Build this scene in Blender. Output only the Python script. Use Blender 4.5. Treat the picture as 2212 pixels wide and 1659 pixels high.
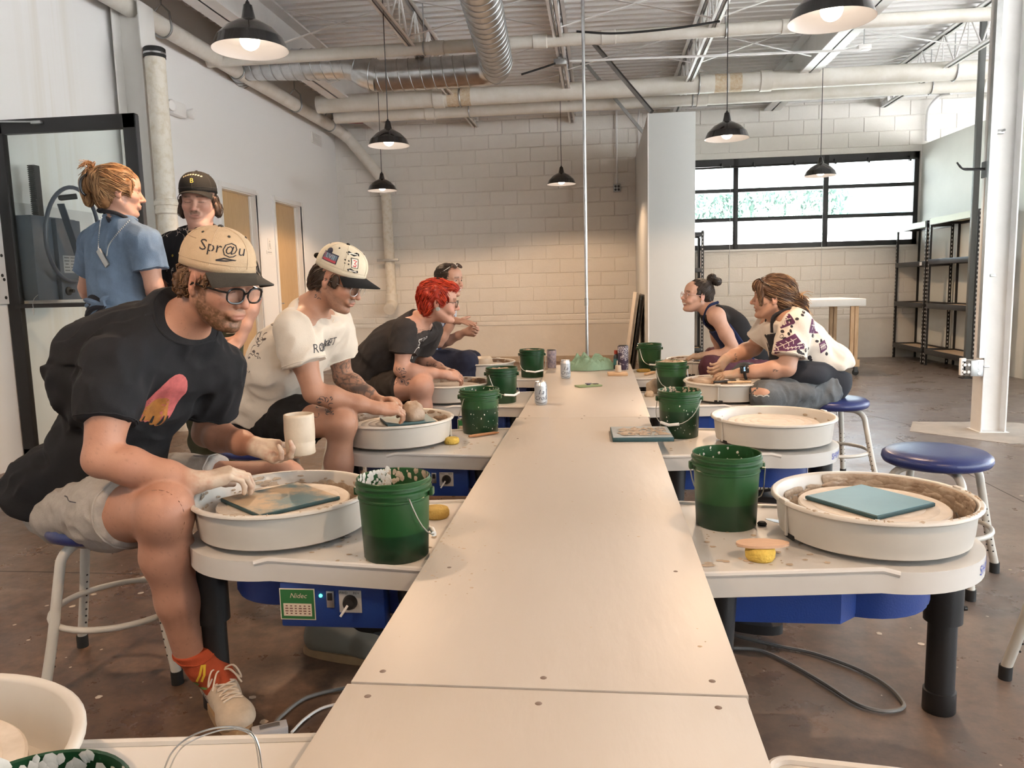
import bpy, bmesh, math, random
import numpy as np
from mathutils import Vector, Matrix, noise
from mathutils.bvhtree import BVHTree
for _o in list(bpy.data.objects): bpy.data.objects.remove(_o)
S = bpy.context.scene; COL = S.collection; PI = math.pi
# ---------------------------------------------------------------- camera, world, sun, exposure
W_, H_ = 2212., 1659.
CAM = Vector((0, 0, 1.151)); FPX = 1673.6
PITCH, YAW, ROLL = 0.126236, 0.115849, -0.024907
cp, sp, cy, sy = math.cos(PITCH), math.sin(PITCH), math.cos(YAW), math.sin(YAW)
FW = Vector((-sy*cp, cy*cp, -sp)); _rt = Vector((cy, sy, 0)); _up = _rt.cross(FW)
RT = math.cos(ROLL)*_rt + math.sin(ROLL)*_up; UP = -math.sin(ROLL)*_rt + math.cos(ROLL)*_up
cam_data = bpy.data.cameras.new('camera'); cam = bpy.data.objects.new('camera', cam_data); COL.objects.link(cam)
cam_data.sensor_fit = 'HORIZONTAL'; cam_data.sensor_width = 36; cam_data.lens = FPX/W_*36; cam_data.clip_start = .02; cam_data.clip_end = 300
M_ = Matrix((RT, UP, -FW)).transposed().to_4x4(); M_.translation = CAM; cam.matrix_world = M_
S.camera = cam
S.view_settings.view_transform = 'Standard'; S.view_settings.look = 'None'; S.view_settings.gamma = 1
S.view_settings.use_curve_mapping = False; S.view_settings.exposure = EXPO = 2.0
S.cycles.use_denoising = True; S.cycles.max_bounces = 7; S.cycles.diffuse_bounces = 4; S.cycles.glossy_bounces = 3
S.cycles.transmission_bounces = 6; S.cycles.transparent_max_bounces = 8; S.cycles.sample_clamp_indirect = 6
S.cycles.caustics_reflective = False; S.cycles.caustics_refractive = False
wd = bpy.data.worlds.new('daylight'); S.world = wd; wd.use_nodes = True
nt = wd.node_tree; bg = nt.nodes['Background']
sky = nt.nodes.new('ShaderNodeTexSky'); sky.sky_type = 'NISHITA'; sky.sun_disc = False; sky.sun_elevation = math.radians(48)
sky.sun_rotation = math.radians(200); sky.dust_density = 3.0; sky.air_density = 1.3; sky.ozone_density = 1
hs = nt.nodes.new('ShaderNodeHueSaturation'); hs.inputs['Saturation'].default_value = .5
nt.links.new(sky.outputs[0], hs.inputs['Color']); nt.links.new(hs.outputs[0], bg.inputs['Color'])
bg.inputs['Strength'].default_value = .5
sun_d = bpy.data.lights.new('sun', 'SUN'); sun_d.energy = 8.5; sun_d.angle = math.radians(.6); sun_d.color = (1, .985, .96)
sun = bpy.data.objects.new('sun', sun_d); COL.objects.link(sun); sun.location = (0, 40, 30)
sun.rotation_euler = (math.radians(22), 0, math.radians(-20))
RX1 = 9.6; RY0 = -5.0; WX = -3.95; WY = 11.66; CEIL = 3.95
# ---------------------------------------------------------------- helpers
def ray(px, py): return FW + RT*((px-W_/2)/FPX) - UP*((py-H_/2)/FPX)
def at(px, py, Y=None, z=None, x=None):
    d = ray(px, py)
    t = Y/d.y if Y is not None else ((z-CAM.z)/d.z if z is not None else x/d.x)
    return CAM + d*t
def ppm(p): return FPX/((Vector(p)-CAM).dot(FW))      # pixels per metre at a point
def srgb(r, g, b):
    f = lambda c: (c/255/12.92 if c/255 <= .04045 else ((c/255+.055)/1.055)**2.4)
    return (f(r), f(g), f(b), 1)
MATS = {}
def mat(name, col, rough=.5, metal=0, bump=0, bscale=40, mottle=0, mscale=6, col2=None, spec=.5, emit=0, stretch=(1,1,1), trans=0, coat=0, bdetail=4, alpha=1, vcol=False, sss=0, mlo=.35, mhi=.7):
    if name in MATS: return MATS[name]
    m = bpy.data.materials.new(name); m.use_nodes = True; n = m.node_tree; L = n.links
    b = n.nodes['Principled BSDF']; c4 = tuple(col[:3])+(1,)
    b.inputs['Base Color'].default_value = c4; b.inputs['Roughness'].default_value = rough
    b.inputs['Metallic'].default_value = metal; b.inputs['Specular IOR Level'].default_value = spec
    b.inputs['Coat Weight'].default_value = coat
    if trans: b.inputs['Transmission Weight'].default_value = trans; b.inputs['IOR'].default_value = 1.45
    if alpha < 1: b.inputs['Alpha'].default_value = alpha
    if sss: b.inputs['Subsurface Weight'].default_value = sss; b.inputs['Subsurface Radius'].default_value = (.012, .005, .003); b.inputs['Subsurface Scale'].default_value = 1
    if emit: b.inputs['Emission Color'].default_value = c4; b.inputs['Emission Strength'].default_value = emit
    tc = n.nodes.new('ShaderNodeTexCoord'); mp = n.nodes.new('ShaderNodeMapping'); mp.inputs['Scale'].default_value = stretch
    L.new(tc.outputs['Object'], mp.inputs[0]); m['map'] = mp.name
    src = None
    if vcol:
        a = n.nodes.new('ShaderNodeVertexColor'); a.layer_name = 'Col'; src = a.outputs[0]; L.new(src, b.inputs['Base Color'])
    if mottle:
        t = n.nodes.new('ShaderNodeTexNoise'); t.inputs['Scale'].default_value = mscale; t.inputs['Detail'].default_value = 6; t.inputs['Roughness'].default_value = .65
        L.new(mp.outputs[0], t.inputs['Vector'])
        r = n.nodes.new('ShaderNodeMapRange'); r.inputs[1].default_value = mlo; r.inputs[2].default_value = mhi
        L.new(t.outputs[0], r.inputs[0])
        x = n.nodes.new('ShaderNodeMix'); x.data_type = 'RGBA'
        c2 = tuple(col2[:3])+(1,) if col2 else tuple(c*(1-mottle) for c in c4[:3])+(1,)
        L.new(r.outputs[0], x.inputs[0]); x.inputs[6].default_value = c4; x.inputs[7].default_value = c2
        if src:
            x.blend_type = 'MULTIPLY'; L.new(src, x.inputs[6]); x.inputs[7].default_value = (1-mottle, 1-mottle, 1-mottle, 1)
        L.new(x.outputs[2], b.inputs['Base Color'])
    if bump:
        t = n.nodes.new('ShaderNodeTexNoise'); t.inputs['Scale'].default_value = bscale; t.inputs['Detail'].default_value = bdetail
        L.new(mp.outputs[0], t.inputs['Vector'])
        k = n.nodes.new('ShaderNodeBump'); k.inputs['Strength'].default_value = bump; k.inputs['Distance'].default_value = .01
        L.new(t.outputs[0], k.inputs['Height']); L.new(k.outputs[0], b.inputs['Normal'])
    MATS[name] = m; return m
class MB:
    """collects vertices and faces for one mesh"""
    def __init__(s): s.v = []; s.f = []; s.mi = []; s.m = 0
    def add(s, vs, fs):
        k = len(s.v); s.v += [tuple(v) for v in vs]; s.f += [tuple(k+i for i in f) for f in fs]; s.mi += [s.m]*len(fs); return s
    def box(s, c, d, R=None, bev=0):
        c = Vector(c); h = [x/2 for x in d]
        if bev:
            bm = bmesh.new(); bmesh.ops.create_cube(bm, size=1)
            for v in bm.verts: v.co = Vector((v.co.x*d[0], v.co.y*d[1], v.co.z*d[2]))
            bmesh.ops.bevel(bm, geom=bm.edges[:], offset=bev, segments=2, affect='EDGES', profile=.5)
            bm.verts.index_update()
            vs = [v.co.copy() for v in bm.verts]; fs = [[v.index for v in f.verts] for f in bm.faces]; bm.free()
        else:
            vs = [Vector((x*h[0], y*h[1], z*h[2])) for x in (-1, 1) for y in (-1, 1) for z in (-1, 1)]
            fs = [(0,1,3,2), (4,6,7,5), (0,4,5,1), (2,3,7,6), (0,2,6,4), (1,5,7,3)]
        if R is not None: vs = [R @ v for v in vs]
        return s.add([c+v for v in vs], fs)
    def box2(s, a, b, bev=0): 
        return s.box([(a[i]+b[i])/2 for i in range(3)], [abs(b[i]-a[i]) for i in range(3)], bev=bev)
    def tube(s, pts, r, seg=10, closed=False, cap=True):
        pts = [Vector(p) for p in pts]; n = len(pts); rs = r if isinstance(r, (list, tuple)) else [r]*n
        k0 = len(s.v); prevx = None; vs = []
        for i, p in enumerate(pts):
            if closed: t = pts[(i+1) % n]-pts[i-1]
            else: t = pts[min(i+1, n-1)]-pts[max(i-1, 0)]
            if t.length < 1e-9: t = Vector((0, 0, 1))
            t.normalize()
            if prevx is None:
                a = Vector((0, 0, 1)) if abs(t.z) < .9 else Vector((1, 0, 0)); x = a.cross(t).normalized()
            else:
                x = prevx - t*prevx.dot(t)
                x = x.normalized() if x.length > 1e-6 else prevx
            prevx = x; y = t.cross(x)
            for j in range(seg):
                a = 2*PI*j/seg; vs.append(p+(x*math.cos(a)+y*math.sin(a))*rs[i])
        fs = []
        for i in range(n if closed else n-1):
            for j in range(seg):
                a = i*seg+j; b = i*seg+(j+1) % seg; i2 = (i+1) % n
                fs.append((a, b, i2*seg+(j+1) % seg, i2*seg+j))
        if cap and not closed: fs += [tuple(range(seg))[::-1], tuple((n-1)*seg+j for j in range(seg))]
        return s.add(vs, fs)
    def lathe(s, prof, seg=32, c=(0, 0, 0), R=None, a0=0, a1=2*PI, sx=1, sy=1, wob=None):
        c = Vector(c); full = abs(a1-a0-2*PI) < 1e-6; n = seg if full else seg+1; vs = []
        for (r, z) in prof:
            for j in range(n):
                a = a0+(a1-a0)*j/seg; rr = r*(1+(wob(a, z) if wob else 0)); v = Vector((rr*math.cos(a)*sx, rr*math.sin(a)*sy, z))
                vs.append(c+(R @ v if R is not None else v))
        fs = []
        for i in range(len(prof)-1):
            for j in range(seg):
                j2 = (j+1) % n
                fs.append((i*n+j, i*n+j2, (i+1)*n+j2, (i+1)*n+j))
        return s.add(vs, fs)
    def prism(s, poly, z0, z1, T=None):
        n = len(poly); vs = [Vector((x, y, z)) for z in (z0, z1) for x, y in poly]
        if T is not None: vs = [T @ v for v in vs]
        fs = [tuple(range(n))[::-1], tuple(range(n, 2*n))]+[(i, (i+1) % n, n+(i+1) % n, n+i) for i in range(n)]
        return s.add(vs, fs)
    def sphere(s, c, r, seg=16, rings=10, R=None):
        rr = r if isinstance(r, (tuple, list)) else (r, r, r); c = Vector(c); vs = []
        for i in range(rings+1):
            th = PI*i/rings
            for j in range(seg):
                a = 2*PI*j/seg; v = Vector((rr[0]*math.sin(th)*math.cos(a), rr[1]*math.sin(th)*math.sin(a), rr[2]*math.cos(th)))
                vs.append(c+(R @ v if R is not None else v))
        fs = [(i*seg+j, (i+1)*seg+j, (i+1)*seg+(j+1) % seg, i*seg+(j+1) % seg) for i in range(rings) for j in range(seg)]
        return s.add(vs, fs)
def mesh_of(name, mb, mats, smooth=None):
    me = bpy.data.meshes.new(name); me.from_pydata(mb.v, [], mb.f)
    if not isinstance(mats, (list, tuple)): mats = [mats]
    for m in mats: me.materials.append(m)
    if any(mb.mi): me.polygons.foreach_set('material_index', mb.mi)
    bm = bmesh.new(); bm.from_mesh(me); bmesh.ops.remove_doubles(bm, verts=bm.verts, dist=1e-6); bmesh.ops.recalc_face_normals(bm, faces=bm.faces); bm.to_mesh(me); bm.free()
    me.polygons.foreach_set('use_smooth', [True]*len(me.polygons))
    if smooth != 'all': me.set_sharp_from_angle(angle=math.radians(38 if smooth is None else smooth))
    me.update(); return me
def place(o, parent):
    COL.objects.link(o)
    if parent is not None:
        o.parent = parent; w = Matrix.LocRotScale(parent.location, parent.rotation_euler, parent.scale)
        if parent.parent is not None:
            p2 = parent.parent; w = Matrix.LocRotScale(p2.location, p2.rotation_euler, p2.scale) @ parent.matrix_parent_inverse @ w
        if not parent.get('_local'): o.matrix_parent_inverse = w.inverted()
        if parent.get('_local'): o['_local'] = 1
    return o
def obj(name, mb, m, parent=None, smooth=None, label=None, kind=None):
    """links the collected geometry as ONE mesh object (world coordinates unless its thing is built in local ones)"""
    o = bpy.data.objects.new(name, mesh_of(name, mb, m, smooth) if isinstance(mb, MB) else mb)
    place(o, parent)
    if label: o['label'] = label
    if kind: o['kind'] = kind
    return o
def tag(o, label, cat, group=None):
    o['label'] = label; o['category'] = cat
    if group: o['group'] = group
    return o
def thing(name, label, cat, loc=(0, 0, 0), rz=0, group=None, local=False):
    o = bpy.data.objects.new(name, None); COL.objects.link(o); o.location = loc; o.rotation_euler = (0, 0, rz); o.empty_display_size = .1
    if local: o['_local'] = 1
    return tag(o, label, cat, group)
def dup(root, loc, rz=0, label=None, group=None, skip=()):
    """a copy of a thing with copies of its parts and sub-parts"""
    r = root.copy(); COL.objects.link(r); r.location = loc; r.rotation_euler = (0, 0, rz)
    if label: r['label'] = label
    if group: r['group'] = group
    for ch in list(root.children):
        if ch.name.split('.')[0] in skip: continue
        c = ch.copy(); COL.objects.link(c); c.parent = r
        for g in ch.children:
            d = g.copy(); COL.objects.link(d); d.parent = c
    return r
def struct(name, mb, m, parent=None, smooth=None):
    o = obj(name, mb, m, parent, smooth)
    if parent is None: o['kind'] = 'structure'
    return o
def sempty(name, loc=(0, 0, 0)):
    o = bpy.data.objects.new(name, None); COL.objects.link(o); o.location = loc; o['kind'] = 'structure'; return o
def bez(pts, n=8):
    """smooth curve through points (Catmull-Rom)"""
    P = [Vector(p) for p in pts]; P = [P[0]*2-P[1]]+P+[P[-1]*2-P[-2]]; out = []
    for i in range(1, len(P)-2):
        for k in range(n):
            t = k/n; a, b, c, d = P[i-1], P[i], P[i+1], P[i+2]
            out.append(.5*((2*b)+(c-a)*t+(2*a-5*b+4*c-d)*t*t+(3*b-a-3*c+d)*t**3))
    out.append(P[-2]); return out
def rotm(z=0, y=0, x=0): return Matrix.Rotation(z, 3, 'Z') @ Matrix.Rotation(y, 3, 'Y') @ Matrix.Rotation(x, 3, 'X')
def frame3(f, up=(0, 0, 1)):
    """matrix whose X is f, Z close to up"""
    x = Vector(f).normalized(); u = Vector(up); z = (u-x*u.dot(x)).normalized(); y = z.cross(x)
    return Matrix((x, y, z)).transposed()
def text_mesh(txt, size=1.0, font_shear=0, res=2, align='CENTER'):
    c = bpy.data.curves.new('lettering', 'FONT'); c.body = txt; c.size = size; c.align_x = align; c.align_y = 'CENTER'; c.resolution_u = res; c.shear = font_shear
    o = bpy.data.objects.new('lettering', c); COL.objects.link(o); bpy.context.view_layer.update()
    dg = bpy.context.evaluated_depsgraph_get(); me = bpy.data.meshes.new_from_object(o.evaluated_get(dg))
    v = [x.co.copy() for x in me.vertices]; f = [tuple(p.vertices) for p in me.polygons]
    bpy.data.objects.remove(o); bpy.data.curves.remove(c); bpy.data.meshes.remove(me)
    return v, f
def stroke2(pts, w):
    """flat ribbon along 2-D points: verts, faces"""
    P = [Vector((p[0], p[1], 0)) for p in pts]; n = len(P); v = []; f = []
    for i, p in enumerate(P):
        t = P[min(i+1, n-1)]-P[max(i-1, 0)]; t = t.normalized() if t.length > 0 else Vector((1, 0, 0)); q = Vector((-t.y, t.x, 0))
        ww = w[i] if isinstance(w, (list, tuple)) else w
        v += [p+q*ww/2, p-q*ww/2]
    for i in range(n-1): f.append((2*i, 2*i+1, 2*i+3, 2*i+2))
    return v, f
# ---------------------------------------------------------------- setting materials
M_paint = mat('white_wall_paint', (.82, .82, .815), .7, bump=.05, bscale=60, mottle=.06, mscale=1.2)
M_block = mat('painted_block', (.79, .765, .72), .65, bump=.35, bscale=55, mottle=.07, mscale=3)
M_plaster = mat('painted_plaster', (.76, .72, .66), .7, bump=.5, bscale=9, mottle=.1, mscale=2)
M_steelw = mat('white_painted_steel', (.84, .84, .83), .45, mottle=.08, mscale=4, bump=.04, bscale=80)
M_deck = mat('painted_roof_deck', (.90, .90, .89), .5, mottle=.08, mscale=2)
M_pipe = mat('cream_painted_pipe', (.76, .735, .68), .5, mottle=.12, mscale=5, col2=(.66, .62, .54), bump=.08, bscale=30)
M_oldpipe = mat('stained_cast_pipe', (.74, .70, .62), .6, mottle=.2, mscale=18, col2=(.60, .53, .40), bump=.3, bscale=60, mlo=.45, mhi=.75)
M_galv = mat('galvanized_steel', (.62, .63, .64), .28, metal=1, mottle=.25, mscale=9, bump=.06, bscale=14)
M_galvd = mat('dull_galvanized_steel', (.45, .46, .46), .45, metal=1, mottle=.2, mscale=12)
M_blk = mat('black_powder_coat', (.012, .012, .013), .45, bump=.05, bscale=200)
M_blkgl = mat('black_gloss_enamel', (.012, .012, .013), .12, coat=.5)
M_blkrub = mat('black_rubber', (.015, .015, .015), .75)
M_wood = mat('birch_door_veneer', (.62, .43, .235), .45, mottle=.22, mscale=7, stretch=(9, 9, .7), col2=(.52, .34, .17), bump=.05, bscale=60)
M_pine = mat('pine_lumber', (.66, .46, .28), .6, mottle=.25, mscale=8, stretch=(8, 8, .8), col2=(.5, .32, .17), bump=.1, bscale=40)
def thin_glass(name, tint=(.94, .975, .965), rough=.01, refl=1.0):
    m = bpy.data.materials.new(name); m.use_nodes = True; n = m.node_tree; L = n.links; n.nodes.clear()
    o = n.nodes.new('ShaderNodeOutputMaterial'); t = n.nodes.new('ShaderNodeBsdfTransparent'); g = n.nodes.new('ShaderNodeBsdfGlossy')
    x = n.nodes.new('ShaderNodeMixShader'); fr = n.nodes.new('ShaderNodeFresnel'); fr.inputs[0].default_value = 1.45
    t.inputs[0].default_value = tuple(tint)+(1,); g.inputs['Roughness'].default_value = rough
    mu = n.nodes.new('ShaderNodeMath'); mu.operation = 'MULTIPLY'; mu.inputs[1].default_value = refl; L.new(fr.outputs[0], mu.inputs[0]); L.new(mu.outputs[0], x.inputs[0]); L.new(t.outputs[0], x.inputs[1]); L.new(g.outputs[0], x.inputs[2]); L.new(x.outputs[0], o.inputs[0])
    return m
M_glass = thin_glass('window_glass')
M_white = mat('white_plastic', (.82, .81, .79), .35)
M_red = mat('red_cable', (.35, .02, .03), .5)
M_dark = mat('dark_gap', (.02, .02, .02), .9)
# floor material: dark stained sealed concrete
def floor_mat():
    m = mat('sealed_concrete', (.13, .108, .09), .3); n = m.node_tree; L = n.links; b = n.nodes['Principled BSDF']; mp = n.nodes[m['map']]
    def noi(sc, det=6, ro=.6, st=None):
        t = n.nodes.new('ShaderNodeTexNoise'); t.inputs['Scale'].default_value = sc; t.inputs['Detail'].default_value = det; t.inputs['Roughness'].default_value = ro; L.new(mp.outputs[0], t.inputs['Vector']); return t
    def ramp(t, stops):
        r = n.nodes.new('ShaderNodeValToRGB'); e = r.color_ramp.elements
        while len(e) < len(stops): e.new(.5)
        for i, (p, c) in enumerate(stops): e[i].position = p; e[i].color = tuple(c)+(1,)
        L.new(t.outputs[0], r.inputs[0]); return r
    a = ramp(noi(.9, 8, .7), [(.3, (.085, .050, .032)), (.5, (.15, .094, .062)), (.7, (.22, .155, .112))])
    c = ramp(noi(14, 8, .75), [(.35, (.55, .52, .5)), (.62, (1.15, 1.12, 1.1))])
    x = n.nodes.new('ShaderNodeMix'); x.data_type = 'RGBA'; x.blend_type = 'MULTIPLY'; x.inputs[0].default_value = 1
    L.new(a.outputs[0], x.inputs[6]); L.new(c.outputs[0], x.inputs[7])
    # floor colour blended paler and greyer with rising x
    sx = n.nodes.new('ShaderNodeSeparateXYZ'); L.new(mp.outputs[0], sx.inputs[0])
    mr = n.nodes.new('ShaderNodeMapRange'); mr.inputs[1].default_value = -.5; mr.inputs[2].default_value = 3.2; L.new(sx.outputs[0], mr.inputs[0])
    g = n.nodes.new('ShaderNodeMix'); g.data_type = 'RGBA'; g.inputs[7].default_value = (.22, .21, .20, 1)
    mm = n.nodes.new('ShaderNodeMath'); mm.operation = 'MULTIPLY'; mm.inputs[1].default_value = .62; L.new(mr.outputs[0], mm.inputs[0])
    L.new(mm.outputs[0], g.inputs[0]); L.new(x.outputs[2], g.inputs[6]); L.new(g.outputs[2], b.inputs['Base Color'])
    r = n.nodes.new('ShaderNodeMapRange'); r.inputs[1].default_value = .3; r.inputs[2].default_value = .7; r.inputs[3].default_value = .2; r.inputs[4].default_value = .46
    L.new(noi(3, 8, .7).outputs[0], r.inputs[0]); L.new(r.outputs[0], b.inputs['Roughness'])
    k = n.nodes.new('ShaderNodeBump'); k.inputs['Strength'].default_value = .12; k.inputs['Distance'].default_value = .01
    L.new(noi(6, 6, .6).outputs[0], k.inputs['Height']); L.new(k.outputs[0], b.inputs['Normal'])
    return m
M_floor = floor_mat()
def wall_left_mat():
    m = mat('white_wall_with_rain_stains', (.82, .82, .815), .7); n = m.node_tree; L = n.links; b = n.nodes['Principled BSDF']; mp = n.nodes[m['map']]
    s = n.nodes.new('ShaderNodeSeparateXYZ'); L.new(mp.outputs[0], s.inputs[0])
    st = n.nodes.new('ShaderNodeMapping'); st.inputs['Scale'].default_value = (1, 7, .12); L.new(mp.outputs[0], st.inputs[0])
    t = n.nodes.new('ShaderNodeTexNoise'); t.inputs['Scale'].default_value = 1.6; t.inputs['Detail'].default_value = 4; L.new(st.outputs[0], t.inputs['Vector'])
    r = n.nodes.new('ShaderNodeMapRange'); r.inputs[1].default_value = .45; r.inputs[2].default_value = .68; L.new(t.outputs[0], r.inputs[0])
    c = n.nodes.new('ShaderNodeMath'); c.operation = 'SUBTRACT'; c.inputs[1].default_value = 5.45; L.new(s.outputs[1], c.inputs[0])
    d = n.nodes.new('ShaderNodeMath'); d.operation = 'ABSOLUTE'; L.new(c.outputs[0], d.inputs[0])
    e = n.nodes.new('ShaderNodeMapRange'); e.inputs[1].default_value = .38; e.inputs[2].default_value = .05; L.new(d.outputs[0], e.inputs[0])
    f = n.nodes.new('ShaderNodeMath'); f.operation = 'MULTIPLY'; L.new(r.outputs[0], f.inputs[0]); L.new(e.outputs[0], f.inputs[1])
    x = n.nodes.new('ShaderNodeMix'); x.data_type = 'RGBA'; x.inputs[6].default_value = (.82, .82, .815, 1); x.inputs[7].default_value = (.70, .665, .59, 1)
    L.new(f.outputs[0], x.inputs[0]); L.new(x.outputs[2], b.inputs['Base Color']); return m
# ---------------------------------------------------------------- floor
floor = struct('floor', MB().box2((WX-.2, RY0-.2, -.12), (RX1+.2, WY+.2, 0)), M_floor)
jm = mat('floor_saw_cut', (.05, .045, .04), .9)
def joint(a, b, w=.006):
    a, b = Vector(a), Vector(b); d = (b-a).normalized(); q = Vector((-d.y, d.x, 0))*w/2
    mb = MB().add([a+q+Vector((0,0,.0006)), a-q+Vector((0,0,.0006)), b-q+Vector((0,0,.0006)), b+q+Vector((0,0,.0006))], [(0,1,2,3)])
    obj('saw_cut', mb, jm, floor)
joint((2.45, 6.05, 0), (1.75, 8.1, 0)); joint((3.1, 6.3, 0), (3.9, 4.2, 0)); joint((2.45, 6.4, 0), (9, 6.62, 0)); joint((2.3, 5.85, 0), (9, 5.7, 0))
joint((1.75, 8.1, 0), (.9, 10.5, 0)); joint((2.1, 5.75, 0), (2.2, -3, 0)); joint((-3.9, 2.9, 0), (.5, 2.9, 0))
pm = mat('footing_patch', (.42, .375, .32), .7, mottle=.2, mscale=8, bump=.2, bscale=40)
obj('footing_patch', MB().prism([(2.28, 5.98), (2.75, 5.52), (3.45, 5.62), (3.2, 6.32), (2.45, 6.38)], 0.0005, .003), pm, floor)
rng = random.Random(4); mb = MB()
for i in range(260):
    if i < 150: x, y = rng.uniform(-2.6, -.5), rng.uniform(1.0, 4.2)
    else: x, y = rng.uniform(.4, 3.0), rng.uniform(1.1, 5)
    r = rng.choice([.003, .004, .005, .007, .012]); n = rng.randint(5, 8); a0 = rng.random()*6
    mb.add([(x+r*rng.uniform(.7, 1.2)*math.cos(a0+2*PI*k/n), y+r*rng.uniform(.7, 1.2)*math.sin(a0+2*PI*k/n), .0012) for k in range(n)], [tuple(range(n))])
obj('clay_specks', mb, mat('dry_clay_speck', (.55, .48, .40), .9), floor, kind='stuff')
# tape mark
obj('tape_strip', MB().box((1.45, 1.63, .0008), (1.1, .055, .0012), rotm(-.02)), mat('brown_floor_tape', (.075, .055, .045), .5, mottle=.3, mscale=20), floor)
# ---------------------------------------------------------------- walls
ML = wall_left_mat()
D1 = (at(477, 420, x=WX).y, at(553, 440, x=WX).y); D2 = (at(593, 450, x=WX).y, at(649, 460, x=WX).y); DZ = at(480, 404, x=WX).z
mb = MB()
for a, b in ((RY0-.2, D1[0]), (D1[1], D2[0]), (D2[1], WY+.2)): mb.box2((WX-.15, a, 0), (WX, b, CEIL+.1))
for a, b in (D1, D2): mb.box2((WX-.15, a, DZ), (WX, b, CEIL+.1))
wl = struct('wall_left', mb, ML)
WX0, WX1, WZ0, WZ1 = .70, 4.44, 1.59, 2.87
wb = struct('wall_back', MB().box2((WX, WY, 0), (WX0, WY+.2, CEIL+.1)).box2((WX1, WY, 0), (RX1, WY+.2, CEIL+.1)).box2((WX0, WY, 0), (WX1, WY+.2, WZ0)).box2((WX0, WY, WZ1), (WX1, WY+.2, CEIL+.1)), M_block)
obj('plaster_base', MB().box2((WX, WY-.012, 0), (RX1, WY, .555)), M_plaster, wb)
def block_mesh(w, h):
    d, c = .011, .006; a, b = w/2-.003, h/2-.003
    vs = [(-a, 0, -b), (a, 0, -b), (a, 0, b), (-a, 0, b), (-a+c, -d, -b+c), (a-c, -d, -b+c), (a-c, -d, b-c), (-a+c, -d, b-c)]
    return mesh_of('block', MB().add(vs, [(4,5,6,7), (0,1,5,4), (1,2,6,5), (2,3,7,6), (3,0,4,7)]), M_block, 60)
BL, BH = .4064, .2032; bm_full = block_mesh(BL, BH); bm_half = block_mesh(BL/2, BH); bm_thin = block_mesh(BL, .088)
rng = random.Random(7); blocks = []
for r in range(16):
    z = .712+BH*(r+.5); off = 0 if r % 2 else BL/2
    if z+BH/2 > CEIL: break
    k = 0; x = WX+.1-off
    while x < RX1:
        xc = x+BL/2; x += BL
        if xc-BL/2 < WX-.01 or xc > 5.2: continue
        if .56 < xc < .98 and z < 2.85: continue
        if xc+BL/2 > WX0-.02 and xc-BL/2 < WX1+.02 and z+BH/2 > WZ0-.06 and z-BH/2 < WZ1+.04: continue
        blocks.append((xc, z, bm_full))
for i in range(22):
    xc = WX+.3+i*BL
    if not .5 < xc < 1.0: blocks.append((xc, .662, bm_thin))
blocks.sort(key=lambda b: (b[0] > 4.55, b[1] > 3.5))
for xc, z, me in blocks[:298]:
    o = bpy.data.objects.new('block', me); o.location = (xc, WY+rng.uniform(-.001, .0025), z); o.rotation_euler = (0, rng.uniform(-.002, .002), 0)
    COL.objects.link(o); o.parent = wb
obj('ledge_course', MB().box2((WX, WY-.018, .557), (RX1, WY, .612), .004), M_block, wb)
M_skirt = mat('dusty_wall_base', (.50, .40, .30), .8, mottle=.25, mscale=6)
struct('baseboard_back', MB().box2((WX, WY-.03, 0), (.5, WY-.012, .085)), M_skirt)
# partition
pt = struct('wall_partition', MB().box2((.52, 8.67, 0), (1.02, WY-.01, 2.936), .004), mat('partition_paint', (.62, .64, .635), .6, mottle=.03, mscale=2))
obj('corner_bead', MB().box2((.517, 8.667, 0), (.529, 8.679, 2.938)), M_white, pt)
# low wall behind the shelves and the closing walls off to the side and behind
struct('wall_right', MB().prism([(4.46, WY-.005), (4.67, 7.0), (4.79, 7.0), (4.58, WY-.005)], 0, 2.95), mat('greenish_white_paint', (.80, .815, .77), .6, mottle=.05, mscale=3))
def wall_with_hole(name, axis, c, a0, a1, h0, h1, z0, z1):
    mb = MB(); t = .15
    def bx(u0, u1, za, zb):
        if axis == 'x': mb.box2((c, u0, za), (c+t, u1, zb))
        else: mb.box2((u0, c-t, za), (u1, c, zb))
    bx(a0, h0, 0, CEIL+.1); bx(h1, a1, 0, CEIL+.1); bx(h0, h1, 0, z0); bx(h0, h1, z1, CEIL+.1)
    return struct(name, mb, M_paint)
wr = wall_with_hole('wall_far_right', 'x', RX1, RY0-.2, WY+.2, -4.2, 10.6, .2, 3.75)  # unseen wall, its opening enlarged to let more daylight in
wq = wall_with_hole('wall_rear', 'y', RY0, WX, RX1, 5.0, 9.0, .2, 3.75)  # unseen wall, its opening kept small so surfaces facing it stay darker
for w, ax in ((wr, 'x'), (wq, 'y')):
    for i in range(7):
        u = (-4.2+14.8*(i+.5)/7) if ax == 'x' else (5.0+4.0*(i+.5)/7)
        c = (RX1+.07, u, 1.975) if ax == 'x' else (u, RY0-.07, 1.975); d = (.05, .06, 3.55) if ax == 'x' else (.06, .05, 3.55)
        obj('mullion', MB().box(c, d), M_blk, w)
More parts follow.
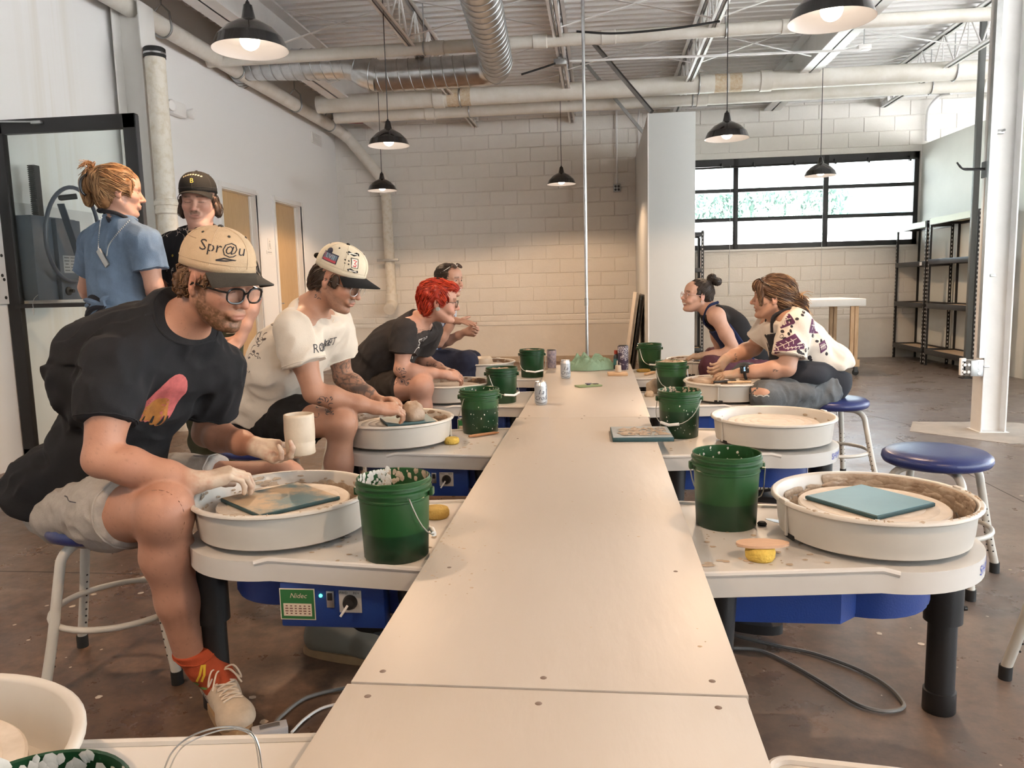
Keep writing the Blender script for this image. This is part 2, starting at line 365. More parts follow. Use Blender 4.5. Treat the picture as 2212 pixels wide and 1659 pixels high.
# ---------------------------------------------------------------- window
win = struct('window_1', MB().box2((WX0, WY+.03, WZ0), (WX1, WY+.09, WZ0+.075)).box2((WX0, WY+.03, WZ1-.10), (WX1, WY+.09, WZ1)).box2((WX0, WY+.03, WZ0), (WX0+.06, WY+.09, WZ1)).box2((WX1-.06, WY+.03, WZ0), (WX1, WY+.09, WZ1)), M_blk)
for x in (1.947, 3.196): obj('mullion', MB().box2((x-.034, WY+.028, WZ0), (x+.034, WY+.088, WZ1), .004), M_blk, win)
zs = [WZ0+.075, 2.017, 2.428, WZ1-.1]
for z in zs[1:3]:
    for a, b in ((WX0, 1.947), (1.947, 3.196), (3.196, WX1)): obj('rail', MB().box2((a+.035, WY+.03, z-.026), (b-.035, WY+.085, z+.026), .004), M_blk, win)
xs = [WX0+.05, 1.947, 3.196, WX1-.05]
for i in range(3):
    for j in range(3): obj('pane', MB().box2((xs[i]+.03, WY+.055, zs[j]+.02), (xs[i+1]-.03, WY+.061, zs[j+1]-.02)), M_glass, win)
obj('sill', MB().box2((WX0-.03, WY-.03, WZ0-.03), (WX1+.02, WY+.06, WZ0), .004), M_white, win)
obj('head_track', MB().tube([(WX0, WY-.02, WZ1-.13), (WX1-.05, WY-.02, WZ1-.10)], .014, 8), M_blk, win)
for x in (1.1, 1.75, 2.2, 2.75, 3.3, 3.75, 4.3): obj('track_bracket', MB().box2((x-.012, WY-.035, WZ1-.135), (x+.012, WY+.03, WZ1-.06)), M_blk, win)
for x, z in ((1.86, .95), (3.14, .72)): obj('pull_cord', MB().tube([(x, WY-.03, WZ1-.1), (x, WY-.03, WZ0-.1), (x, WY-.03, z)], .003, 5), M_galvd, win)
# ---------------------------------------------------------------- outdoors seen through the window
M_lawn = mat('sunlit_lawn', (.55, .62, .42), .9, mottle=.3, mscale=.8)
struct('ground_outside', MB().box2((-60, -60, -.3), (70, 70, -.13)), mat('bounce_ground', (.80, .80, .78), .9, mottle=.1, mscale=2))  # pale ground added all round to bounce daylight up to the ceiling
M_leaf = mat('hedge_leaves', (.10, .17, .14), .7, mottle=.4, mscale=4)
def hedge(name, x0, x1, y, z0, z1, n, seed, lab):
    rg = random.Random(seed); mb = MB()
    for i in range(n):
        x = rg.uniform(x0, x1); zz = z0+(z1-z0)*rg.random()**1.2; yy = y+rg.uniform(-.5, .5); s = rg.uniform(.06, .15)
        a = rotm(rg.random()*6, rg.random()*3, rg.random()*6)
        mb.add([Vector((x, yy, zz))+a @ Vector(q) for q in ((-s, 0, 0), (0, -s*.45, .02), (s, 0, 0), (0, s*.45, .02))], [(0,1,2,3)])
    o = obj(name, mb, M_leaf); tag(o, lab, 'hedge'); return o
struct('wall_garden', MB().box2((-8, 24.6, -.13), (40, 25, 2.95)), mat('white_garden_wall', (.82, .82, .80), .8))
hedge('hedge', -1, 7.4, 24.8, 2.97, 3.8, 2600, 3, 'pale leafy hedge outside, seen through the middle row of window panes')
tk = thing('delivery_trailer', 'pale blue box trailer parked outside behind the window, beside the hedge', 'trailer', (11.2, 27, 0))
MTB = mat('pale_blue_trailer', (.13, .20, .23), .5, mottle=.1, mscale=3)
obj('body', MB().box2((8.0, 26.2, 1.35), (13.5, 28.2, 3.95), .12), MTB, tk)
obj('chassis', MB().box2((8.5, 26.4, .95), (13.3, 28.0, 1.35), .03), mat('trailer_chassis', (.2, .24, .27), .6), tk)
for x in (9.2, 10.2, 12.4): obj('wheel', MB().lathe([(0, -.12), (.3, -.12), (.42, -.08), (.42, .08), (.3, .12), (0, .12)], 20, (x, 26.9, .37), rotm(0, 0, PI/2)), M_blkrub, tk)
# ---------------------------------------------------------------- ceiling: ribbed deck, joists, beams, bracing
mb = MB(); P = .152; y = RY0; prof = []
while y < WY+.05:
    prof += [(y, CEIL-.04), (y+.05, CEIL-.04), (y+.068, CEIL), (y+.134, CEIL)]; y += P
n = len(prof); vs = [(xx, a, b) for xx in (WX, RX1) for a, b in prof]
mb.add(vs, [(i, i+1, n+i+1, n+i) for i in range(n-1)])
ceil = struct('ceiling', mb, M_deck, smooth=20)
obj('deck_slab', MB().box2((WX, RY0, CEIL+.02), (RX1, WY, CEIL+.1)), M_deck, ceil)
def joist(x, zb=3.47, zt=3.9):
    mb = MB()
    for s in (-1, 1):
        mb.box2((x+s*.012, RY0, zt-.045), (x+s*.06, WY, zt-.036)); mb.box2((x+s*.012, RY0, zt-.045), (x+s*.02, WY, zt+.002))
        mb.box2((x+s*.012, RY0, zb), (x+s*.045, WY, zb+.006)); mb.box2((x+s*.012, RY0, zb), (x+s*.018, WY, zb+.04))
    o = obj('joist', mb, M_steelw, ceil)
    w = MB(); p = .62; y = RY0+.2
    while y < WY-.3:
        w.tube([(x, y, zb+.02), (x, y+p/2, zt-.02)], .011, 6); w.tube([(x, y+p/2, zt-.02), (x, y+p, zb+.02)], .011, 6)
        w.tube([(x, y+p/2, zt-.02), (x, y+p/2, zb+.02)], .008, 5); y += p
    obj('web_rods', w, M_steelw, o)
JX = [-1.80, -.38, 1.06, 3.92, 5.4, 6.9, 8.4]
for x in JX: joist(x)
def ibeam(x, zb=3.5, w=.22):
    mb = MB().box2((x-w/2, RY0, zb), (x+w/2, WY, zb+.02)).box2((x-w/2, RY0, CEIL-.06), (x+w/2, WY, CEIL-.04)).box2((x-.008, RY0, zb), (x+.008, WY, CEIL-.04))
    obj('roof_beam', mb, M_steelw, ceil)
ibeam(2.42); ibeam(-3.2, w=.26)
def bar(a, b, w=.03, t=.006):
    a, b = Vector(a), Vector(b); d = (b-a); R = frame3(d); return MB().box((a+b)/2, (d.length, w, t), R)
xs = [-3.1]+JX[:3]+[2.3, 3.92, 5.4]
for y in (4.6, 6.1, 7.55, 9.0, 10.4):
    for a, b in zip(xs[:-1], xs[1:]):
        obj('bracing_strip', bar((a+.04, y-.05, 3.50), (b-.04, y+.05, 3.86)), M_steelw, ceil)
        obj('bracing_strip', bar((a+.04, y+.05, 3.86), (b-.04, y-.05, 3.50)), M_steelw, ceil)
obj('wall_angle', MB().box2((WX, WY-.09, 3.665), (RX1, WY, 3.675)).box2((WX, WY-.012, 3.60), (RX1, WY, 3.675)), M_steelw, ceil)
for x in JX[:5]+[2.42]: obj('joist_seat', MB().box2((x-.05, WY-.16, 3.56), (x+.05, WY-.02, 3.66)).box2((x-.012, WY-.2, 3.5), (x+.012, WY-.05, 3.6)), M_steelw, ceil)
obj('deck_gap', MB().box2((-3.0, 7.05, 3.875), (.9, 7.2, 3.909)), M_dark, ceil)
# ---------------------------------------------------------------- overhead pipes
def xpipe(name, lab, y, z, r, x0, x1, couplings, m=M_pipe, slope=0):
    t = thing(name, lab, 'pipe', ((x0+x1)/2, y, z), group=None)
    obj('pipe_run', MB().tube([(x0, y, z), (x1, y, z+slope)], r, 20), m, t)
    for c in couplings:
        zz = z+slope*(c-x0)/(x1-x0)
        obj('coupling', MB().tube([(c-.07, y, zz), (c-.065, y, zz), (c+.065, y, zz), (c+.07, y, zz)], [r, r*1.13, r*1.13, r], 20), m, t)
    for c in (-1.8, 1.06, 3.92):
        if x0 < c < x1:
            zz = z+slope*(c-x0)/(x1-x0)
            obj('pipe_hanger', MB().tube([(c+.12, y+r*1.08*math.cos(a), zz+r*1.08*math.sin(a)) for a in [k*PI/8 for k in range(16)]], .008, 6, closed=True).tube([(c+.12, y, zz+r), (c+.12, y, 3.88)], .006, 6), M_galvd, t)
    return t
p1 = at(1256, 84, Y=7.75); xpipe('overhead_pipe', 'thin white overhead pipe crossing in front of the duct elbow', 7.75, p1.z, .058, -3.9, RX1-.1, [-1.55, -.55, .1, 1.75])
p2 = at(1256, 196, Y=9.75); xpipe('overhead_pipe', 'thick cream pipe with a rust patch, upper of the pair near the back wall', 9.75, p2.z, .105, -3.5, RX1-.1, [-1.95, 1.95, 5.1])
p3 = at(1256, 226, Y=10.4); xpipe('overhead_pipe', 'cream pipe running just below the rust patched pipe near the back wall', 10.4, p3.z, .085, -3.5, RX1-.1, [-2.2, 1.3, 4.7])
RUST = mat('rust_stain', (.55, .40, .24), .8, mottle=.3, mscale=30, col2=(.7, .64, .52))
pp = [o for o in COL.objects if o.name.startswith('overhead_pipe')]
for xx in (-1.75, -1.6, 1.45, 1.62): obj('rust_patch', MB().tube([(xx-.09, 9.75, p2.z), (xx+.05, 9.75, p2.z)], [.1062, .1062], 20, cap=False), RUST, pp[1])
# left wall pipe with hangers, falling diagonally to the corner and down
PZ = 3.47; PX = -3.79
t = thing('wall_pipe', 'long cream pipe along the left wall that bends down in the back corner', 'pipe', (PX, 6, PZ))
v1 = at(752, 298, Y=11.45); v2 = at(826, 388, Y=11.5); v3 = at(834, 420, Y=11.52); v4 = at(846, 640, Y=11.52)
obj('pipe_run', MB().tube([(PX, RY0+.1, PZ+.03), (PX, 11.1, PZ)], .078, 20), M_pipe, t)
obj('pipe_elbow', MB().tube(bez([(PX, 11.05, PZ), (PX+.02, 11.35, PZ-.02), v1], 6), .083, 20), M_pipe, t)
obj('diagonal_pipe', MB().tube([v1, v2], .078, 20), M_pipe, t)
obj('pipe_elbow', MB().tube(bez([v1.lerp(v2, .93), v2, v3], 6), .088, 20), M_pipe, t)
obj('down_pipe', MB().tube([v3, v4], .075, 20), M_oldpipe, t)
obj('pipe_shoe', MB().tube([v4+Vector((0, 0, .04)), v4+Vector((0, 0, .03)), v4-Vector((0, 0, .1))], [.08, .09, .09], 20).tube(bez([v4-Vector((0, 0, .05)), v4-Vector((-.005, .02, .12)), v4+Vector((.01, -.2, -.19))], 6), .088, 18), M_pipe, t)
for y in (6.75, 8.15, 9.75, 11.0):
    obj('pipe_hanger', MB().tube([(PX+.086*math.cos(a), y, PZ+.086*math.sin(a)) for a in [k*PI/10-PI*1.15 for k in range(14)]], .009, 6).tube([(PX+.086, y, PZ), (PX+.07, y, PZ+.13), (PX, y, PZ+.2), (PX-.07, y, PZ+.13), (PX-.086, y, PZ)], .009, 6).tube([(PX, y, PZ+.2), (PX, y, 3.9)], .008, 6), M_galvd, t)
br = thing('strut_bracket', 'short metal strut bracket across the corner down pipe', 'bracket', at(838, 562, Y=11.5))
c = at(838, 562, Y=11.42); obj('strut', MB().box(c, (.33, .04, .04), bev=.004), M_galvd, br); obj('strap', MB().tube([c+Vector((.09*math.cos(a), .1-.09*math.sin(a), 0)) for a in [k*PI/8 for k in range(9)]], .01, 6), M_galvd, br)
# ---------------------------------------------------------------- spiral duct
dk = thing('spiral_duct', 'shiny galvanized spiral duct with an elbow and an offset, below the roof deck', 'duct', (-1, 8.1, 3.35)); DR = .155
def duct(pts, name, r=DR, step=.115):
    pts = [Vector(p) for p in pts]; o = obj(name, MB().tube(pts, r, 28), M_galv, dk, smooth=60)
    b = MB(); L = [0]
    for a, c in zip(pts[:-1], pts[1:]): L.append(L[-1]+(c-a).length)
    s = step/2
    while s < L[-1]:
        i = max(k for k in range(len(L)-1) if L[k] <= s); f = (s-L[i])/(L[i+1]-L[i]); p = pts[i].lerp(pts[i+1], f); tv = (pts[i+1]-pts[i]).normalized()
        R = frame3(tv, (0, 0, 1) if abs(tv.z) < .9 else (1, 0, 0)); sk = .16
        b.tube([p+R @ Vector((sk*r*math.sin(k*2*PI/24), (r+.001)*math.cos(k*2*PI/24), (r+.001)*math.sin(k*2*PI/24))) for k in range(24)], .005, 4, closed=True); s += step
    obj('spiral_seam', b, M_galvd, o)
Yd = 8.15; e = at(1080, 150, Y=Yd); ez = e.z; n0 = at(1043, 0, z=ez)
n1 = n0+(n0-Vector((e.x, Yd, ez)))*2.2
duct([n1, Vector((e.x, Yd-.28, ez))], 'long_run', step=.13)
duct(bez([(e.x, Yd-.30, ez), (e.x-.03, Yd-.12, ez), (e.x-.14, Yd-.02, ez), (e.x-.30, Yd, ez)], 5), 'elbow', DR*1.01, .5)
x2 = at(815, 163, Y=Yd); x3 = at(757, 137, Y=Yd); x4 = at(520, 141, Y=Yd+.15)
duct([(e.x-.28, Yd, ez), (x2.x, Yd, ez)], 'cross_run')
duct(bez([(x2.x+.02, Yd, ez), (x2.x-.12, Yd, ez+.05), (x3.x+.10, Yd+.02, x3.z-.05), (x3.x-.02, Yd+.03, x3.z)], 5), 'offset_bend', DR*1.01, .16)
duct([(x3.x, Yd+.03, x3.z), x4, (x4.x-.2, Yd+.5, x4.z)], 'high_run')
for sx_, sy2 in ((-.97, 6.9), (x2.x+.5, Yd)): obj('duct_strap', MB().tube([(sx_, sy2, ez+DR), (sx_, sy2, 3.9)], .004, 5), M_galvd, dk)
# ---------------------------------------------------------------- cables, conduit, sprinkler, strut braces
def cable(name, lab, pts, r, m, n=8): return tag(obj(name, MB().tube(bez(pts, n), r, 6), m), lab, 'cable')
Yc = 11.35
cable('red_cable', 'red cable sagging along the top of the back wall', [at(705, 262, Y=Yc), at(780, 265, Y=Yc), at(900, 252, Y=Yc), at(980, 238, Y=Yc), at(1200, 233, Y=Yc), at(1330, 222, Y=Yc), at(1440, 214, Y=Yc)], .010, M_red)
cable('red_cable', 'second red cable crossing beside the first along the back wall', [at(720, 266, Y=Yc-.1), at(820, 262, Y=Yc-.1), at(940, 245, Y=Yc-.1), at(1010, 236, Y=Yc-.1), at(1250, 226, Y=Yc-.1), at(1400, 216, Y=Yc-.1)], .008, M_red)
cable('black_cable', 'black cable running under the pipes along the back wall', [at(920, 250, Y=Yc), at(985, 237, Y=Yc), at(1260, 228, Y=Yc), at(1480, 218, Y=Yc), at(1620, 214, Y=Yc), at(1750, 205, Y=Yc), at(2010, 196, Y=Yc)], .011, M_blkrub)
cable('black_cable', 'black cable slung from the centre joist to the next joist', [at(1245, 68, Y=7.4), at(1330, 72, Y=7.4), at(1450, 62, Y=7.4), at(1555, 46, Y=7.4)], .010, M_blkrub)
cable('black_cable', 'black cable reaching from the duct elbow to the junction box', [at(1126, 161, Y=8.3), at(1170, 147, Y=8.3), at(1200, 137, Y=8.3)], .010, M_blkrub)
tag(obj('ceiling_conduit', MB().tube([at(1230, 132, Y=8.4), at(1860, 108, Y=8.4)], .012, 6), M_steelw), 'thin white conduit crossing under the joists right of the centre', 'conduit')
jb = thing('junction_box', 'grey junction box clamped under the centre joist', 'box', at(1210, 135, Y=8.35))
c = at(1210, 135, Y=8.35); obj('housing', MB().box(c, (.13, .09, .06), bev=.006), M_galvd, jb); obj('clamp', MB().box(c+Vector((0, 0, .05)), (.05, .05, .06)), M_galvd, jb)
sp = thing('ceiling_sensor', 'small white box hanging on a rod beside the roof beam', 'light', at(1866, 100, Y=8.6)); c = at(1866, 103, Y=8.6)
obj('housing', MB().box(c, (.13, .1, .05), bev=.01), M_white, sp); obj('rod', MB().tube([c, (c.x, c.y, 3.9)], .005, 6), M_galvd, sp)
M_strut = M_galvd
for i, (p, q, lab) in enumerate((((1275, 90), (1406, 245), 'long grey strut brace from the deck to the partition corner'), ((1262, 138), (1390, 292), 'shorter grey strut brace reaching behind the partition'))):
    a = at(*p, z=3.9); b = at(*q, Y=8.7 if i == 0 else 10.2); d = b-a; R = frame3(d)
    t = thing('strut_brace', lab, 'brace', a)
    m_ = MB().box((a+b)/2, (d.length, .041, .004), R)
    for s in (-1, 1): m_.box((a+b)/2+R @ Vector((0, s*.019, .018)), (d.length, .003, .036), R)
    obj('channel', m_, M_strut, t); obj('end_plate', MB().box(a+Vector((0, 0, -.01)), (.1, .08, .012)), M_strut, t)
pl = thing('floor_to_ceiling_pole', 'slim bare metal conduit pole rising behind the far end of the long table', 'pole', (-.1, 6.12, 0))
b0 = at(1270, 790, Y=6.12); px0 = at(1262.5, 300, Y=6.12).x
obj('pole_tube', MB().tube([(px0, 6.12, .01), (px0, 6.12, 3.9)], .0125, 12), M_galv, pl)
c = at(1268, 652, Y=6.12); obj('coupling', MB().tube([(px0, 6.12, c.z-.03), (px0, 6.12, c.z+.03)], .016, 12), M_galvd, pl); obj('base_flange', MB().lathe([(0, .012), (.05, .012), (.055, 0)], 16, (px0, 6.12, 0)), M_galvd, pl)
# wall conduit with outlet
wc = thing('wall_conduit', 'white conduit dropping to a metal outlet box on the back wall', 'conduit', at(1332, 400, Y=11.62))
a = at(1331, 238, Y=11.6); b = at(1333, 398, Y=11.6); obj('conduit', MB().tube([a, b], .014, 8), M_steelw, wc)
obj('outlet_box', MB().box(at(1333, 406, Y=11.6), (.105, .06, .11), bev=.006), M_galvd, wc)
for dx in (-.022, .022):
    for dz in (-.022, .022): obj('socket', MB().lathe([(0, .004), (.016, .004), (.018, 0)], 12, at(1333, 406, Y=11.568)+Vector((dx, 0, dz)), rotm(0, 0, PI/2)), M_blk, wc)
tag(obj('wall_conduit', MB().tube([at(1381, 238, Y=11.55), at(1378, 262, Y=11.55), at(1380, 300, Y=11.62), at(1378, 360, Y=11.62)], .012, 8), M_steelw), 'bent white conduit half hidden behind the partition top', 'conduit')
g = [at(2055, 201, Y=11.3), at(2032, 206, Y=11.5), at(2012, 226, Y=11.58), at(2004, 245, Y=11.6), at(2001, 305, Y=11.6)]
tag(obj('wall_conduit', MB().tube(bez(g, 6), .022, 8), M_steelw), 'curved grey conduit on the back wall above the low wall corner', 'conduit')
tag(obj('wall_conduit', MB().tube([at(1040, 245, Y=11.5), at(1330, 236, Y=11.5), at(1500, 232, Y=11.5), at(2050, 203, Y=11.5)], .016, 8), M_steelw), 'long straight conduit along the top of the back wall', 'conduit')
# ---------------------------------------------------------------- pendants
lamp_in = mat('white_enamel', (.50, .47, .46), .25); M_bulb = mat('lit_bulb', (1, .88, .72), .4, emit=4.5); M_cord = mat('black_cord', (.02, .02, .02), .6)
def pendant():
    t = thing('pendant_lamp', '', 'lamp', (0, 0, 0), group='black barn pendants', local=True)
    out = [(.02, .205), (.022, .20), (.034, .142), (.038, .137), (.062, .128), (.112, .098), (.152, .058), (.156, .054), (.158, .05), (.178, .004), (.180, 0)]
    obj('shade', MB().lathe(out, 40), M_blkgl, t, smooth=50)
    obj('shade_lining', MB().lathe([(.1795, .0), (.1765, .004), (.1555, .049), (.149, .055), (.108, .095), (.06, .124), (.0, .13)], 40), lamp_in, t, smooth=50)
    obj('socket', MB().lathe([(0, .222), (.008, .222), (.012, .21), (.021, .205)], 16).lathe([(.03, .125), (.03, .09), (0, .09)], 16), M_blk, t)
    obj('bulb', MB().sphere((0, 0, .045), (.047, .047, .047), 20, 12), M_bulb, t)
    obj('cord', MB().tube([(0, 0, .22), (0, 0, 1.55)], .004, 6), M_cord, t)
    return t
PEND = [(541, 108, 162, 'biggest black pendant lamp, hanging near the left wall pipe'), (840, 315, 90, 'black pendant lamp hanging in front of the duct, above another lamp'),
        (826, 412, 64, 'small far black pendant lamp in front of the corner down pipe'), (1213, 398, 63, 'far black pendant lamp hanging beside the slim metal pole'),
        (1570, 300, 95, 'black pendant lamp hanging just right of the partition'), (1772, 380, 68, 'far black pendant lamp in front of the window'), (1796, 45, 182, 'black pendant lamp cut by the top edge, in front of the roof beam')]
locs = []
for px, py, w, lab in PEND:
    dd = .362*FPX/w; p = CAM+ray(px, py)*dd; locs.append((p.x, p.y, p.z, lab))
locs += [(-1.66, .65, 2.3, 'black pendant lamp over the near end, outside the picture on one side'), (1.0, .6, 2.3, 'black pendant lamp over the near end, outside the picture on the other side')]
l0 = pendant(); LAMP_W = 6.2
for i, (x, y, z, lab) in enumerate(locs):
    o = l0 if i == 0 else dup(l0, (x, y, z)); o.location = (x, y, z); o['label'] = lab
    d = bpy.data.lights.new('lamp_light', 'SPOT'); d.energy = LAMP_W*4; d.color = (1, .66, .40); d.spot_size = math.radians(155); d.spot_blend = .25; d.shadow_soft_size = .035
    q = bpy.data.objects.new('lamp_light', d); COL.objects.link(q); q.location = (x, y, z-.012)
# ---------------------------------------------------------------- doors in the left wall
def wood_door(n, d, casing):
    a, b = d; t = struct('door_%d' % n, MB().box2((WX-.12, a+.012, .01), (WX-.08, b-.012, DZ-.012), .002), M_wood)
    cw = .055
    obj('casing', MB().box2((WX-.001, a-cw, 0), (WX+.018, a, DZ+cw), .003).box2((WX-.001, b, 0), (WX+.018, b+cw, DZ+cw), .003).box2((WX-.001, a, DZ), (WX+.018, b, DZ+cw), .003), M_white, t)
    obj('jamb', MB().box2((WX-.15, a, 0), (WX, a+.012, DZ)).box2((WX-.15, b-.012, 0), (WX, b, DZ)).box2((WX-.15, a, DZ-.012), (WX, b, DZ)), M_white, t)
    obj('stop', MB().box2((WX-.08, b-.03, 0), (WX-.06, b-.012, DZ)), M_white, t)
    obj('lever_handle', MB().tube([(WX-.08, a+.07, 1.0), (WX-.03, a+.07, 1.0), (WX-.03, a+.18, 1.0)], .009, 8).lathe([(0, .012), (.03, .012), (.032, 0)], 16, (WX-.081, a+.07, 1.0), rotm(0, PI/2)), M_galv, t)
wood_door(1, D1, 0); wood_door(2, D2, 0)
vt = thing('wall_vent', 'white slatted air grille high on the left wall', 'vent', at(683, 300, x=WX)); a = at(671, 283, x=WX); b = at(694, 318, x=WX)
obj('frame', MB().box2((WX, a.y, b.z), (WX+.008, b.y, a.z)), M_white, vt)
for k in range(9): obj('slat', MB().box((WX+.012, (a.y+b.y)/2, b.z+(a.z-b.z)*(k+.7)/9.4), (.014, (b.y-a.y)*.86, .006), rotm(0, .6)), M_white, vt)
sg = thing('door_sign', 'small white room sign with a pictogram between the two wooden doors', 'sign', at(582, 536, x=WX)); c = at(582, 528, x=WX); c2 = at(582, 545, x=WX)
obj('plate', MB().box(c, (.01, .10, .14), bev=.002).box(c2, (.01, .16, .045), bev=.002), M_white, sg); MG_ = mat('sign_grey', (.45, .45, .45), .6)
obj('pictogram', MB().box(c+Vector((.006, 0, -.01)), (.002, .018, .05)).sphere(c+Vector((.006, 0, .035)), (.002, .011, .011), 10, 6).box(c+Vector((.006, .01, -.045)), (.002, .03, .008)).box(c2+Vector((.006, 0, 0)), (.002, .11, .012)), MG_, sg)
el = thing('emergency_light', 'white two headed emergency light on the wall beside the stained pipe', 'light', at(378, 238, x=WX)); c = at(372, 236, x=WX)
obj('housing', MB().box(c+Vector((.04, 0, 0)), (.075, .24, .13), bev=.015), M_white, el)
for s in (-1, 1): obj('lamp_head', MB().lathe([(0, 0), (.04, 0), (.052, .05), (.05, .055), (.04, .045), (0, .04)], 16, c+Vector((.06, s*.17, -.01)), rotm(s*.3, PI/2)), M_white, el)
# ---------------------------------------------------------------- columns
def hcol(name, lab, x, y, w, d, m=M_steelw):
    t = thing(name, lab, 'column', (x, y, 0))
    for s in (-1, 1): obj('flange', MB().box2((x+s*(w/2)-.006, y-d/2, 0), (x+s*(w/2)+.006, y+d/2, 3.5), .002), m, t)
    obj('web', MB().box2((x-w/2, y-.005, 0), (x+w/2, y+.005, 3.5)), m, t)
    obj('base_plate', MB().box2((x-w/2-.02, y-d/2-.02, 0), (x+w/2+.02, y+d/2+.02, .006)), m, t); return t
hcol('steel_column', 'white steel column against the left wall beside the stained pipe', -3.78, 6.28, .23, .22, mat('wall_column_paint', (.78, .77, .74), .5))
cr = hcol('steel_column', 'white steel column with outlets and conduit on the open side of the hall', 2.835, 6.0, .165, .16)
sp = thing('stained_pipe', 'stained white standing pipe with a black rubber cap near the wall column', 'pipe', at(345, 430, Y=6.2)); a = at(333, 112, Y=6.15); b = at(362, 440, Y=6.15); bx = b.x; R_ = .078
obj('pipe_barrel', MB().tube([(bx-.01, 6.15, 0), (bx-.01, 6.15, a.z-.02)], R_, 24), M_oldpipe, sp)
obj('rubber_cap', MB().lathe([(0, .03), (.075, .03), (.084, .022), (.084, -.05), (.079, -.05)], 24, (bx-.01, 6.15, a.z)), M_blkrub, sp)
obj('clamp_band', MB().lathe([(.0845, -.012), (.087, -.012), (.087, -.026), (.0845, -.026)], 24, (bx-.01, 6.15, a.z)), M_galv, sp)
obj('hub', MB().lathe([(R_, -.07), (.092, -.06), (.092, -.03), (.086, -.026), (.086, 0), (.096, .004), (.096, .035), (.088, .04), (.088, .05), (R_, .055)], 24, (bx-.01, 6.15, at(372, 445, Y=6.15).z)), M_oldpipe, sp)
# services on the right column
fx = 2.835-.0825-.006
obj('strut_channel', MB().box2((fx-.042, 5.90, .55), (fx-.003, 5.941, 3.5)), M_galvd, cr)
obj('conduit', MB().tube([(fx-.02, 5.98, .62), (fx-.02, 5.98, 3.5)], .013, 8), M_steelw, cr)
o1 = at(2113, 795, Y=5.9)
ob = thing('column_outlets', 'grey four socket outlet box mounted on the white column', 'outlet', o1)
obj('box', MB().box((o1.x-.035, 5.93, o1.z), (.05, .10, .115), bev=.004), M_galvd, ob)
cv = Vector((o1.x-.085, 5.915, o1.z)); obj('cover', MB().box(cv, (.055, .06, .11), bev=.006), mat('brown_outlet_plate', (.12, .105, .09), .5), ob)
for dx in (-.014, .014):
    for dz in (-.026, .026): obj('socket', MB().lathe([(0, .006), (.0105, .006), (.012, 0)], 12, cv+Vector((dx, -.03, dz)), rotm(0, 0, PI/2)), M_white, ob)
obj('knockout_plate', MB().box((o1.x+.01, 5.905, o1.z), (.05, .012, .12), bev=.003), M_galv, ob)
for dz in (-.036, 0, .036): obj('knockout', MB().lathe([(0, .003), (.014, .003), (.015, 0)], 14, (o1.x+.01, 5.899, o1.z+dz), rotm(0, 0, PI/2)), M_galvd, ob)
obj('strap_end', MB().box((o1.x+.055, 5.905, o1.z+.01), (.04, .02, .014), bev=.003), M_galv, ob)
ps = thing('power_strip', 'white power strip hanging beside the column outlets', 'power strip', at(2079, 792, Y=5.9)); c = at(2079, 792, Y=5.9); obj('case', MB().box(c, (.04, .03, .125), bev=.006), M_white, ps)
for k in range(4): obj('socket', MB().box(c+Vector((0, -.0155, -.042+.026*k)), (.016, .003, .006)), M_dark, ps)
hk = thing('double_hook', 'black double hook sticking out from the white column', 'hook', at(2120, 368, Y=5.95)); a = at(2127, 366, Y=5.9)
for k in (0, 1): obj('prong', MB().tube(bez([a+Vector((0, .03*k, .01*k)), a+Vector((-.1, .03*k-.01, .0+.012*k)), a+Vector((-.15, .03*k-.02, .005+.012*k)), a+Vector((-.185, .03*k-.03, .035+.02*k))], 5), .006, 8), M_blk, hk)
obj('back_plate', MB().box(a+Vector((.004, .015, 0)), (.008, .07, .11)), M_blk, hk)
kn = at(2160, 285, Y=5.99); obj('beam_clamp', MB().box(kn, (.05, .03, .03), bev=.004).tube([kn, kn+Vector((.02, -.03, .01))], .008, 6), M_galvd, cr)
kn = at(2143, 595, Y=5.93); obj('beam_clamp', MB().box(kn, (.04, .03, .02), bev=.004), M_galvd, cr)
gp = thing('service_pole', 'dark grey service pole from floor to roof in front of the shelves', 'pole', (4.05, 9.1, 0)); xg = at(2108, 400, Y=9.1).x
obj('pole_tube', MB().box2((xg-.03, 9.08, 0), (xg+.03, 9.13, 3.9), .004), mat('dark_grey_steel', (.10, .105, .10), .5), gp); obj('foot_plate', MB().box2((xg-.06, 9.05, 0), (xg+.06, 9.16, .008)), M_blk, gp)
# ---------------------------------------------------------------- black framed glass door standing open at the left
Yg = 4.8; gx1 = at(290, 252, Y=Yg).x; gx0 = WX+.01; gz1 = at(150, 251, Y=Yg).z; mz = at(100, 660, Y=Yg).z; T_ = .045
gd = struct('door_3', MB().box2((gx0, Yg, gz1-.09), (gx1, Yg+T_, gz1), .003).box2((gx1-.085, Yg, .01), (gx1, Yg+T_, gz1), .003).box2((gx0, Yg, .01), (gx0+.085, Yg+T_, gz1), .003).box2((gx0, Yg, .01), (gx1, Yg+T_, .125), .003), M_blk)
obj('mid_rail', MB().box2((gx0+.05, Yg-.004, mz-.014), (gx1-.05, Yg+T_, mz+.014), .002), M_blk, gd)
obj('pane', MB().box2((gx0+.07, Yg+.018, .11), (gx1-.07, Yg+.026, gz1-.08)), thin_glass('door_glass', (.93, .96, .95), .01, .4), gd)
a = at(70, 265, Y=Yg-.02); obj('closer_arm', MB().tube([(gx0-.0, Yg-.03, a.z+.02), (a.x, Yg-.03, a.z+.004)], .006, 6).box((a.x+.03, Yg-.02, a.z), (.07, .03, .02), bev=.004), M_galvd, gd)
obj('inner_frame_line', MB().box2((gx1+.0, Yg+.004, .012), (gx1+.004, Yg+T_-.004, gz1-.01)), mat('dark_grey_edge', (.05, .05, .055), .4), gd)
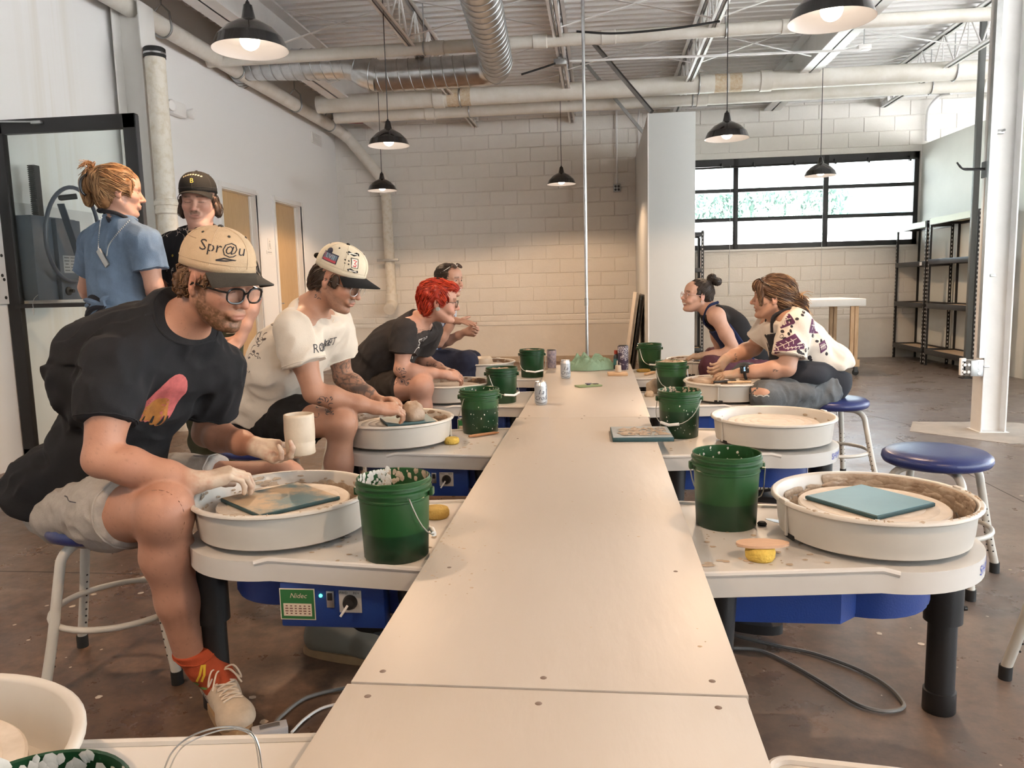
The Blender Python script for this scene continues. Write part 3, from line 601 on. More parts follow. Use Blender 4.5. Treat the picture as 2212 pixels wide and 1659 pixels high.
# extruder on its mounting board behind the glass
ex = thing('clay_extruder', 'dark blue wall mounted clay extruder with a hoop handle behind the glass door', 'extruder', at(120, 560, x=WX)); M_exb = mat('slate_blue_enamel', (.075, .095, .13), .4, bump=.05, bscale=60)
xf = WX+.2; ya = at(76, 560, x=xf).y; yb = at(172, 560, x=xf).y; z1 = at(120, 470, x=xf).z; z0 = at(120, 648, x=xf).z; zm = at(70, 617, x=WX+.05).z
obj('back_plate', MB().box2((WX+.03, at(62, 560, x=WX+.05).y, zm), (WX+.05, yb+.1, z1), .003), M_exb, ex)
obj('body', MB().box2((WX+.05, ya, z0), (xf, yb, z1), .008), M_exb, ex)
obj('front_channel', MB().box2((xf, ya+(yb-ya)*.42, z0), (xf+.035, yb-.01, z1-.01), .004), M_exb, ex)
yr = ya+(yb-ya)*.36; zt = at(110, 360, x=xf).z
obj('rack', MB().box2((xf-.09, yr-.028, z1-.1), (xf-.045, yr+.028, zt), .004), M_blk, ex)
nt_ = 26; obj('rack_teeth', MB().box((xf-.067, yr-.032, z1+.1), (.04, .012, .01)), M_blk, ex)
for k in range(nt_): obj('tooth', MB().box((xf-.067, yr-.033, z1+(zt-z1)*(k+.5)/nt_), (.04, .012, (zt-z1)/nt_*.5)), M_blk, ex)
hc = at(163, 532, x=xf+.1); hr = (at(163, 408, x=xf+.1)-at(163, 608, x=xf+.1)).z/2*1.0; hp = []
for k in range(40):
    a = 2*PI*k/40; hp.append(Vector((xf+.1+.03*math.sin(a), hc.y-.01+hr*.86*math.cos(a)*1.0, at(163, 508, x=xf+.1).z+hr*math.sin(a))))
obj('hoop_handle', MB().tube(hp, .014, 10, closed=True), mat('navy_hoop', (.06, .075, .11), .3), ex)
a = at(131, 440, x=xf+.1); b = at(172, 560, x=xf+.1); obj('lever', MB().box((a+b)/2, ((b-a).length, .008, .05), frame3(b-a, (1, 0, 0))), M_exb, ex)
a = at(126, 428, x=xf+.12); b = at(166, 424, x=xf+.22); obj('grip', MB().tube([a, a.lerp(b, .1), b], [.012, .019, .019], 12), M_blkrub, ex)
obj('bracket', MB().box2((WX+.02, ya+.02, z0-.02), (WX+.05, ya+.09, zm)), M_galv, ex)
obj('knob', MB().lathe([(0, 0), (.03, 0), (.03, .015), (.012, .02), (.012, .05), (0, .05)], 14, (xf+.03, ya+(yb-ya)*.55, z0+.06), rotm(0, PI/2)), M_blkrub, ex)
lc = at(151, 571, x=xf+.036); obj('rating_label', MB().box(lc, (.002, .13, .12)), mat('silver_label', (.30, .32, .35), .4), ex)
for k in range(5): obj('label_line', MB().box(lc+Vector((.002, -.03+.0, .045-.022*k)), (.001, .05 if k != 2 else .03, .007)).box(lc+Vector((.002, .033, .045-.022*k)), (.001, .045, .006)), mat('label_ink', (.07, .08, .1), .5), ex)
for py in (478, 522, 565, 602, 611): c = at(66+py*.012, py, x=WX+.055); obj('bolt', MB().sphere(c, .012, 8, 6), M_galv, ex)
c = at(146, 500, x=xf+.05); obj('pin_chain', MB().tube(bez([c+Vector((0, 0, .05)), c+Vector((0, .02, 0)), c+Vector((.01, -.01, -.03)), c+Vector((0, .02, -.05)), c+Vector((0, .03, -.02))], 5), .004, 5), M_galv, ex)
bd = thing('mounting_board', 'pale grey mounting board with bolt holes beside the extruder', 'board', at(40, 560, x=WX)); y1 = at(92, 560, x=WX+.02).y
obj('panel', MB().box2((WX, 4.15, at(40, 656, x=WX+.02).z), (WX+.02, y1+.6, at(60, 440, x=WX+.02).z), .002), mat('grey_board', (.66, .66, .665), .5, mottle=.08, mscale=3), bd)
for px, py in ((40, 469), (53, 477), (59, 539), (3, 552), (5, 595), (9, 604), (51, 596), (67, 619), (13, 643)): obj('bolt_hole', MB().lathe([(0, .002), (.011, .002), (.011, 0)], 10, at(px, py, x=WX+.021), rotm(0, PI/2)), M_dark, bd)
c = at(72, 672, Y=Yg-.02); tag(obj('key_on_wire', MB().tube(bez([at(82, 637, Y=Yg-.02), at(74, 645, Y=Yg-.02), at(71, 656, Y=Yg-.02), at(72, 666, Y=Yg-.02)], 5), .002, 5).box(c+Vector((0, 0, .006)), (.012, .004, .022)).box(c+Vector((.0, 0, -.012)), (.006, .003, .025)), M_galv), 'small metal key on a wire hanging over the black mid rail of the glass door', 'key')
# ---------------------------------------------------------------- long white table
TZ = .539
M_top = mat('white_painted_plywood', (.46, .42, .375), .42, mottle=.05, mscale=3, stretch=(1, .25, 1), bump=.12, bscale=30)
M_screw = mat('countersunk_screw', (.16, .12, .10), .6)
tb = thing('long_work_table', 'long white painted plywood table running down the middle of the studio', 'table', (-.09, 2.3, 0))
for y0, y1, x0, skew in ((-1.32, 1.108, -.401, .0), (1.114, 3.553, -.397, .0), (3.557, 5.93, -.389, .003)):
    obj('plywood_top', MB().box2((x0, y0, TZ-.019), (x0+.6096, y1, TZ), .0015), M_top, tb)
    for y in (y0+.035, y1-.035):
        for x in (x0+.045, x0+.305, x0+.565): obj('screw', MB().lathe([(0, .0006), (.0045, .0006), (.0055, 0)], 10, (x+.004*math.sin(y*9), y+.004*math.cos(x*40), TZ)), M_screw, tb)
    for y in (y0+.5, y1-.5):
        for x in (x0+.06, x0+.55): obj('screw', MB().lathe([(0, .0006), (.004, .0006), (.005, 0)], 10, (x, y, TZ)), M_screw, tb)
for y in (-1.2, 1.0, 1.3, 3.4, 3.7, 5.8):
    for x in (-.22, .04): obj('leg', MB().box2((x-.02, y-.045, 0), (x+.02, y+.045, TZ-.11), .002), M_pine, tb)
for x in (-.22, .04): obj('rail', MB().box2((x-.02, -1.25, TZ-.11), (x+.02, 5.87, TZ-.019), .002), M_pine, tb)
M_clay = mat('wet_brown_clay', (.36, .265, .19), .45, mottle=.3, mscale=25, bump=.4, bscale=40)
M_clayd = mat('drying_clay', (.50, .40, .30), .8, mottle=.3, mscale=30, bump=.4, bscale=50)
M_clayp = mat('pale_throwing_clay', (.55, .47, .37), .4, mottle=.12, mscale=14, bump=.15, bscale=30)
def splats(n, fx, zf, seed, rmin=.0015, rmax=.006, h=.0005):
    rg = random.Random(seed); mb = MB()
    for i in range(n):
        x, y = fx(rg); r = rg.uniform(rmin, rmax)*rg.uniform(.4, 1); k = rg.randint(6, 9); a0 = rg.random()*6; el = rg.uniform(.6, 1.6); z = zf
        ring = [(x+r*el*math.cos(a0+2*PI*j/k)*rg.uniform(.75, 1.2), y+r*math.sin(a0+2*PI*j/k)*rg.uniform(.75, 1.2), z+h*.3) for j in range(k)]
        mb.add(ring+[(x, y, z+h)], [(j, (j+1) % k, k) for j in range(k)])
    return mb
def tab_spot(rg):
    if rg.random() < .55: p = at(rg.gauss(960, 60), rg.gauss(1195, 40), z=TZ); return p.x, p.y
    return rg.uniform(-.38, .2), rg.choice([rg.uniform(1.2, 3.4), rg.uniform(2.6, 4.6)])
obj('clay_spots', splats(120, lambda r: (lambda p: (max(-.39, p[0]), p[1]))(tab_spot(r)), TZ, 5, .002, .005), M_clayd, tb, kind='stuff')
# ---------------------------------------------------------------- pottery wheels (built once, copied)
DZt = .50
M_deckp = mat('white_wheel_deck', (.60, .58, .55), .3, mottle=.04, mscale=8)
M_pan = mat('cream_splash_pan', (.56, .53, .48), .33, mottle=.05, mscale=9)
M_head = mat('clay_dulled_wheel_head', (.60, .54, .47), .5, mottle=.22, mscale=16, col2=(.46, .40, .33), bump=.08, bscale=60)
M_blue = mat('cobalt_blue_housing', (.012, .045, .23), .4, bump=.1, bscale=250)
M_lblue = mat('blue_lettering', (.03, .06, .45), .4)
def deck_poly(g=0):
    R = .25-g; P = []
    for a in np.linspace(-1.80, 1.80, 33): P.append((R*math.cos(a), R*math.sin(a)))
    for cx, cy_, a0 in ((-.455+g, .258-g, PI/2), (-.455+g, -.258+g, PI)):
        for k in range(6): a = a0+PI/2*k/5; P.append((cx+.035*math.cos(a), cy_+.035*math.sin(a)))
    return P
def wheel():
    t = thing('pottery_wheel', '', 'pottery wheel', (0, 0, 0), group='pottery wheels along the long table', local=True)
    P = deck_poly(); obj('deck', MB().prism(P, DZt-.058, DZt-.006), M_deckp, t)
    lip = [(x, y, DZt-.005) for x, y in P[32:]+P[:1]]
    obj('deck_rim', MB().tube([(-.02, .247, DZt-.012)]+[(x*.985, y*.985, z) for x, y, z in lip]+[(-.02, -.247, DZt-.012)], .0075, 8), M_deckp, t)
    pr = [(0, .512), (.19, .512), (.214, .507), (.2235, .512), (.226, .530), (.2275, .534), (.232, .590), (.2325, .594), (.241, .594), (.2455, .597), (.2455, .602), (.241, .606), (.2325, .605), (.229, .600), (.220, .530), (.212, .520), (0, .520)]
    pan = obj('splash_pan', MB().lathe(pr, 64), M_pan, t, smooth=50)
    for a in (-1.95, 1.19):
        c = Vector((.2335*math.cos(a), .2335*math.sin(a), .555)); R = rotm(a)
        obj('pan_seam', MB().box(c+R @ Vector((-.001, 0, 0)), (.007, .006, .082), R, .001).box(c+R @ Vector((.006, 0, .048)), (.014, .032, .013), R, .003), M_pan, pan)
        obj('pan_notch_shade', MB().box(Vector((.2235*math.cos(a), .2235*math.sin(a), .512)), (.006, .045, .013), R, .002), M_dark, pan)  # solid dark block, shade of a cut-out recess put into its colour
    hd = [(0, .58), (.03, .58), (.032, .579)]
    for r in (.06, .09, .12, .15): hd += [(r-.002, .58), (r, .5788), (r+.002, .58)]
    hd += [(.1745, .58), (.178, .577), (.178, .561), (.172, .557), (.06, .55), (.05, .521)]
    obj('wheel_head', MB().lathe(hd, 56), M_head, t)
    # blue motor and control housing
    hp = [(-.385, -.20), (-.13, -.20)]+[(-.03+.165*math.cos(a), .165*math.sin(a)) for a in np.linspace(-1.9, 1.9, 21)]+[(-.13, .20), (-.385, .20)]
    mh = obj('motor_housing', MB().prism([(x*.98-.002, y*.98) for x, y in hp], .345, .36).prism(hp, .355, DZt-.058), M_blue, t)
    obj('control_box', MB().box2((-.345, .195, .325), (-.08, .245, DZt-.06), .006), M_blue, t)
    # control panel (faces +y here)
    y = .2452; gm = mat('green_rating_plate', (.03, .16, .05), .4); cm_ = mat('cream_plate_text', (.72, .62, .50), .5)
    lab = obj('rating_plate', MB().box((-.125, y+.0008, .385), (.085, .0016, .075)), gm, t)
    obj('plate_border', MB().box((-.125, y+.0004, .385), (.09, .001, .08)), cm_, lab)
    obj('plate_text_block', MB().box((-.125, y+.0018, .371), (.072, .001, .032)), cm_, lab)
    lines = MB()
    for k in range(4):
        for q in range(6): lines.box((-.155+.0115*q, y+.0026, .381-.0065*k), (.008 if (q*k) % 3 else .005, .0004, .0026))
    obj('small_print', lines, mat('plate_ink', (.16, .07, .05), .6), lab, kind='stuff')
    v, f = text_mesh('Nidec', .018, .3); Rt = Matrix(((-1, 0, 0), (0, 0, 1), (0, 1, 0)))
    obj('plate_lettering', MB().add([Rt @ Vector(q)+Vector((-.128, y+.0026, .407)) for q in v], f), cm_, lab)
    obj('green_led', MB().sphere((-.185, y, .408), .0045, 10, 6), mat('green_led', (.05, .9, .35), .3, emit=1.6), t)
    sw = obj('rocker_switch', MB().box((-.21, y+.002, .40), (.019, .004, .042), bev=.001), M_galv, t); obj('rocker', MB().box((-.21, y+.005, .408), (.012, .006, .018), bev=.001), M_blk, sw)
    dp = obj('dial_plate', MB().box((-.26, y+.001, .395), (.056, .002, .056)), mat('silver_dial_plate', (.55, .54, .52), .4), t)
    obj('dial_knob', MB().lathe([(0, .016), (.014, .016), (.018, .004), (.0185, 0)], 20, (-.26, y+.002, .394), rotm(0, 0, -PI/2)), M_blk, dp)
    obj('dial_lever', MB().box((-.249, y+.019, .378), (.006, .005, .034), rotm(0, -.6), .001), M_white, dp)
    for s, tx in ((.016, 'FWD'), (-.016, 'REV')):
        v, f = text_mesh(tx, .009); obj('dial_lettering', MB().add([Rt @ Vector(q)+Vector((-.26+s, y+.0024, .417)) for q in v], f), M_blk, dp)
    # maker's lettering on the round end
    v, f = text_mesh('SHIMPO', .034); L = []
    for q in v: a = -.50+q.x/.252; L.append((.2512*math.cos(a), .2512*math.sin(a), DZt-.032+q.y))
    obj('deck_lettering', MB().add(L, f), M_lblue, t)
    for k, (lx, ly) in enumerate(((.205, .055),)):
        lg = obj('leg', MB().lathe([(0, 0), (.038, 0), (.041, .004), (.0405, .058), (.036, .06), (.0355, .25), (.047, .252), (.047, .435), (0, .435)], 24, (lx, ly, 0)), M_blk, t)
        for z in (.29, .35): obj('leg_bolt', MB().lathe([(0, .008), (.006, .008), (.007, 0)], 10, (lx+.045, ly-.012, z), rotm(0, PI/2)), M_blk, lg)
    for s in (-1, 1):
        obj('leg', MB().tube([(-.40, s*.2, DZt-.06), (-.405, s*.21, .25), (-.415, s*.215, .05), (-.415, s*.215, 0)], [.034, .027, .022, .024], 14), M_blk, t)
    obj('cable_gland', MB().tube([(-.385, .15, .37), (-.42, .16, .36), (-.43, .17, .31)], .006, 6), M_blkrub, t)
    return t
WHEELS = [(.68, 2.0, 0, 'right hand pottery wheel with a blue square bat on its head'), (.69, 3.2, 0, 'right hand pottery wheel with a bare head and clean pan'),
          (.70, 4.38, 0, 'pottery wheel in front of the woman in the spotted blouse'), (.70, 5.6, 0, 'far right hand pottery wheel used by the woman with the hair bun'),
          (-.875, 2.0, PI, 'near left pottery wheel of the man in the black shirt, showing its lit control panel'), (-.875, 3.2, PI, 'pottery wheel used by the man in the white shirt'),
          (-.875, 4.42, PI, 'pottery wheel used by the red haired person'), (-.87, 5.62, PI, 'far left pottery wheel with a round lump of clay'),
          (-.875, .74, PI, 'empty pottery wheel cut by the bottom left corner of the picture'), (.70, .735, 0, 'pottery wheel of which only a deck corner shows at the bottom right')]
w0 = wheel(); WH = []
for i, (x, y, rz, lab) in enumerate(WHEELS):
    o = w0 if i == 0 else dup(w0, (x, y, 0), rz); o.location = (x, y, 0); o.rotation_euler = (0, 0, rz); o['label'] = lab; WH.append(o)
for i_, dl in ((0, -.93), (1, -.8), (4, -1.14), (5, -1.1), (6, -1.2), (8, .5)):
    for ch in WH[i_].children:
        if ch.name.startswith('splash_pan'): ch.rotation_euler = (0, 0, dl)
def add_part(o, name, mb, m, kind=None):     # a part in world coordinates on a placed wheel
    q = bpy.data.objects.new(name, mesh_of(name, mb, m)); COL.objects.link(q); q.parent = o
    q.matrix_parent_inverse = Matrix.LocRotScale(o.location, o.rotation_euler, o.scale).inverted()
    if kind: q['kind'] = kind
    return q
def smear(cx, cy_, a0, a1, n, seed, zlo=.53, zhi=.60, r=.2265, m=None, big=1.0):
    """slip and clay stuck to the inside of a splash pan"""
    rg = random.Random(seed); mb = MB()
    for i in range(n):
        a = rg.uniform(a0, a1); z = rg.uniform(zlo, zhi); rr = r-.0065*(1-(z-.53)/.07)-.002; s = rg.uniform(.006, .022)*big; k = 9; q0 = rg.random()*6; th = rg.uniform(.0008, .004)*big
        ring = []
        for j in range(k):
            b = q0+2*PI*j/k; e = rg.uniform(.6, 1.2); da = s*1.7*e*math.cos(b)/rr; dz = s*.75*e*math.sin(b); zz = min(max(z+dz, .522), .603)
            r2 = rr+.0065*((zz-z)/.07); ring.append((cx+r2*math.cos(a+da), cy_+r2*math.sin(a+da), zz))
        c = (cx+(rr-th)*math.cos(a), cy_+(rr-th)*math.sin(a), z); mid = [tuple(.5*(p+q) if ax == 2 else .5*(p+q)-(0) for ax, (p, q) in enumerate(zip(v, c))) for v in ring]
        mid = [(m_[0]-th*.5*math.cos(a), m_[1]-th*.5*math.sin(a), m_[2]) for m_ in mid]
        mb.add(ring+mid+[c], [(j, (j+1) % k, k+(j+1) % k, k+j) for j in range(k)]+[(k+j, k+(j+1) % k, 2*k) for j in range(k)])
    return mb
def rim_smear(cx, cy_, a0, a1, n, seed):
    rg = random.Random(seed); mb = MB()
    for i in range(n):
        a = rg.uniform(a0, a1); L = rg.uniform(.02, .09); mb.tube([((cx+.2385*math.cos(a+L*k/4)), cy_+.2385*math.sin(a+L*k/4), .6045) for k in range(5)], [.001, rg.uniform(.002, .0045), rg.uniform(.002, .005), .003, .0008], 6)
    return mb
M_slipdark = mat('dark_wet_slip', (.27, .19, .13), .35, mottle=.4, mscale=30, col2=(.45, .36, .27), bump=.3, bscale=40)
add_part(WH[0], 'clay_smears', smear(.68, 2.0, -.25, 1.75, 210, 1, big=1.15), M_slipdark, 'stuff'); add_part(WH[0], 'clay_smears', smear(.68, 2.0, 1.7, 3.3, 70, 2, .525, .57, big=.7), M_clayd, 'stuff')
add_part(WH[0], 'rim_clay', rim_smear(.68, 2.0, -2.6, .2, 34, 3), M_clayd, 'stuff')
add_part(WH[4], 'clay_smears', smear(-.875, 2.0, .0, 2.2, 130, 4, .525, .565, big=.8), M_slipdark, 'stuff'); add_part(WH[4], 'clay_smears', smear(-.875, 2.0, .2, 3.4, 90, 5, .53, .6, big=.45), M_clayd, 'stuff')
add_part(WH[4], 'rim_clay', rim_smear(-.875, 2.0, -2.9, .3, 26, 6), M_clayd, 'stuff')
add_part(WH[1], 'clay_flecks', smear(.69, 3.2, -.1, 3.2, 14, 7, big=.35), M_clayd, 'stuff')
for i, (cx, cy_) in ((2, (.70, 4.38)), (3, (.70, 5.6)), (5, (-.875, 3.2)), (6, (-.875, 4.42)), (7, (-.87, 5.62))):
    add_part(WH[i], 'clay_smears', smear(cx, cy_, 0, 3.2, 90, 10+i, big=.9), M_clay, 'stuff')
for i, seed, n in ((0, 21, 46), (4, 22, 60), (1, 23, 14), (5, 24, 20)):
    o = WH[i]; s = 1 if i < 4 else -1
    add_part(o, 'deck_splashes', splats(n, lambda r: (o.location.x-s*r.uniform(.14, .44), o.location.y+r.uniform(-.25, .02)), DZt-.0055, seed, .003, .012, .0015), M_clayd, 'stuff')
# ---------------------------------------------------------------- buckets
M_bkt = mat('green_bucket_plastic', (.008, .050, .018), .33, mottle=.12, mscale=5); M_wire = mat('bail_wire', (.55, .55, .53), .35, metal=.9)
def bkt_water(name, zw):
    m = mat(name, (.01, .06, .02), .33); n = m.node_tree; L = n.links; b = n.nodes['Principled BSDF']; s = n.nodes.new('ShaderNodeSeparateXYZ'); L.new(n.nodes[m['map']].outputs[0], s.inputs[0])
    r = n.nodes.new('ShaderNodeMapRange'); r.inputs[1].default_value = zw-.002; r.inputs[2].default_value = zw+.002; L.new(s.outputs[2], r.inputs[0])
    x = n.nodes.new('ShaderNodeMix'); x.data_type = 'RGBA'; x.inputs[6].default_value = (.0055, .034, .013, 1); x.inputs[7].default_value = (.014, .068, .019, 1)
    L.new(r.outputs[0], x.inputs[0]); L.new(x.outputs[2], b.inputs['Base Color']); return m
def bucket(m=None):
    t = thing('bucket', '', 'bucket', (0, 0, 0), group='green buckets beside the wheels', local=True)
    pr = [(0, .004), (.072, .004), (.077, 0), (.0795, .003), (.086, .148), (.0885, .150), (.0885, .154), (.0865, .156), (.087, .166), (.094, .168), (.094, .173), (.0885, .176), (.0885, .182), (.0935, .184), (.0935, .188), (.0895, .19), (.0905, .198), (.089, .2), (.087, .198), (.0845, .15), (.078, .012), (0, .012)]
    obj('body', MB().lathe(pr, 44), m or M_bkt, t, smooth=40)
    obj('water', MB().lathe([(0, .105), (.082, .105)], 32), mat('murky_water', (.16, .13, .09), .15), t)
    for s in (-1, 1): obj('bail_ear', MB().box((s*.094, 0, .163), (.012, .022, .02), bev=.003), m or M_bkt, t)
    return t
def bail(o, ang, tilt, side=1):
    """wire handle with a white grip hanging on one side of a bucket"""
    R = rotm(ang); pts = []
    for k in range(15):
        a = PI*k/14; x = .100*math.cos(a); d = .125*math.sin(a); pts.append(R @ Vector((x, -d*math.cos(tilt), .163-d*math.sin(tilt)))+Vector((0, 0, 0)))
    # keep the bail outside the bucket wall
    pp = []
    for p in pts:
        r = math.hypot(p.x, p.y); pp.append(Vector((p.x*max(r, .098)/r, p.y*max(r, .098)/r, p.z)) if r > 1e-4 else p)
    h = bpy.data.objects.new('bail', mesh_of('bail', MB().tube([pp[0]-Vector((pp[0].x, pp[0].y, 0)).normalized()*.008]+pp+[pp[-1]-Vector((pp[-1].x, pp[-1].y, 0)).normalized()*.008], .0018, 6), M_wire)); COL.objects.link(h); h.parent = o
    g = bpy.data.objects.new('grip', mesh_of('grip', MB().tube([pp[5].lerp(pp[6], .5), pp[7], pp[9].lerp(pp[8], .5)], .0065, 10), M_white)); COL.objects.link(g); g.parent = h
mwA, mwB = bkt_water('green_bucket_low_water', .07), bkt_water('green_bucket_high_water', .115)
BK = [((1568, 1126), 'green bucket standing behind the yellow sponge with a wooden rib', mwA, math.pi-.3, 1.2), ((857, 1192), 'biggest green bucket with clay smeared over its rim, near the control panel', mwA, 2.2, 1.2),
      ((1038, 930), 'green bucket with white splashes, beside the yellow sponge and wooden tool', mwB, -2.2, 1.1), ((1085, 866), 'green bucket beside the wheel of the red haired person', M_bkt, .9, 1.2),
      ((1150, 812), 'green bucket at the far left, in front of a patterned tumbler', M_bkt, .3, 1.25), ((1467, 938), 'green bucket with a hanging white grip, next to the clean pan', mwB, -.55, .95),
      ((1450, 851), 'green bucket heaped with clay at the rim, next to the woman in the spotted blouse', mwB, .4, 1.2), ((1403, 797), 'far green bucket standing in front of the white partition', mwA, .7, 1.3)]
BO = []; protos = {}
for (px, py), lab, m, ba, bt in BK:
    p = at(px, py, z=DZt); p.z = DZt-.006
    if m.name in protos: o = dup(protos[m.name], p, 0, lab, skip=('bail', 'mud', 'slip_smears', 'splashes'))
    else: o = bucket(m); protos[m.name] = o; o.location = p; o['label'] = lab
    BO.append((o, ba, bt))
o = dup(protos[M_bkt.name], (-.525, .592, DZt-.006), 0, 'green bucket cut off by the bottom edge of the picture'); BO.append((o, 1, 1.2))
for o, ba, bt in BO: bail(o, ba, bt)
def bpart(o, name, mb, m): q = bpy.data.objects.new(name, mesh_of(name, mb, m)); COL.objects.link(q); q.parent = o; q['kind'] = 'stuff'; return q
def bsmear(seed, n, a0, a1, z0, z1, inside=True, big=1.0):
    rg = random.Random(seed); mb = MB()
    for i in range(n):
        a = rg.uniform(a0, a1); z = rg.uniform(z0, z1); r = (.0785+(z-.012)/.186*.0085-.0012) if inside else (.0797+z/.15*.0066+.0006); s = rg.uniform(.002, .008)*big; k = 7; q0 = rg.random()*6
        ring = [(r*math.cos(a+s*math.cos(q0+2*PI*j/k)*rg.uniform(.6, 1.2)/r), r*math.sin(a+s*math.cos(q0+2*PI*j/k)/r), z+s*1.3*math.sin(q0+2*PI*j/k)*rg.uniform(.6, 1.2)) for j in range(k)]
        r2 = r-.002 if inside else r+.0008; mb.add(ring+[(r2*math.cos(a), r2*math.sin(a), z)], [(j, (j+1) % k, k) for j in range(k)])
    return mb
M_slipw = mat('pale_dried_slip', (.62, .60, .55), .7, mottle=.3, mscale=40)
bpart(BO[1][0], 'slip_smears', bsmear(1, 170, 1.9, 3.9, .13, .198), M_slipw); bpart(BO[1][0], 'slip_smears', bsmear(2, 60, .0, 2.2, .15, .198), M_clayd)
bpart(BO[0][0], 'slip_smears', bsmear(3, 40, .3, 2.9, .13, .195, big=.6), M_slipw); bpart(BO[2][0], 'splashes', bsmear(4, 34, -2.2, .3, .02, .14, False, .42), M_slipw)
bpart(BO[2][0], 'slip_smears', bsmear(5, 40, 0, 3.1, .14, .195, big=.6), M_slipw); bpart(BO[5][0], 'splashes', bsmear(6, 26, -2.4, -.3, .02, .15, False, .45), M_slipw)
def bmud(o, seed, zt):
    rg = random.Random(seed); n = 9; mb = MB(); vs = [(0, 0, zt+.012)]
    for i in range(1, 6):
        for j in range(20): a = 2*PI*j/20; r = .083*i/5; vs.append((r*math.cos(a), r*math.sin(a), zt+rg.uniform(-.006, .014)*(1 if i < 5 else .4)))
    fs = [(0, 1+j, 1+(j+1) % 20) for j in range(20)]+[(1+(i-1)*20+j, 1+i*20+j, 1+i*20+(j+1) % 20, 1+(i-1)*20+(j+1) % 20) for i in range(1, 5) for j in range(20)]
    bpart(o, 'mud', mb.add(vs, fs), M_clay)
bmud(BO[6][0], 1, .192); bmud(BO[3][0], 2, .182); bmud(BO[4][0], 3, .186); bmud(BO[7][0], 4, .182)
bpart(BO[5][0], 'slip_smears', bsmear(8, 80, 0, 3.14, .15, .198, big=1), M_clayd); bpart(BO[8][0], 'slip_smears', bsmear(9, 90, .2, 2.9, .15, .198, big=1.2), M_slipw)
# ---------------------------------------------------------------- stools
M_seat = mat('navy_vinyl', (.018, .03, .135), .32, bump=.08, bscale=120); M_leg = mat('cream_stool_tube', (.56, .54, .49), .35, mottle=.06, mscale=10)
def stool(zs=.495, fr=.25, name='stool'):
    t = thing(name, '', 'stool', (0, 0, 0), group='blue stools at the wheels', local=True)
    obj('seat', MB().lathe([(0, zs-.055), (.17, zs-.055), (.184, zs-.048), (.191, zs-.034), (.188, zs-.018), (.172, zs-.006), (.12, zs), (0, zs+.002)], 48), M_seat, t, smooth='all')
    for k in range(4):
        a = PI/2*k; c, s = math.cos(a), math.sin(a)
        pts = bez([(.06*c, .06*s, zs-.064), (.125*c, .125*s, zs-.068), (.165*c, .165*s, zs-.095), (.18*c, .18*s, zs-.15), ((.18+(fr-.18)*.5)*c, (.18+(fr-.18)*.5)*s, (zs-.15)*.5), (fr*c, fr*s, .03)], 5)
        lg = obj('leg', MB().tube(pts, .0145, 12), M_leg, t); obj('foot_cap', MB().tube([(fr*c*.997, fr*s*.997, .04), (fr*c, fr*s, .0)], .0175, 12), M_blkrub, lg)
        h = MB(); tn = Vector((-s, c, 0)); 
        for q in range(8):
            f = .25+.07*q; b = Vector(((.18+(fr-.18)*f)*c, (.18+(fr-.18)*f)*s, (zs-.15)*(1-f))); h.sphere(b+Vector((-c, -s, 0))*.0135, (.0035, .0035, .0035), 8, 4); h.sphere(b-tn*.0135, .0032, 8, 4)
        obj('adjusting_holes', h, M_dark, lg, kind='stuff')
    zr = .2; rr = (.18+(fr-.18)*(1-zr/(zs-.15)))-.016
    obj('foot_ring', MB().tube([(rr*math.cos(2*PI*k/40), rr*math.sin(2*PI*k/40), zr) for k in range(40)], .0095, 10, closed=True), M_leg, t)
    return t
s0 = stool(); s0.location = (1.262, 3.05, 0); s0.rotation_euler = (0, 0, math.radians(8)); s0['label'] = 'empty blue round stool in front of the white column'
dup(s0, (1.36, 2.12, 0), math.radians(152), 'stool of which only a leg shows at the right edge')
dup(s0, (-1.49, 2.155, 0), math.radians(-25), 'blue stool under the man in the black shirt'); dup(s0, (-1.50, 3.25, 0), math.radians(-28), 'stool under the man in the white shirt')
dup(s0, (1.27, 4.42, 0), math.radians(-32), 'stool under the woman in ripped jeans'); dup(s0, (1.30, 5.66, 0), 0, 'stool under the woman with the hair bun')
dup(s0, (-1.45, 4.5, 0), .4, 'stool under the red haired person'); dup(s0, (-1.40, 5.75, 0), .2, 'stool under the dark haired woman')
# ---------------------------------------------------------------- pedals, cables, power strip on the floor
M_rib = mat('ribbed_pedal_plate', (.62, .62, .60), .4, metal=.6)
def pedal(loc, rz, lab):
    t = thing('foot_pedal', lab, 'pedal', loc, rz, 'foot pedals on the floor', local=True)
    obj('base', MB().prism([(.15*math.cos(a) if abs(math.cos(a)) > .3 else .15*math.cos(a), .065*math.sin(a)) for a in np.linspace(0, 2*PI, 24, endpoint=False)], 0, .03), M_blk, t)
    R = rotm(0, -.22); obj('treadle', MB().prism([(.14*math.cos(a), .06*math.sin(a)) for a in np.linspace(0, 2*PI, 24, endpoint=False)], .06, .072, Matrix.Rotation(-.22, 4, 'Y')), M_blk, t)
    for k in range(12):
        x = -.11+.02*k; w = .05*math.sqrt(max(.05, 1-(x/.14)**2)); obj('rib', MB().box(R @ Vector((x, 0, .0735)), (.012, 2*w, .004), R), M_rib, t)
pedal(at(1590, 1345, z=.04), -.5, 'foot pedal with a ribbed plate under the right hand deck'); pedal(at(1668, 1080, z=.05), -.25, 'foot pedal with a ribbed plate, behind the big right splash pan')
pedal(at(790, 1370, z=.03), .4, 'foot pedal under the lit control panel'); pedal(at(930, 1010, z=.04), .4, 'foot pedal beneath the wheel of the man in the white shirt')
M_cab = mat('grey_power_cable', (.16, .16, .155), .5)
g = [(1566, 1362), (1600, 1376), (1680, 1395), (1760, 1412), (1850, 1444), (1915, 1480), (1950, 1516), (1945, 1532), (1905, 1536), (1850, 1520), (1780, 1476), (1700, 1430), (1640, 1405), (1585, 1400)]
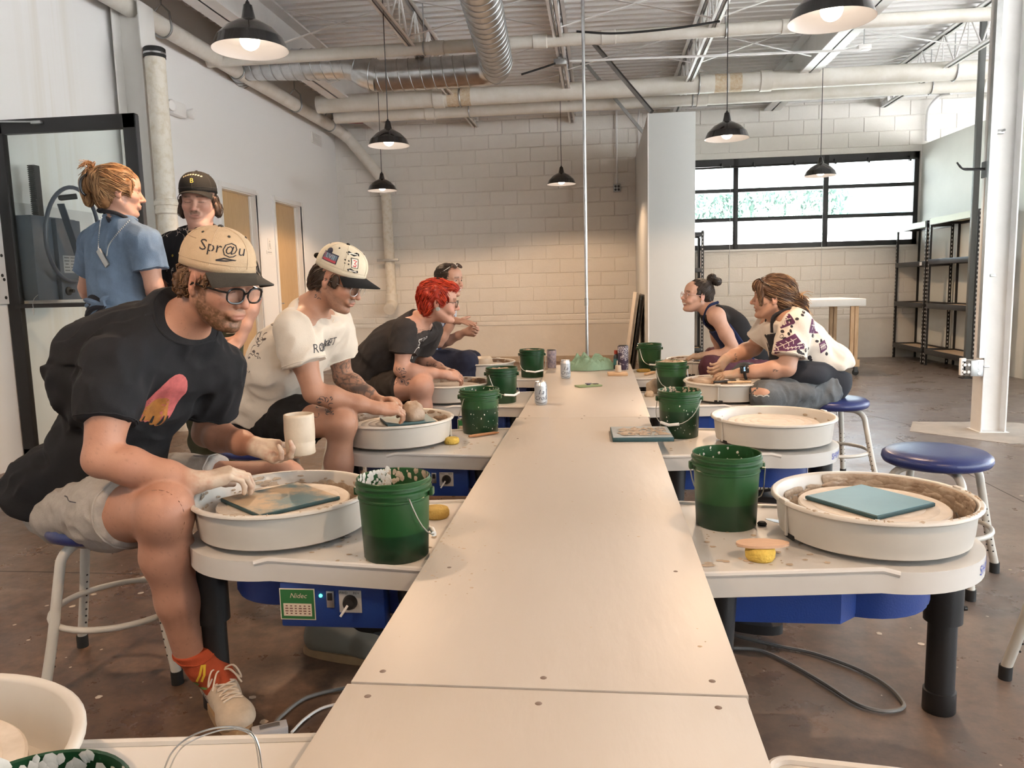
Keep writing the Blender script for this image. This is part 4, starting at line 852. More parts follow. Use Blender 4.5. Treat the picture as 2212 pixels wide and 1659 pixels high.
cable('power_cable', 'grey power cable lying in a long loop on the floor under the right deck', [at(*p, z=.008) for p in g], .0055, M_cab, 6)
cable('power_cable', 'grey power cable curving over the floor behind the beige shoe', [at(*p, z=.008) for p in ((585, 1572), (610, 1545), (660, 1508), (740, 1487), (830, 1478))], .0055, M_cab, 6)
cable('power_cable', 'pale power cable running under the table beside the darker one', [at(*p, z=.007) for p in ((630, 1582), (660, 1552), (700, 1528), (760, 1516), (850, 1500))], .004, M_white, 6)
cable('power_cable', 'thin cable hanging at the stool of the woman in ripped jeans', [at(1815, 850, Y=4.6), at(1812, 880, Y=4.6), at(1806, 905, Y=4.6), at(1816, 930, z=.01)], .003, M_white, 6)
psn = thing('power_block', 'small clear plug block on the floor beside the beige shoe', 'plug', at(583, 1578, z=0)); c = at(583, 1578, z=.012); obj('case', MB().box(c, (.09, .04, .024), rotm(.5), .004), mat('clear_plug', (.45, .45, .47), .15), psn); obj('contacts', MB().box(c+Vector((.0, 0, .013)), (.05, .018, .003), rotm(.5)), M_galv, psn)
# ---------------------------------------------------------------- white work table on casters
wt = thing('rolling_table', 'white topped wooden work table on casters near the shelves', 'table', (2.7, 9.9, 0)); cx1 = 3.05; Ya = 9.42; zt = at(1868, 645, Y=Ya).z; M_canvas = mat('canvas_table_top', (.80, .80, .78), .6, mottle=.04, mscale=5)
xb = at(1866, 700, Y=Ya).x; xa = xb-.98
obj('top', MB().box2((xa, Ya, zt-.085), (xb+.02, Ya+1.0, zt), .008), M_canvas, wt)
for x in (xa+.05, xb-.09):
    for y in (Ya+.06, Ya+.9):
        obj('leg', MB().box2((x-.045, y-.019, .19), (x-.003, y+.019, zt-.085), .002), M_pine, wt); obj('leg', MB().box2((x+.003, y-.019, .19), (x+.045, y+.019, zt-.085), .002), M_pine, wt)
        c = obj('caster', MB().lathe([(0, -.012), (.035, -.012), (.038, 0), (.035, .012), (0, .012)], 16, (x+.03, y, .038), rotm(0, 0, PI/2)), M_blkrub, wt); obj('caster_fork', MB().box2((x+.01, y-.02, .04), (x+.05, y+.02, .105)), M_blk, c)
for y in (Ya+.06, Ya+.9): obj('foot_rail', MB().box2((xa-.02, y-.02, .105), (xb-.02, y+.02, .19), .002), M_pine, wt)
# ---------------------------------------------------------------- boltless shelves
M_part = mat('particle_board', (.60, .47, .34), .8, mottle=.12, mscale=40); M_shelfblk = mat('black_shelf_steel', (.018, .018, .02), .4); M_greenlit = mat('green_lit_shelf', (.66, .74, .60), .5)  # top shelf: green light falling on it is put into the colour
def shelf(lab, x0, x1, y0, y1, zz, axis='y'):
    t = thing('shelving_unit', lab, 'shelf', ((x0+x1)/2, (y0+y1)/2, 0), group=None)
    zt = zz[-1]+.05
    for x in (x0, x1):
        for y in (y0, y1):
            sx = 1 if x == x0 else -1; sy_ = 1 if y == y0 else -1
            p = obj('post', MB().box2((x, y, 0), (x+sx*.038, y+sy_*.004, zt)).box2((x, y, 0), (x+sx*.004, y+sy_*.038, zt)), M_shelfblk, t)
            h = MB(); 
            for k in range(int(zt/.05)):
                z = .04+.05*k; h.box((x+sx*.02, y-sy_*.0005, z), (.011, .003, .022)).box((x-sx*.0005, y+sy_*.02, z), (.003, .011, .022))
            obj('slots', h, mat('slot_light', (.62, .62, .60), .6), p, kind='stuff')
    for i, z in enumerate(zz):
        obj('beam', MB().box2((x0-.002, y0, z-.035), (x0+.02, y1, z+.03), .002), M_shelfblk, t); obj('beam', MB().box2((x1-.02, y0, z-.035), (x1+.002, y1, z+.03), .002), M_shelfblk, t)
        obj('beam', MB().box2((x0, y0-.002, z-.03), (x1, y0+.02, z+.03), .002), M_shelfblk, t); obj('beam', MB().box2((x0, y1-.02, z-.03), (x1, y1+.002, z+.03), .002), M_shelfblk, t)
        obj('shelf_board', MB().box2((x0+.02, y0+.02, z+.0), (x1-.02, y1-.02, z+.013)), M_greenlit if i == len(zz)-1 else M_part, t)
        if i == len(zz)-1: obj('shelf_front', MB().box2((x0-.008, y0+.03, z-.03), (x0-.003, y1-.03, z+.045)), M_greenlit, t)  # front strip carries the same green light in its colour
    return t
zz = [at(1984, y, x=4.14).z for y in (756, 659, 570, 488)]
s1 = shelf('black boltless shelving unit in the corner beside the window', 4.14, 4.47, 10.58, 11.60, zz)
s2 = shelf('black boltless shelving unit behind the dark service pole', 4.14, 4.52, 9.22, 10.50, [z+d for z, d in zip(zz, (0, .0, .02, .02))])
shelf('black shelving unit almost hidden behind the white partition', 1.05, 1.435, 11.15, 11.58, zz)
for s, y in ((s1, 10.66), (s2, 9.3)): obj('price_tag', MB().box((4.134, y+.05, zz[2]), (.003, .07, .045)), M_white, s)
# leaning panels
lp = thing('leaning_panel', 'cream board leaning against the left side of the partition', 'board', (.4, 9.9, 0)); R = rotm(0, .135)
obj('board', MB().box((.375, 9.98, .52), (.025, .9, 1.03), R, .003), mat('cream_board', (.72, .66, .58), .6, mottle=.06, mscale=3), lp)
lq = thing('leaning_panel', 'black framed panel leaning between the cream board and the partition', 'board', (.44, 9.8, 0)); obj('panel', MB().box((.425, 9.90, .505), (.022, .96, 1.0), R, .002), M_blkgl, lq); obj('frame', MB().box((.452, 9.90, .505), (.014, .98, 1.01), R, .003), mat('dark_brown_frame', (.05, .04, .035), .5), lq)
# ---------------------------------------------------------------- things on the table
M_can = mat('can_pale_blue', (.56, .62, .68), .3, metal=.55, mottle=.1, mscale=30); M_alu = mat('can_aluminium', (.75, .75, .75), .28, metal=1); M_ink = mat('navy_can_lettering', (.015, .02, .06), .5)
def can(px, py, rot, lab):
    p = at(px, py, z=TZ); t = thing('drink_can', lab, 'can', (p.x, p.y, TZ), rot, 'sparkling water cans', local=True)
    obj('body', MB().lathe([(0, .004), (.022, .003), (.026, 0), (.0275, .003), (.0325, .012), (.033, .016), (.033, .1)], 32), M_can, t, smooth=50)
    obj('shoulder', MB().lathe([(.033, .1), (.0322, .106), (.0275, .1165), (.0272, .119), (.028, .1205), (.0272, .1215), (.0258, .119), (0, .1175)], 32), M_alu, t, smooth=50)
    obj('pull_tab', MB().box((0, -.004, .1195), (.012, .022, .0015), bev=.0006), M_alu, t)
    a0 = math.atan2(-p.y, -p.x)-rot
    for tx, dz, da, sz in (('La', .068, .05, .034), ('Croix', .038, .02, .031)):
        v, f = text_mesh(tx, sz, .35); obj('can_lettering', MB().add([(.0334*math.cos(a0+da+q.x/.0334), .0334*math.sin(a0+da+q.x/.0334), dz+q.y) for q in v], f), M_ink, t)
    v, f = stroke2([(-.03+.006*k, .018-.006*math.sin(PI*k/10)) for k in range(11)], .002); obj('can_stroke', MB().add([(.0334*math.cos(a0+q.x/.0334), .0334*math.sin(a0+q.x/.0334), q.y) for q in v], f), M_ink, t)
    v, f = stroke2([(.018, .045), (.024, .05), (.026, .062), (.024, .085)], .004); obj('can_stripe', MB().add([(.0334*math.cos(a0+.3+q.x/.0334), .0334*math.sin(a0+.3+q.x/.0334), q.y) for q in v], f), M_ink, t)
can(1169, 874, .1, 'pale sparkling water can with script lettering, nearer of the two on the table'); can(1222, 817, .0, 'farther pale sparkling water can with script lettering, nearer the green towel')
ph = thing('phone', 'phone in a sage green case with a round grip, lying on the table', 'phone', at(1272, 834, z=TZ)); c = at(1271, 833, z=TZ+.005); R = rotm(.45)
obj('case', MB().box(c, (.152, .075, .010), R, .004), mat('sage_phone_case', (.20, .27, .13), .5), ph); obj('grip', MB().lathe([(.012, 0), (.012, .006), (.02, .007), (.021, .010), (0, .0105)], 20, c+R @ Vector((.0, .0, .005))), mat('lilac_grip', (.10, .09, .16), .4), ph)
cam_b = R @ Vector((.055, .018, .006)); obj('camera_bump', MB().box(c+cam_b, (.03, .03, .003), R, .001), M_blk, ph)
# towel: a crumpled cloth
def cloth_blob(name, lab, cat_, c, sx, sy_, h, m, seed, rot=0):
    n = 46; mb = MB(); vs = []; R = rotm(rot); sd = Vector((seed*3.1, seed*1.7, 0))
    for i in range(n+1):
        for j in range(n+1):
            u, v = i/n*2-1, j/n*2-1; r = math.sqrt(u*u+v*v); base = max(0, 1-r**2.2)
            q = Vector((u*1.3, v*1.3, 0)); w = noise.noise(q*1.4+sd)*.5+abs(noise.noise(q*2.6+sd))*.9-.15+abs(noise.noise(q*5+sd))*.25
            z = h*(.25*base**.4+base**.7*max(0, .45+w)); e = 1+.16*noise.noise(q*1.1+sd*2); vs.append(c+R @ Vector((u*sx*e*(1-.2*abs(v)), v*sy_*e*(1-.2*abs(u)), max(.003, z))))
    mb.add(vs, [(i*(n+1)+j, (i+1)*(n+1)+j, (i+1)*(n+1)+j+1, i*(n+1)+j+1) for i in range(n) for j in range(n)])
    return tag(obj(name, mb, m, smooth='all'), lab, cat_)
M_towel = mat('sage_green_terry', (.27, .42, .30), .95, mottle=.15, mscale=40, bump=.6, bscale=260)
cloth_blob('towel', 'crumpled sage green towel at the far end of the long table', 'towel', at(1275, 797, z=TZ), .19, .15, .105, M_towel, 2, .1)
tw = thing('tumbler', 'dark purple tumbler with a white swirl pattern near the end of the table', 'tumbler', at(1346, 797, z=TZ)); c = at(1346, 798, z=TZ)
def swirl_mat():
    m = mat('purple_swirl_print', (.05, .035, .07), .4); n = m.node_tree; L = n.links; b = n.nodes['Principled BSDF']; v = n.nodes.new('ShaderNodeTexVoronoi'); v.feature = 'DISTANCE_TO_EDGE'; v.inputs['Scale'].default_value = 90
    t = n.nodes.new('ShaderNodeTexNoise'); t.inputs['Scale'].default_value = 14; L.new(n.nodes[m['map']].outputs[0], t.inputs['Vector']); L.new(n.nodes[m['map']].outputs[0], v.inputs['Vector'])
    a = n.nodes.new('ShaderNodeMath'); a.operation = 'LESS_THAN'; a.inputs[1].default_value = .06; L.new(v.outputs['Distance'], a.inputs[0]); g = n.nodes.new('ShaderNodeMath'); g.operation = 'GREATER_THAN'; g.inputs[1].default_value = .5; L.new(t.outputs[0], g.inputs[0])
    k = n.nodes.new('ShaderNodeMath'); k.operation = 'MULTIPLY'; L.new(a.outputs[0], k.inputs[0]); L.new(g.outputs[0], k.inputs[1]); x = n.nodes.new('ShaderNodeMix'); x.data_type = 'RGBA'; x.inputs[6].default_value = (.05, .035, .07, 1); x.inputs[7].default_value = (.6, .58, .6, 1)
    L.new(k.outputs[0], x.inputs[0]); L.new(x.outputs[2], b.inputs['Base Color']); return m
obj('body', MB().lathe([(0, 0), (.036, 0), (.038, .003), (.039, .165), (.037, .168), (.034, .165), (.034, .01)], 28, c), swirl_mat(), tw); obj('lid', MB().lathe([(0, .174), (.03, .174), (.036, .166), (.036, .16)], 24, c), M_blk, tw)
sb = thing('small_bottle', 'slim dark bottle with a red cap beside the purple tumbler', 'bottle', at(1332, 797, z=TZ)); c = at(1331, 797, z=TZ); obj('body', MB().lathe([(0, 0), (.018, 0), (.019, .003), (.019, .09), (.012, .102), (.012, .11), (0, .11)], 18, c), mat('dark_bottle', (.04, .05, .06), .3), sb)
obj('cap', MB().lathe([(0, .135), (.014, .135), (.0145, .108), (.012, .108)], 18, c), mat('red_cap', (.35, .04, .02), .4), sb); obj('label', MB().lathe([(.0194, .03), (.0194, .075)], 18, c), mat('teal_label', (.05, .18, .2), .5), sb)
wb2 = thing('wooden_bat', 'small square wooden bat on the table with a little clay cylinder on it', 'bat', at(1334, 810, z=TZ)); c = at(1334, 810, z=TZ); obj('board', MB().box(c+Vector((0, 0, .009)), (.13, .12, .018), rotm(.05), .003), mat('warm_wood', (.60, .40, .24), .6, mottle=.15, mscale=10, stretch=(2, 12, 2)), wb2)
cc = thing('clay_cylinder', 'small thrown clay cylinder standing on the wooden bat', 'clay pot', c+Vector((.005, .01, .018))); cz = c+Vector((.005, .012, .0185)); obj('wall', MB().lathe([(0, 0), (.021, 0), (.0215, .004), (.0195, .042), (.0185, .046), (.016, .044), (.017, .006), (0, .006)], 24, cz, wob=lambda a, z: .02*math.sin(3*a+z*90)), M_clayp, cc)
obj('stick', MB().tube([cz+Vector((-.01, .02, .0)), cz+Vector((-.006, .02, .075))], .004, 8), M_clayp, cc)
pt2 = thing('tumbler', 'patterned pink and grey tumbler half hidden behind the far left bucket', 'tumbler', at(1186, 812, z=TZ)); c = at(1176, 790, z=TZ); c = Vector((-.365, 5.72, TZ)); obj('body', MB().lathe([(0, 0), (.032, 0), (.036, .13), (.034, .13), (.031, .006), (0, .006)], 24, c), mat('pink_grey_print', (.45, .36, .37), .5, mottle=.6, mscale=60, col2=(.12, .12, .2)), pt2); obj('lid', MB().lathe([(0, .138), (.03, .138), (.036, .13)], 20, c), M_blk, pt2)
# bats
M_bat = mat('teal_plastic_bat', (.105, .235, .285), .4, mottle=.12, mscale=9); M_batd = mat('dark_teal_bat_edge', (.02, .065, .075), .5)
def bat(lab, c, R, s, h=.009, m=None, name='square_bat'):
    t = thing(name, lab, 'bat', c); obj('plate', MB().box(c+Vector((0, 0, h/2)), (s, s, h), R, .0015), M_batd, t); obj('face', MB().box(c+Vector((0, 0, h+.0006)), (s-.006, s-.006, .0012), R), m or M_bat, t)
    return t
bt = bat('blue square bat lying on the clean wheel head at the right', Vector((.672, 2.005, .5812)), rotm(math.radians(34)), .215)
for k in (0, 1, 2): obj('bat_pin', MB().lathe([(0, .004), (.005, .004), (.005, 0)], 10, Vector((.672, 2.005, .579))+rotm(math.radians(34+90*k)) @ Vector((.107, .107, 0))), M_white, bt)
M_claybat = mat('clay_swirled_bat', (.11, .19, .21), .45, mottle=.9, mscale=9, col2=(.42, .31, .2), mlo=.42, mhi=.56)
bat('blue square bat streaked with clay beside the biggest green bucket', Vector((-.88, 1.985, .5812)), rotm(math.radians(-40)), .235, m=M_claybat)
bat('blue bat with a lump of clay, in front of the man in white', Vector((-.83, 3.22, .5812)), rotm(math.radians(25)), .21)
cb = bat('pale blue bat spread with grey clay on the table edge', Vector((.155, 3.1, TZ+.0003)), rotm(.03), .235, .016, mat('pale_blue_bat', (.33, .38, .41), .5, mottle=.3, mscale=8)); c = at(1358, 936, z=TZ); 
M_greyclay = mat('grey_clay', (.38, .31, .24), .6, mottle=.35, mscale=25, bump=.5, bscale=60)
cbl = cb.location.copy(); obj('clay_scrapings', splats(90, lambda r: (cbl.x+r.uniform(-.075, .10), cbl.y+r.uniform(-.08, .08)), TZ+.0175, 31, .008, .022, .006), M_greyclay, cb, kind='stuff')
# sponges and tools
M_sponge = mat('yellow_sponge', (.72, .50, .10), .9, mottle=.2, mscale=30, bump=.6, bscale=150); M_spongeo = mat('clay_stained_sponge', (.55, .36, .09), .9, mottle=.35, mscale=16, bump=.6, bscale=150)
def sponge(p, r, h, m, lab, sx=1, rz=0): 
    t = MB().lathe([(0, 0), (r*.9, 0), (r, h*.2), (r*1.02, h*.6), (r*.93, h*.95), (r*.8, h), (0, h*1.03)], 26, p, rotm(rz), sx=sx, wob=lambda a, z: .02*math.sin(4*a+z*70)); return tag(obj('sponge', t, m, smooth='all'), lab, 'sponge')
P = lambda px, py: at(px, py, z=DZt-.005)
sponge(P(1642, 1207), .034, .031, M_sponge, 'yellow sponge under a wooden rib on the right hand deck'); sponge(P(976, 958), .031, .026, M_sponge, 'clean yellow sponge beside the splash pan of the man in the white shirt')
sponge(P(941, 1117), .034, .03, M_spongeo, 'dirty yellow sponge behind the biggest green bucket', 1.15); sponge(P(1104, 861), .03, .03, M_spongeo, 'small sponge beside the bucket of the red haired person')
sponge(P(1390, 803), .042, .02, M_spongeo, 'flat tan sponge in front of the far right bucket', 1.2)
c = P(1641, 1207)+Vector((.0, .004, .033)); R = rotm(.06)
tag(obj('wooden_rib', MB().prism([(.062*math.cos(a)*(1+.12*math.cos(a)), .03*math.sin(a)) for a in np.linspace(0, 2*PI, 24, endpoint=False)], 0, .006, Matrix.Translation(c) @ R.to_4x4()), mat('rib_wood', (.56, .36, .24), .55, mottle=.15, mscale=12, stretch=(2, 14, 2))), 'wooden throwing rib lying on top of the yellow sponge', 'tool')
a, b = P(1013, 946), P(1078, 937); tag(obj('wooden_tool', MB().tube([a+Vector((0, 0, .007)), a.lerp(b, .15)+Vector((0, 0, .007)), a.lerp(b, .85)+Vector((0, 0, .007)), b+Vector((0, 0, .006))], [.005, .0065, .006, .0025], 10), mat('tool_wood', (.42, .21, .10), .5)), 'thin wooden modelling tool lying in front of the splashed bucket', 'tool')
a, b = P(1395, 811), P(1412, 807); tag(obj('wooden_tool', MB().box((a+b)/2+Vector((0, 0, .01)), ((b-a).length*1.1, .025, .015), frame3(b-a), .003), M_pine), 'short wooden block beside the flat tan sponge', 'tool')
a, b = P(1098, 852), P(1112, 850); tag(obj('wooden_tool', MB().tube([a+Vector((0, 0, .035)), b+Vector((0, 0, .035))], [.004, .008], 8), mat('tool_wood')if 0 else MATS['tool_wood']), 'small brown tool lying behind the small sponge', 'tool')
for px, py, s in ((1666, 1137, 1), (1680, 1150, .9)):
    c = P(px, py); 
    if s == 1: rbt = tag(obj('metal_rib', MB().prism([(.04*math.cos(a)*(1 if math.sin(a) > 0 else .85), .02*math.sin(a)) for a in np.linspace(0, 2*PI, 20, endpoint=False)], 0, .0015, Matrix.Translation(c+Vector((.02, .0, .012))) @ rotm(.3, .25).to_4x4()), M_galv), 'thin metal rib beside the right hand splash pan', 'tool')
for i, (px, py) in enumerate(((1646, 1134), (1028, 930))): tag(obj('cork_plug', MB().lathe([(0, 0), (.011, 0), (.013, .004), (.009, .009), (0, .01)], 14, P(px, py)), M_blkrub), ('black rubber plug lying beside the right hand splash pan', 'black rubber plug beside the clean yellow sponge')[i], 'plug')
c = P(750, 1158); tag(obj('cork_plug', MB().lathe([(0, 0), (.012, 0), (.013, .004), (.009, .008), (0, .009)], 14, c), M_galv), 'grey plug lying between the pan and the biggest bucket', 'plug')
# clay lumps
def lump(name, lab, c, r, m, seed, parent=None):
    rg = random.Random(seed); mb = MB().sphere((0, 0, 0), (1, 1, 1), 22, 14); vs = []
    for v in mb.v: q = Vector(v); d = 1+.22*noise.noise(q*1.6+Vector((seed, 0, 0)))+.1*noise.noise(q*4+Vector((seed, 3, 0))); w = Vector((q.x*r[0]*d, q.y*r[1]*d, max(-.35, q.z)*r[2]*d)); vs.append(Vector(c)+w+Vector((0, 0, r[2]*.33)))
    mb.v = [tuple(v) for v in vs]; return tag(obj(name, mb, m, smooth='all'), lab, 'clay')
lump('clay_lump', 'torn lump of brown clay on the deck beside the heaped bucket', P(1412, 848), (.05, .045, .062), M_clayd, 3); lump('clay_lump', 'small brown clay scrap at the foot of the torn lump', P(1403, 856), (.028, .025, .025), M_clayd, 5)
lc = Vector((-.86, 5.63, .58)); tag(obj('clay_mound', MB().lathe([(0, 0), (.062, 0), (.066, .02), (.062, .045), (.045, .06), (0, .064)], 28, lc), M_clayp), 'smooth round mound of clay on the far left wheel', 'clay')
lump('clay_lump', 'lump of clay held under the hands of the man in the white shirt', (-.80, 3.2, .592), (.05, .05, .06), M_clay, 8)
sl = at(1560, 815, z=.60); lump('clay_slab', 'coarse brown clay piled in the pan of the woman in the spotted blouse', (.60, 4.44, .582), (.12, .10, .02), M_clay, 9); lump('clay_slab', 'wet clay in the far right pan under the hands of the woman with the bun', (.62, 5.62, .582), (.12, .1, .018), M_clay, 10)
for i, (dx, dy, rz, lab) in enumerate(((.0, -.05, .2, 'wooden tool lying across the pan below the watch'), (.07, -.07, -.1, 'second wooden tool lying beside the first below the watch'))):
    tag(obj('wooden_tool', MB().tube([Vector((.66+dx-.06, 4.28+dy, .61)), Vector((.66+dx+.06, 4.28+dy+rz*.1, .612))], .007, 8), M_pine if i else M_blk), lab, 'tool')
# cutting wire loop on the near left deck
g = [(352, 1668), (372, 1625), (405, 1595), (450, 1576), (500, 1570), (540, 1580), (558, 1610), (566, 1660)]
cable('cutting_wire', 'springy clay cutting wire arching over the near left deck', [at(px, py, Y=.86-.0002*abs(px-450)) for px, py in g], .0012, M_galv, 8)
cable('cutting_wire', 'second strand of the clay cutting wire on the near left deck', [at(px, py, Y=.85) for px, py in ((365, 1664), (380, 1632), (402, 1608), (450, 1585), (505, 1574), (545, 1590), (556, 1625), (560, 1664))], .001, M_galv, 8)
# ---------------------------------------------------------------- figures: smooth distance fields turned into one continuous mesh
def vnoise(P, sc, seed=0):
    q = P*np.float32(sc)+np.float32(seed*17.13); i = np.floor(q).astype(np.int64); f = (q-i).astype(np.float32); f = f*f*(3-2*f)
    def h(x, y, z):
        n = (x*73856093) ^ (y*19349663) ^ (z*83492791); n = (n ^ (n >> 13))*1274126177; return ((n & 0xffff)/32767.5-1).astype(np.float32)
    x, y, z = i[..., 0], i[..., 1], i[..., 2]; fx, fy, fz = f[..., 0], f[..., 1], f[..., 2]; r = 0
    for a in (0, 1):
        for b in (0, 1):
            for c in (0, 1): r = r+h(x+a, y+b, z+c)*(fx if a else 1-fx)*(fy if b else 1-fy)*(fz if c else 1-fz)
    return r
A3 = lambda v: np.array(tuple(v), np.float32)
class SDF:
    def __init__(s): s.ops = []
    def _p(s, fn, lo, hi, k, sub): s.ops.append((fn, np.minimum(lo, hi), np.maximum(lo, hi), k, sub)); return s
    def rc(s, a, b, ra, rb=None, k=.012, sub=False, clip=None):
        cp_, cn_ = (A3(clip[0]), A3(Vector(clip[1]).normalized())) if clip else (None, None)
        a, b = A3(a), A3(b); rb = ra if rb is None else rb; d = b-a; L2 = float(d @ d)+1e-12; m = max(ra, rb)
        def fn(P):
            q = P-a; t = np.clip((q @ d)/L2, 0, 1); w = q-t[..., None]*d; g = np.sqrt((w*w).sum(-1))-(ra+(rb-ra)*t)
            return g if cn_ is None else np.maximum(g, (P-cp_) @ cn_)
        return s._p(fn, np.minimum(a, b)-m, np.maximum(a, b)+m, k, sub)
    def chain(s, pts, rs, k=.012, clip=None):
        for i in range(len(pts)-1): s.rc(pts[i], pts[i+1], rs[i], rs[i+1], k, clip=clip)
        return s
    def el(s, c, r, R=None, k=.012, sub=False):
        c = A3(c); r = np.array(r, np.float32); Rm = np.array(R, np.float32) if R is not None else None; m = float(r.max())
        def fn(P):
            q = P-c
            if Rm is not None: q = q @ Rm
            u = q/r; k0 = np.sqrt((u*u).sum(-1)); w = q/(r*r); k1 = np.sqrt((w*w).sum(-1))+1e-9; return k0*(k0-1)/k1
        e = np.sqrt(((Rm*r)**2).sum(1)) if Rm is not None else r
        return s._p(fn, c-e, c+e, k, sub)
    def bx(s, c, h, R=None, rd=.005, k=.008, sub=False):
        c = A3(c); h = np.array(h, np.float32)-rd; Rm = np.array(R, np.float32) if R is not None else None
        def fn(P):
            q = P-c
            if Rm is not None: q = q @ Rm
            q = np.abs(q)-h; return np.sqrt((np.maximum(q, 0)**2).sum(-1))+np.minimum(q.max(-1), 0)-rd
        e = (np.abs(Rm) @ (h+rd)) if Rm is not None else h+rd
        return s._p(fn, c-e, c+e, k, sub)
    def cut(s, p, n, box=None, k=.004):
        """removes what lies on the side the normal n points to (within box)"""
        p, n = A3(p), A3(Vector(n).normalized()); lo, hi = (np.full(3, -9, np.float32), np.full(3, 9, np.float32)) if box is None else (A3(box[0]), A3(box[1]))
        return s._p(lambda P: -((P-p) @ n), lo, hi, k, True)
    def noise(s, amp, sc, R=None, st=(1, 1, 1), seed=0, ridge=False, box=None):
        Rm = np.array(R, np.float32) if R is not None else None; stv = np.array(st, np.float32)
        def fn(P):
            q = P @ Rm if Rm is not None else P
            n = vnoise(q*stv, sc, seed); return amp*(1-2*np.abs(n) if ridge else n)
        lo, hi = (np.full(3, -9, np.float32), np.full(3, 9, np.float32)) if box is None else (A3(box[0]), A3(box[1]))
        s.ops.append((fn, lo, hi, None, 'n')); return s
    def bounds(s):
        u = [o for o in s.ops if o[4] is False]; return np.min([o[1] for o in u], 0)-.02, np.max([o[2] for o in u], 0)+.02
    def field(s, lo, hi, res):
        lo = np.array(lo, np.float32); n = np.ceil((np.array(hi)-lo)/res).astype(int)+1; F = np.full(n, .06, np.float32)
        ax = [lo[i]+res*np.arange(n[i], dtype=np.float32) for i in range(3)]
        for fn, a, b, k, sub in s.ops:
            if sub == 'n' or k is None: m = 0
            else: m = k*1.1+2.5*res
            i0 = np.clip(np.floor((a-m-lo)/res).astype(int), 0, n); i1 = np.clip(np.ceil((b+m-lo)/res).astype(int)+1, 0, n)
            if (i1 <= i0).any(): continue
            sl = tuple(slice(p, q) for p, q in zip(i0, i1)); G = np.stack(np.meshgrid(*[ax[i][sl[i]] for i in range(3)], indexing='ij'), -1); f = F[sl]
            if sub == 'n':
                w = np.abs(f) < .03; 
                if w.any(): f[w] -= fn(G[w])
                continue
            if sub:
                w = f < k+2.5*res
                if not w.any(): continue
                d = -fn(G[w]); g = f[w]; h = np.clip(.5-.5*(g-d)/k, 0, 1); f[w] = g*(1-h)+d*h+k*h*(1-h)
            else:
                d = fn(G); h = np.clip(.5+.5*(f-d)/k, 0, 1); f[...] = f*(1-h)+d*h-k*h*(1-h)
        return F, lo
    def mesh(s, res, lo=None, hi=None, keep=None, drop=()):
        if lo is None: lo, hi = s.bounds()
        F, lo = s.field(lo, hi, res); I = F < 0; n = np.array(F.shape)
        c = np.zeros(n-1, np.int8)
        for a in (0, 1):
            for b in (0, 1):
                for d in (0, 1): c += I[a:n[0]-1+a, b:n[1]-1+b, d:n[2]-1+d]
        act = (c > 0) & (c < 8); ci = np.argwhere(act); idx = -np.ones(n-1, np.int64); idx[act] = np.arange(len(ci))
        if not len(ci): return np.zeros((0, 3)), np.zeros((0, 4), int)
        S_ = np.zeros((len(ci), 3), np.float32); N_ = np.zeros(len(ci), np.float32)
        co = [np.array(t) for t in ((0,0,0),(1,0,0),(0,1,0),(1,1,0),(0,0,1),(1,0,1),(0,1,1),(1,1,1))]; V8 = [F[tuple((ci+t).T)] for t in co]
        for p, q in ((0,1),(2,3),(4,5),(6,7),(0,2),(1,3),(4,6),(5,7),(0,4),(1,5),(2,6),(3,7)):
            a, b = V8[p], V8[q]; m = (a < 0) != (b < 0); t = np.where(m, a/np.where(m, a-b, 1), 0)
            S_ += np.where(m[:, None], co[p]+t[:, None]*(co[q]-co[p]), 0); N_ += m
        V = lo+res*(ci+S_/N_[:, None]); Q = []
        for ax in range(3):
            u, v = (ax+1) % 3, (ax+2) % 3
            a = np.take(I, range(0, n[ax]-1), ax); b = np.take(I, range(1, n[ax]), ax); e = np.argwhere(a != b)
            e = e[(e[:, u] > 0) & (e[:, v] > 0) & (e[:, u] < n[u]-1) & (e[:, v] < n[v]-1)]
            if not len(e): continue
            fl = a[tuple(e.T)]; ou = np.zeros(3, int); ou[u] = 1; ov = np.zeros(3, int); ov[v] = 1
            qd = np.stack([idx[tuple((e-ou-ov).T)], idx[tuple((e-ov).T)], idx[tuple(e.T)], idx[tuple((e-ou).T)]], 1); qd[~fl] = qd[~fl][:, ::-1]; Q.append(qd)
        Q = np.concatenate(Q); cen = V[Q].mean(1); ok = np.ones(len(Q), bool)
        if keep is not None: ok &= ((cen > np.array(keep[0])-.0012) & (cen < np.array(keep[1])+.0012)).all(1)
        for b in drop: ok &= ~((cen > np.array(b[0])) & (cen < np.array(b[1]))).all(1)
        Q = Q[ok]; used = np.unique(Q); rm = -np.ones(len(V), np.int64); rm[used] = np.arange(len(used)); return V[used], rm[Q]
def build(s, res, fine=()):
    """fine: [(lo, hi, res)]; one mesh of the whole field, finer inside the given boxes"""
    lo, hi = s.bounds(); v, q = s.mesh(res, lo, hi, drop=[(b[0], b[1]) for b in fine]); Vs, Qs, k = [v], [q], len(v)
    for i, (l, h, r) in enumerate(fine):
        v, q = s.mesh(r, np.array(l)-4*r, np.array(h)+4*r, keep=(l, h), drop=[(b[0], b[1]) for b in fine[:i]]); Vs.append(v); Qs.append(q+k); k += len(v)
    return np.concatenate(Vs), np.concatenate(Qs)
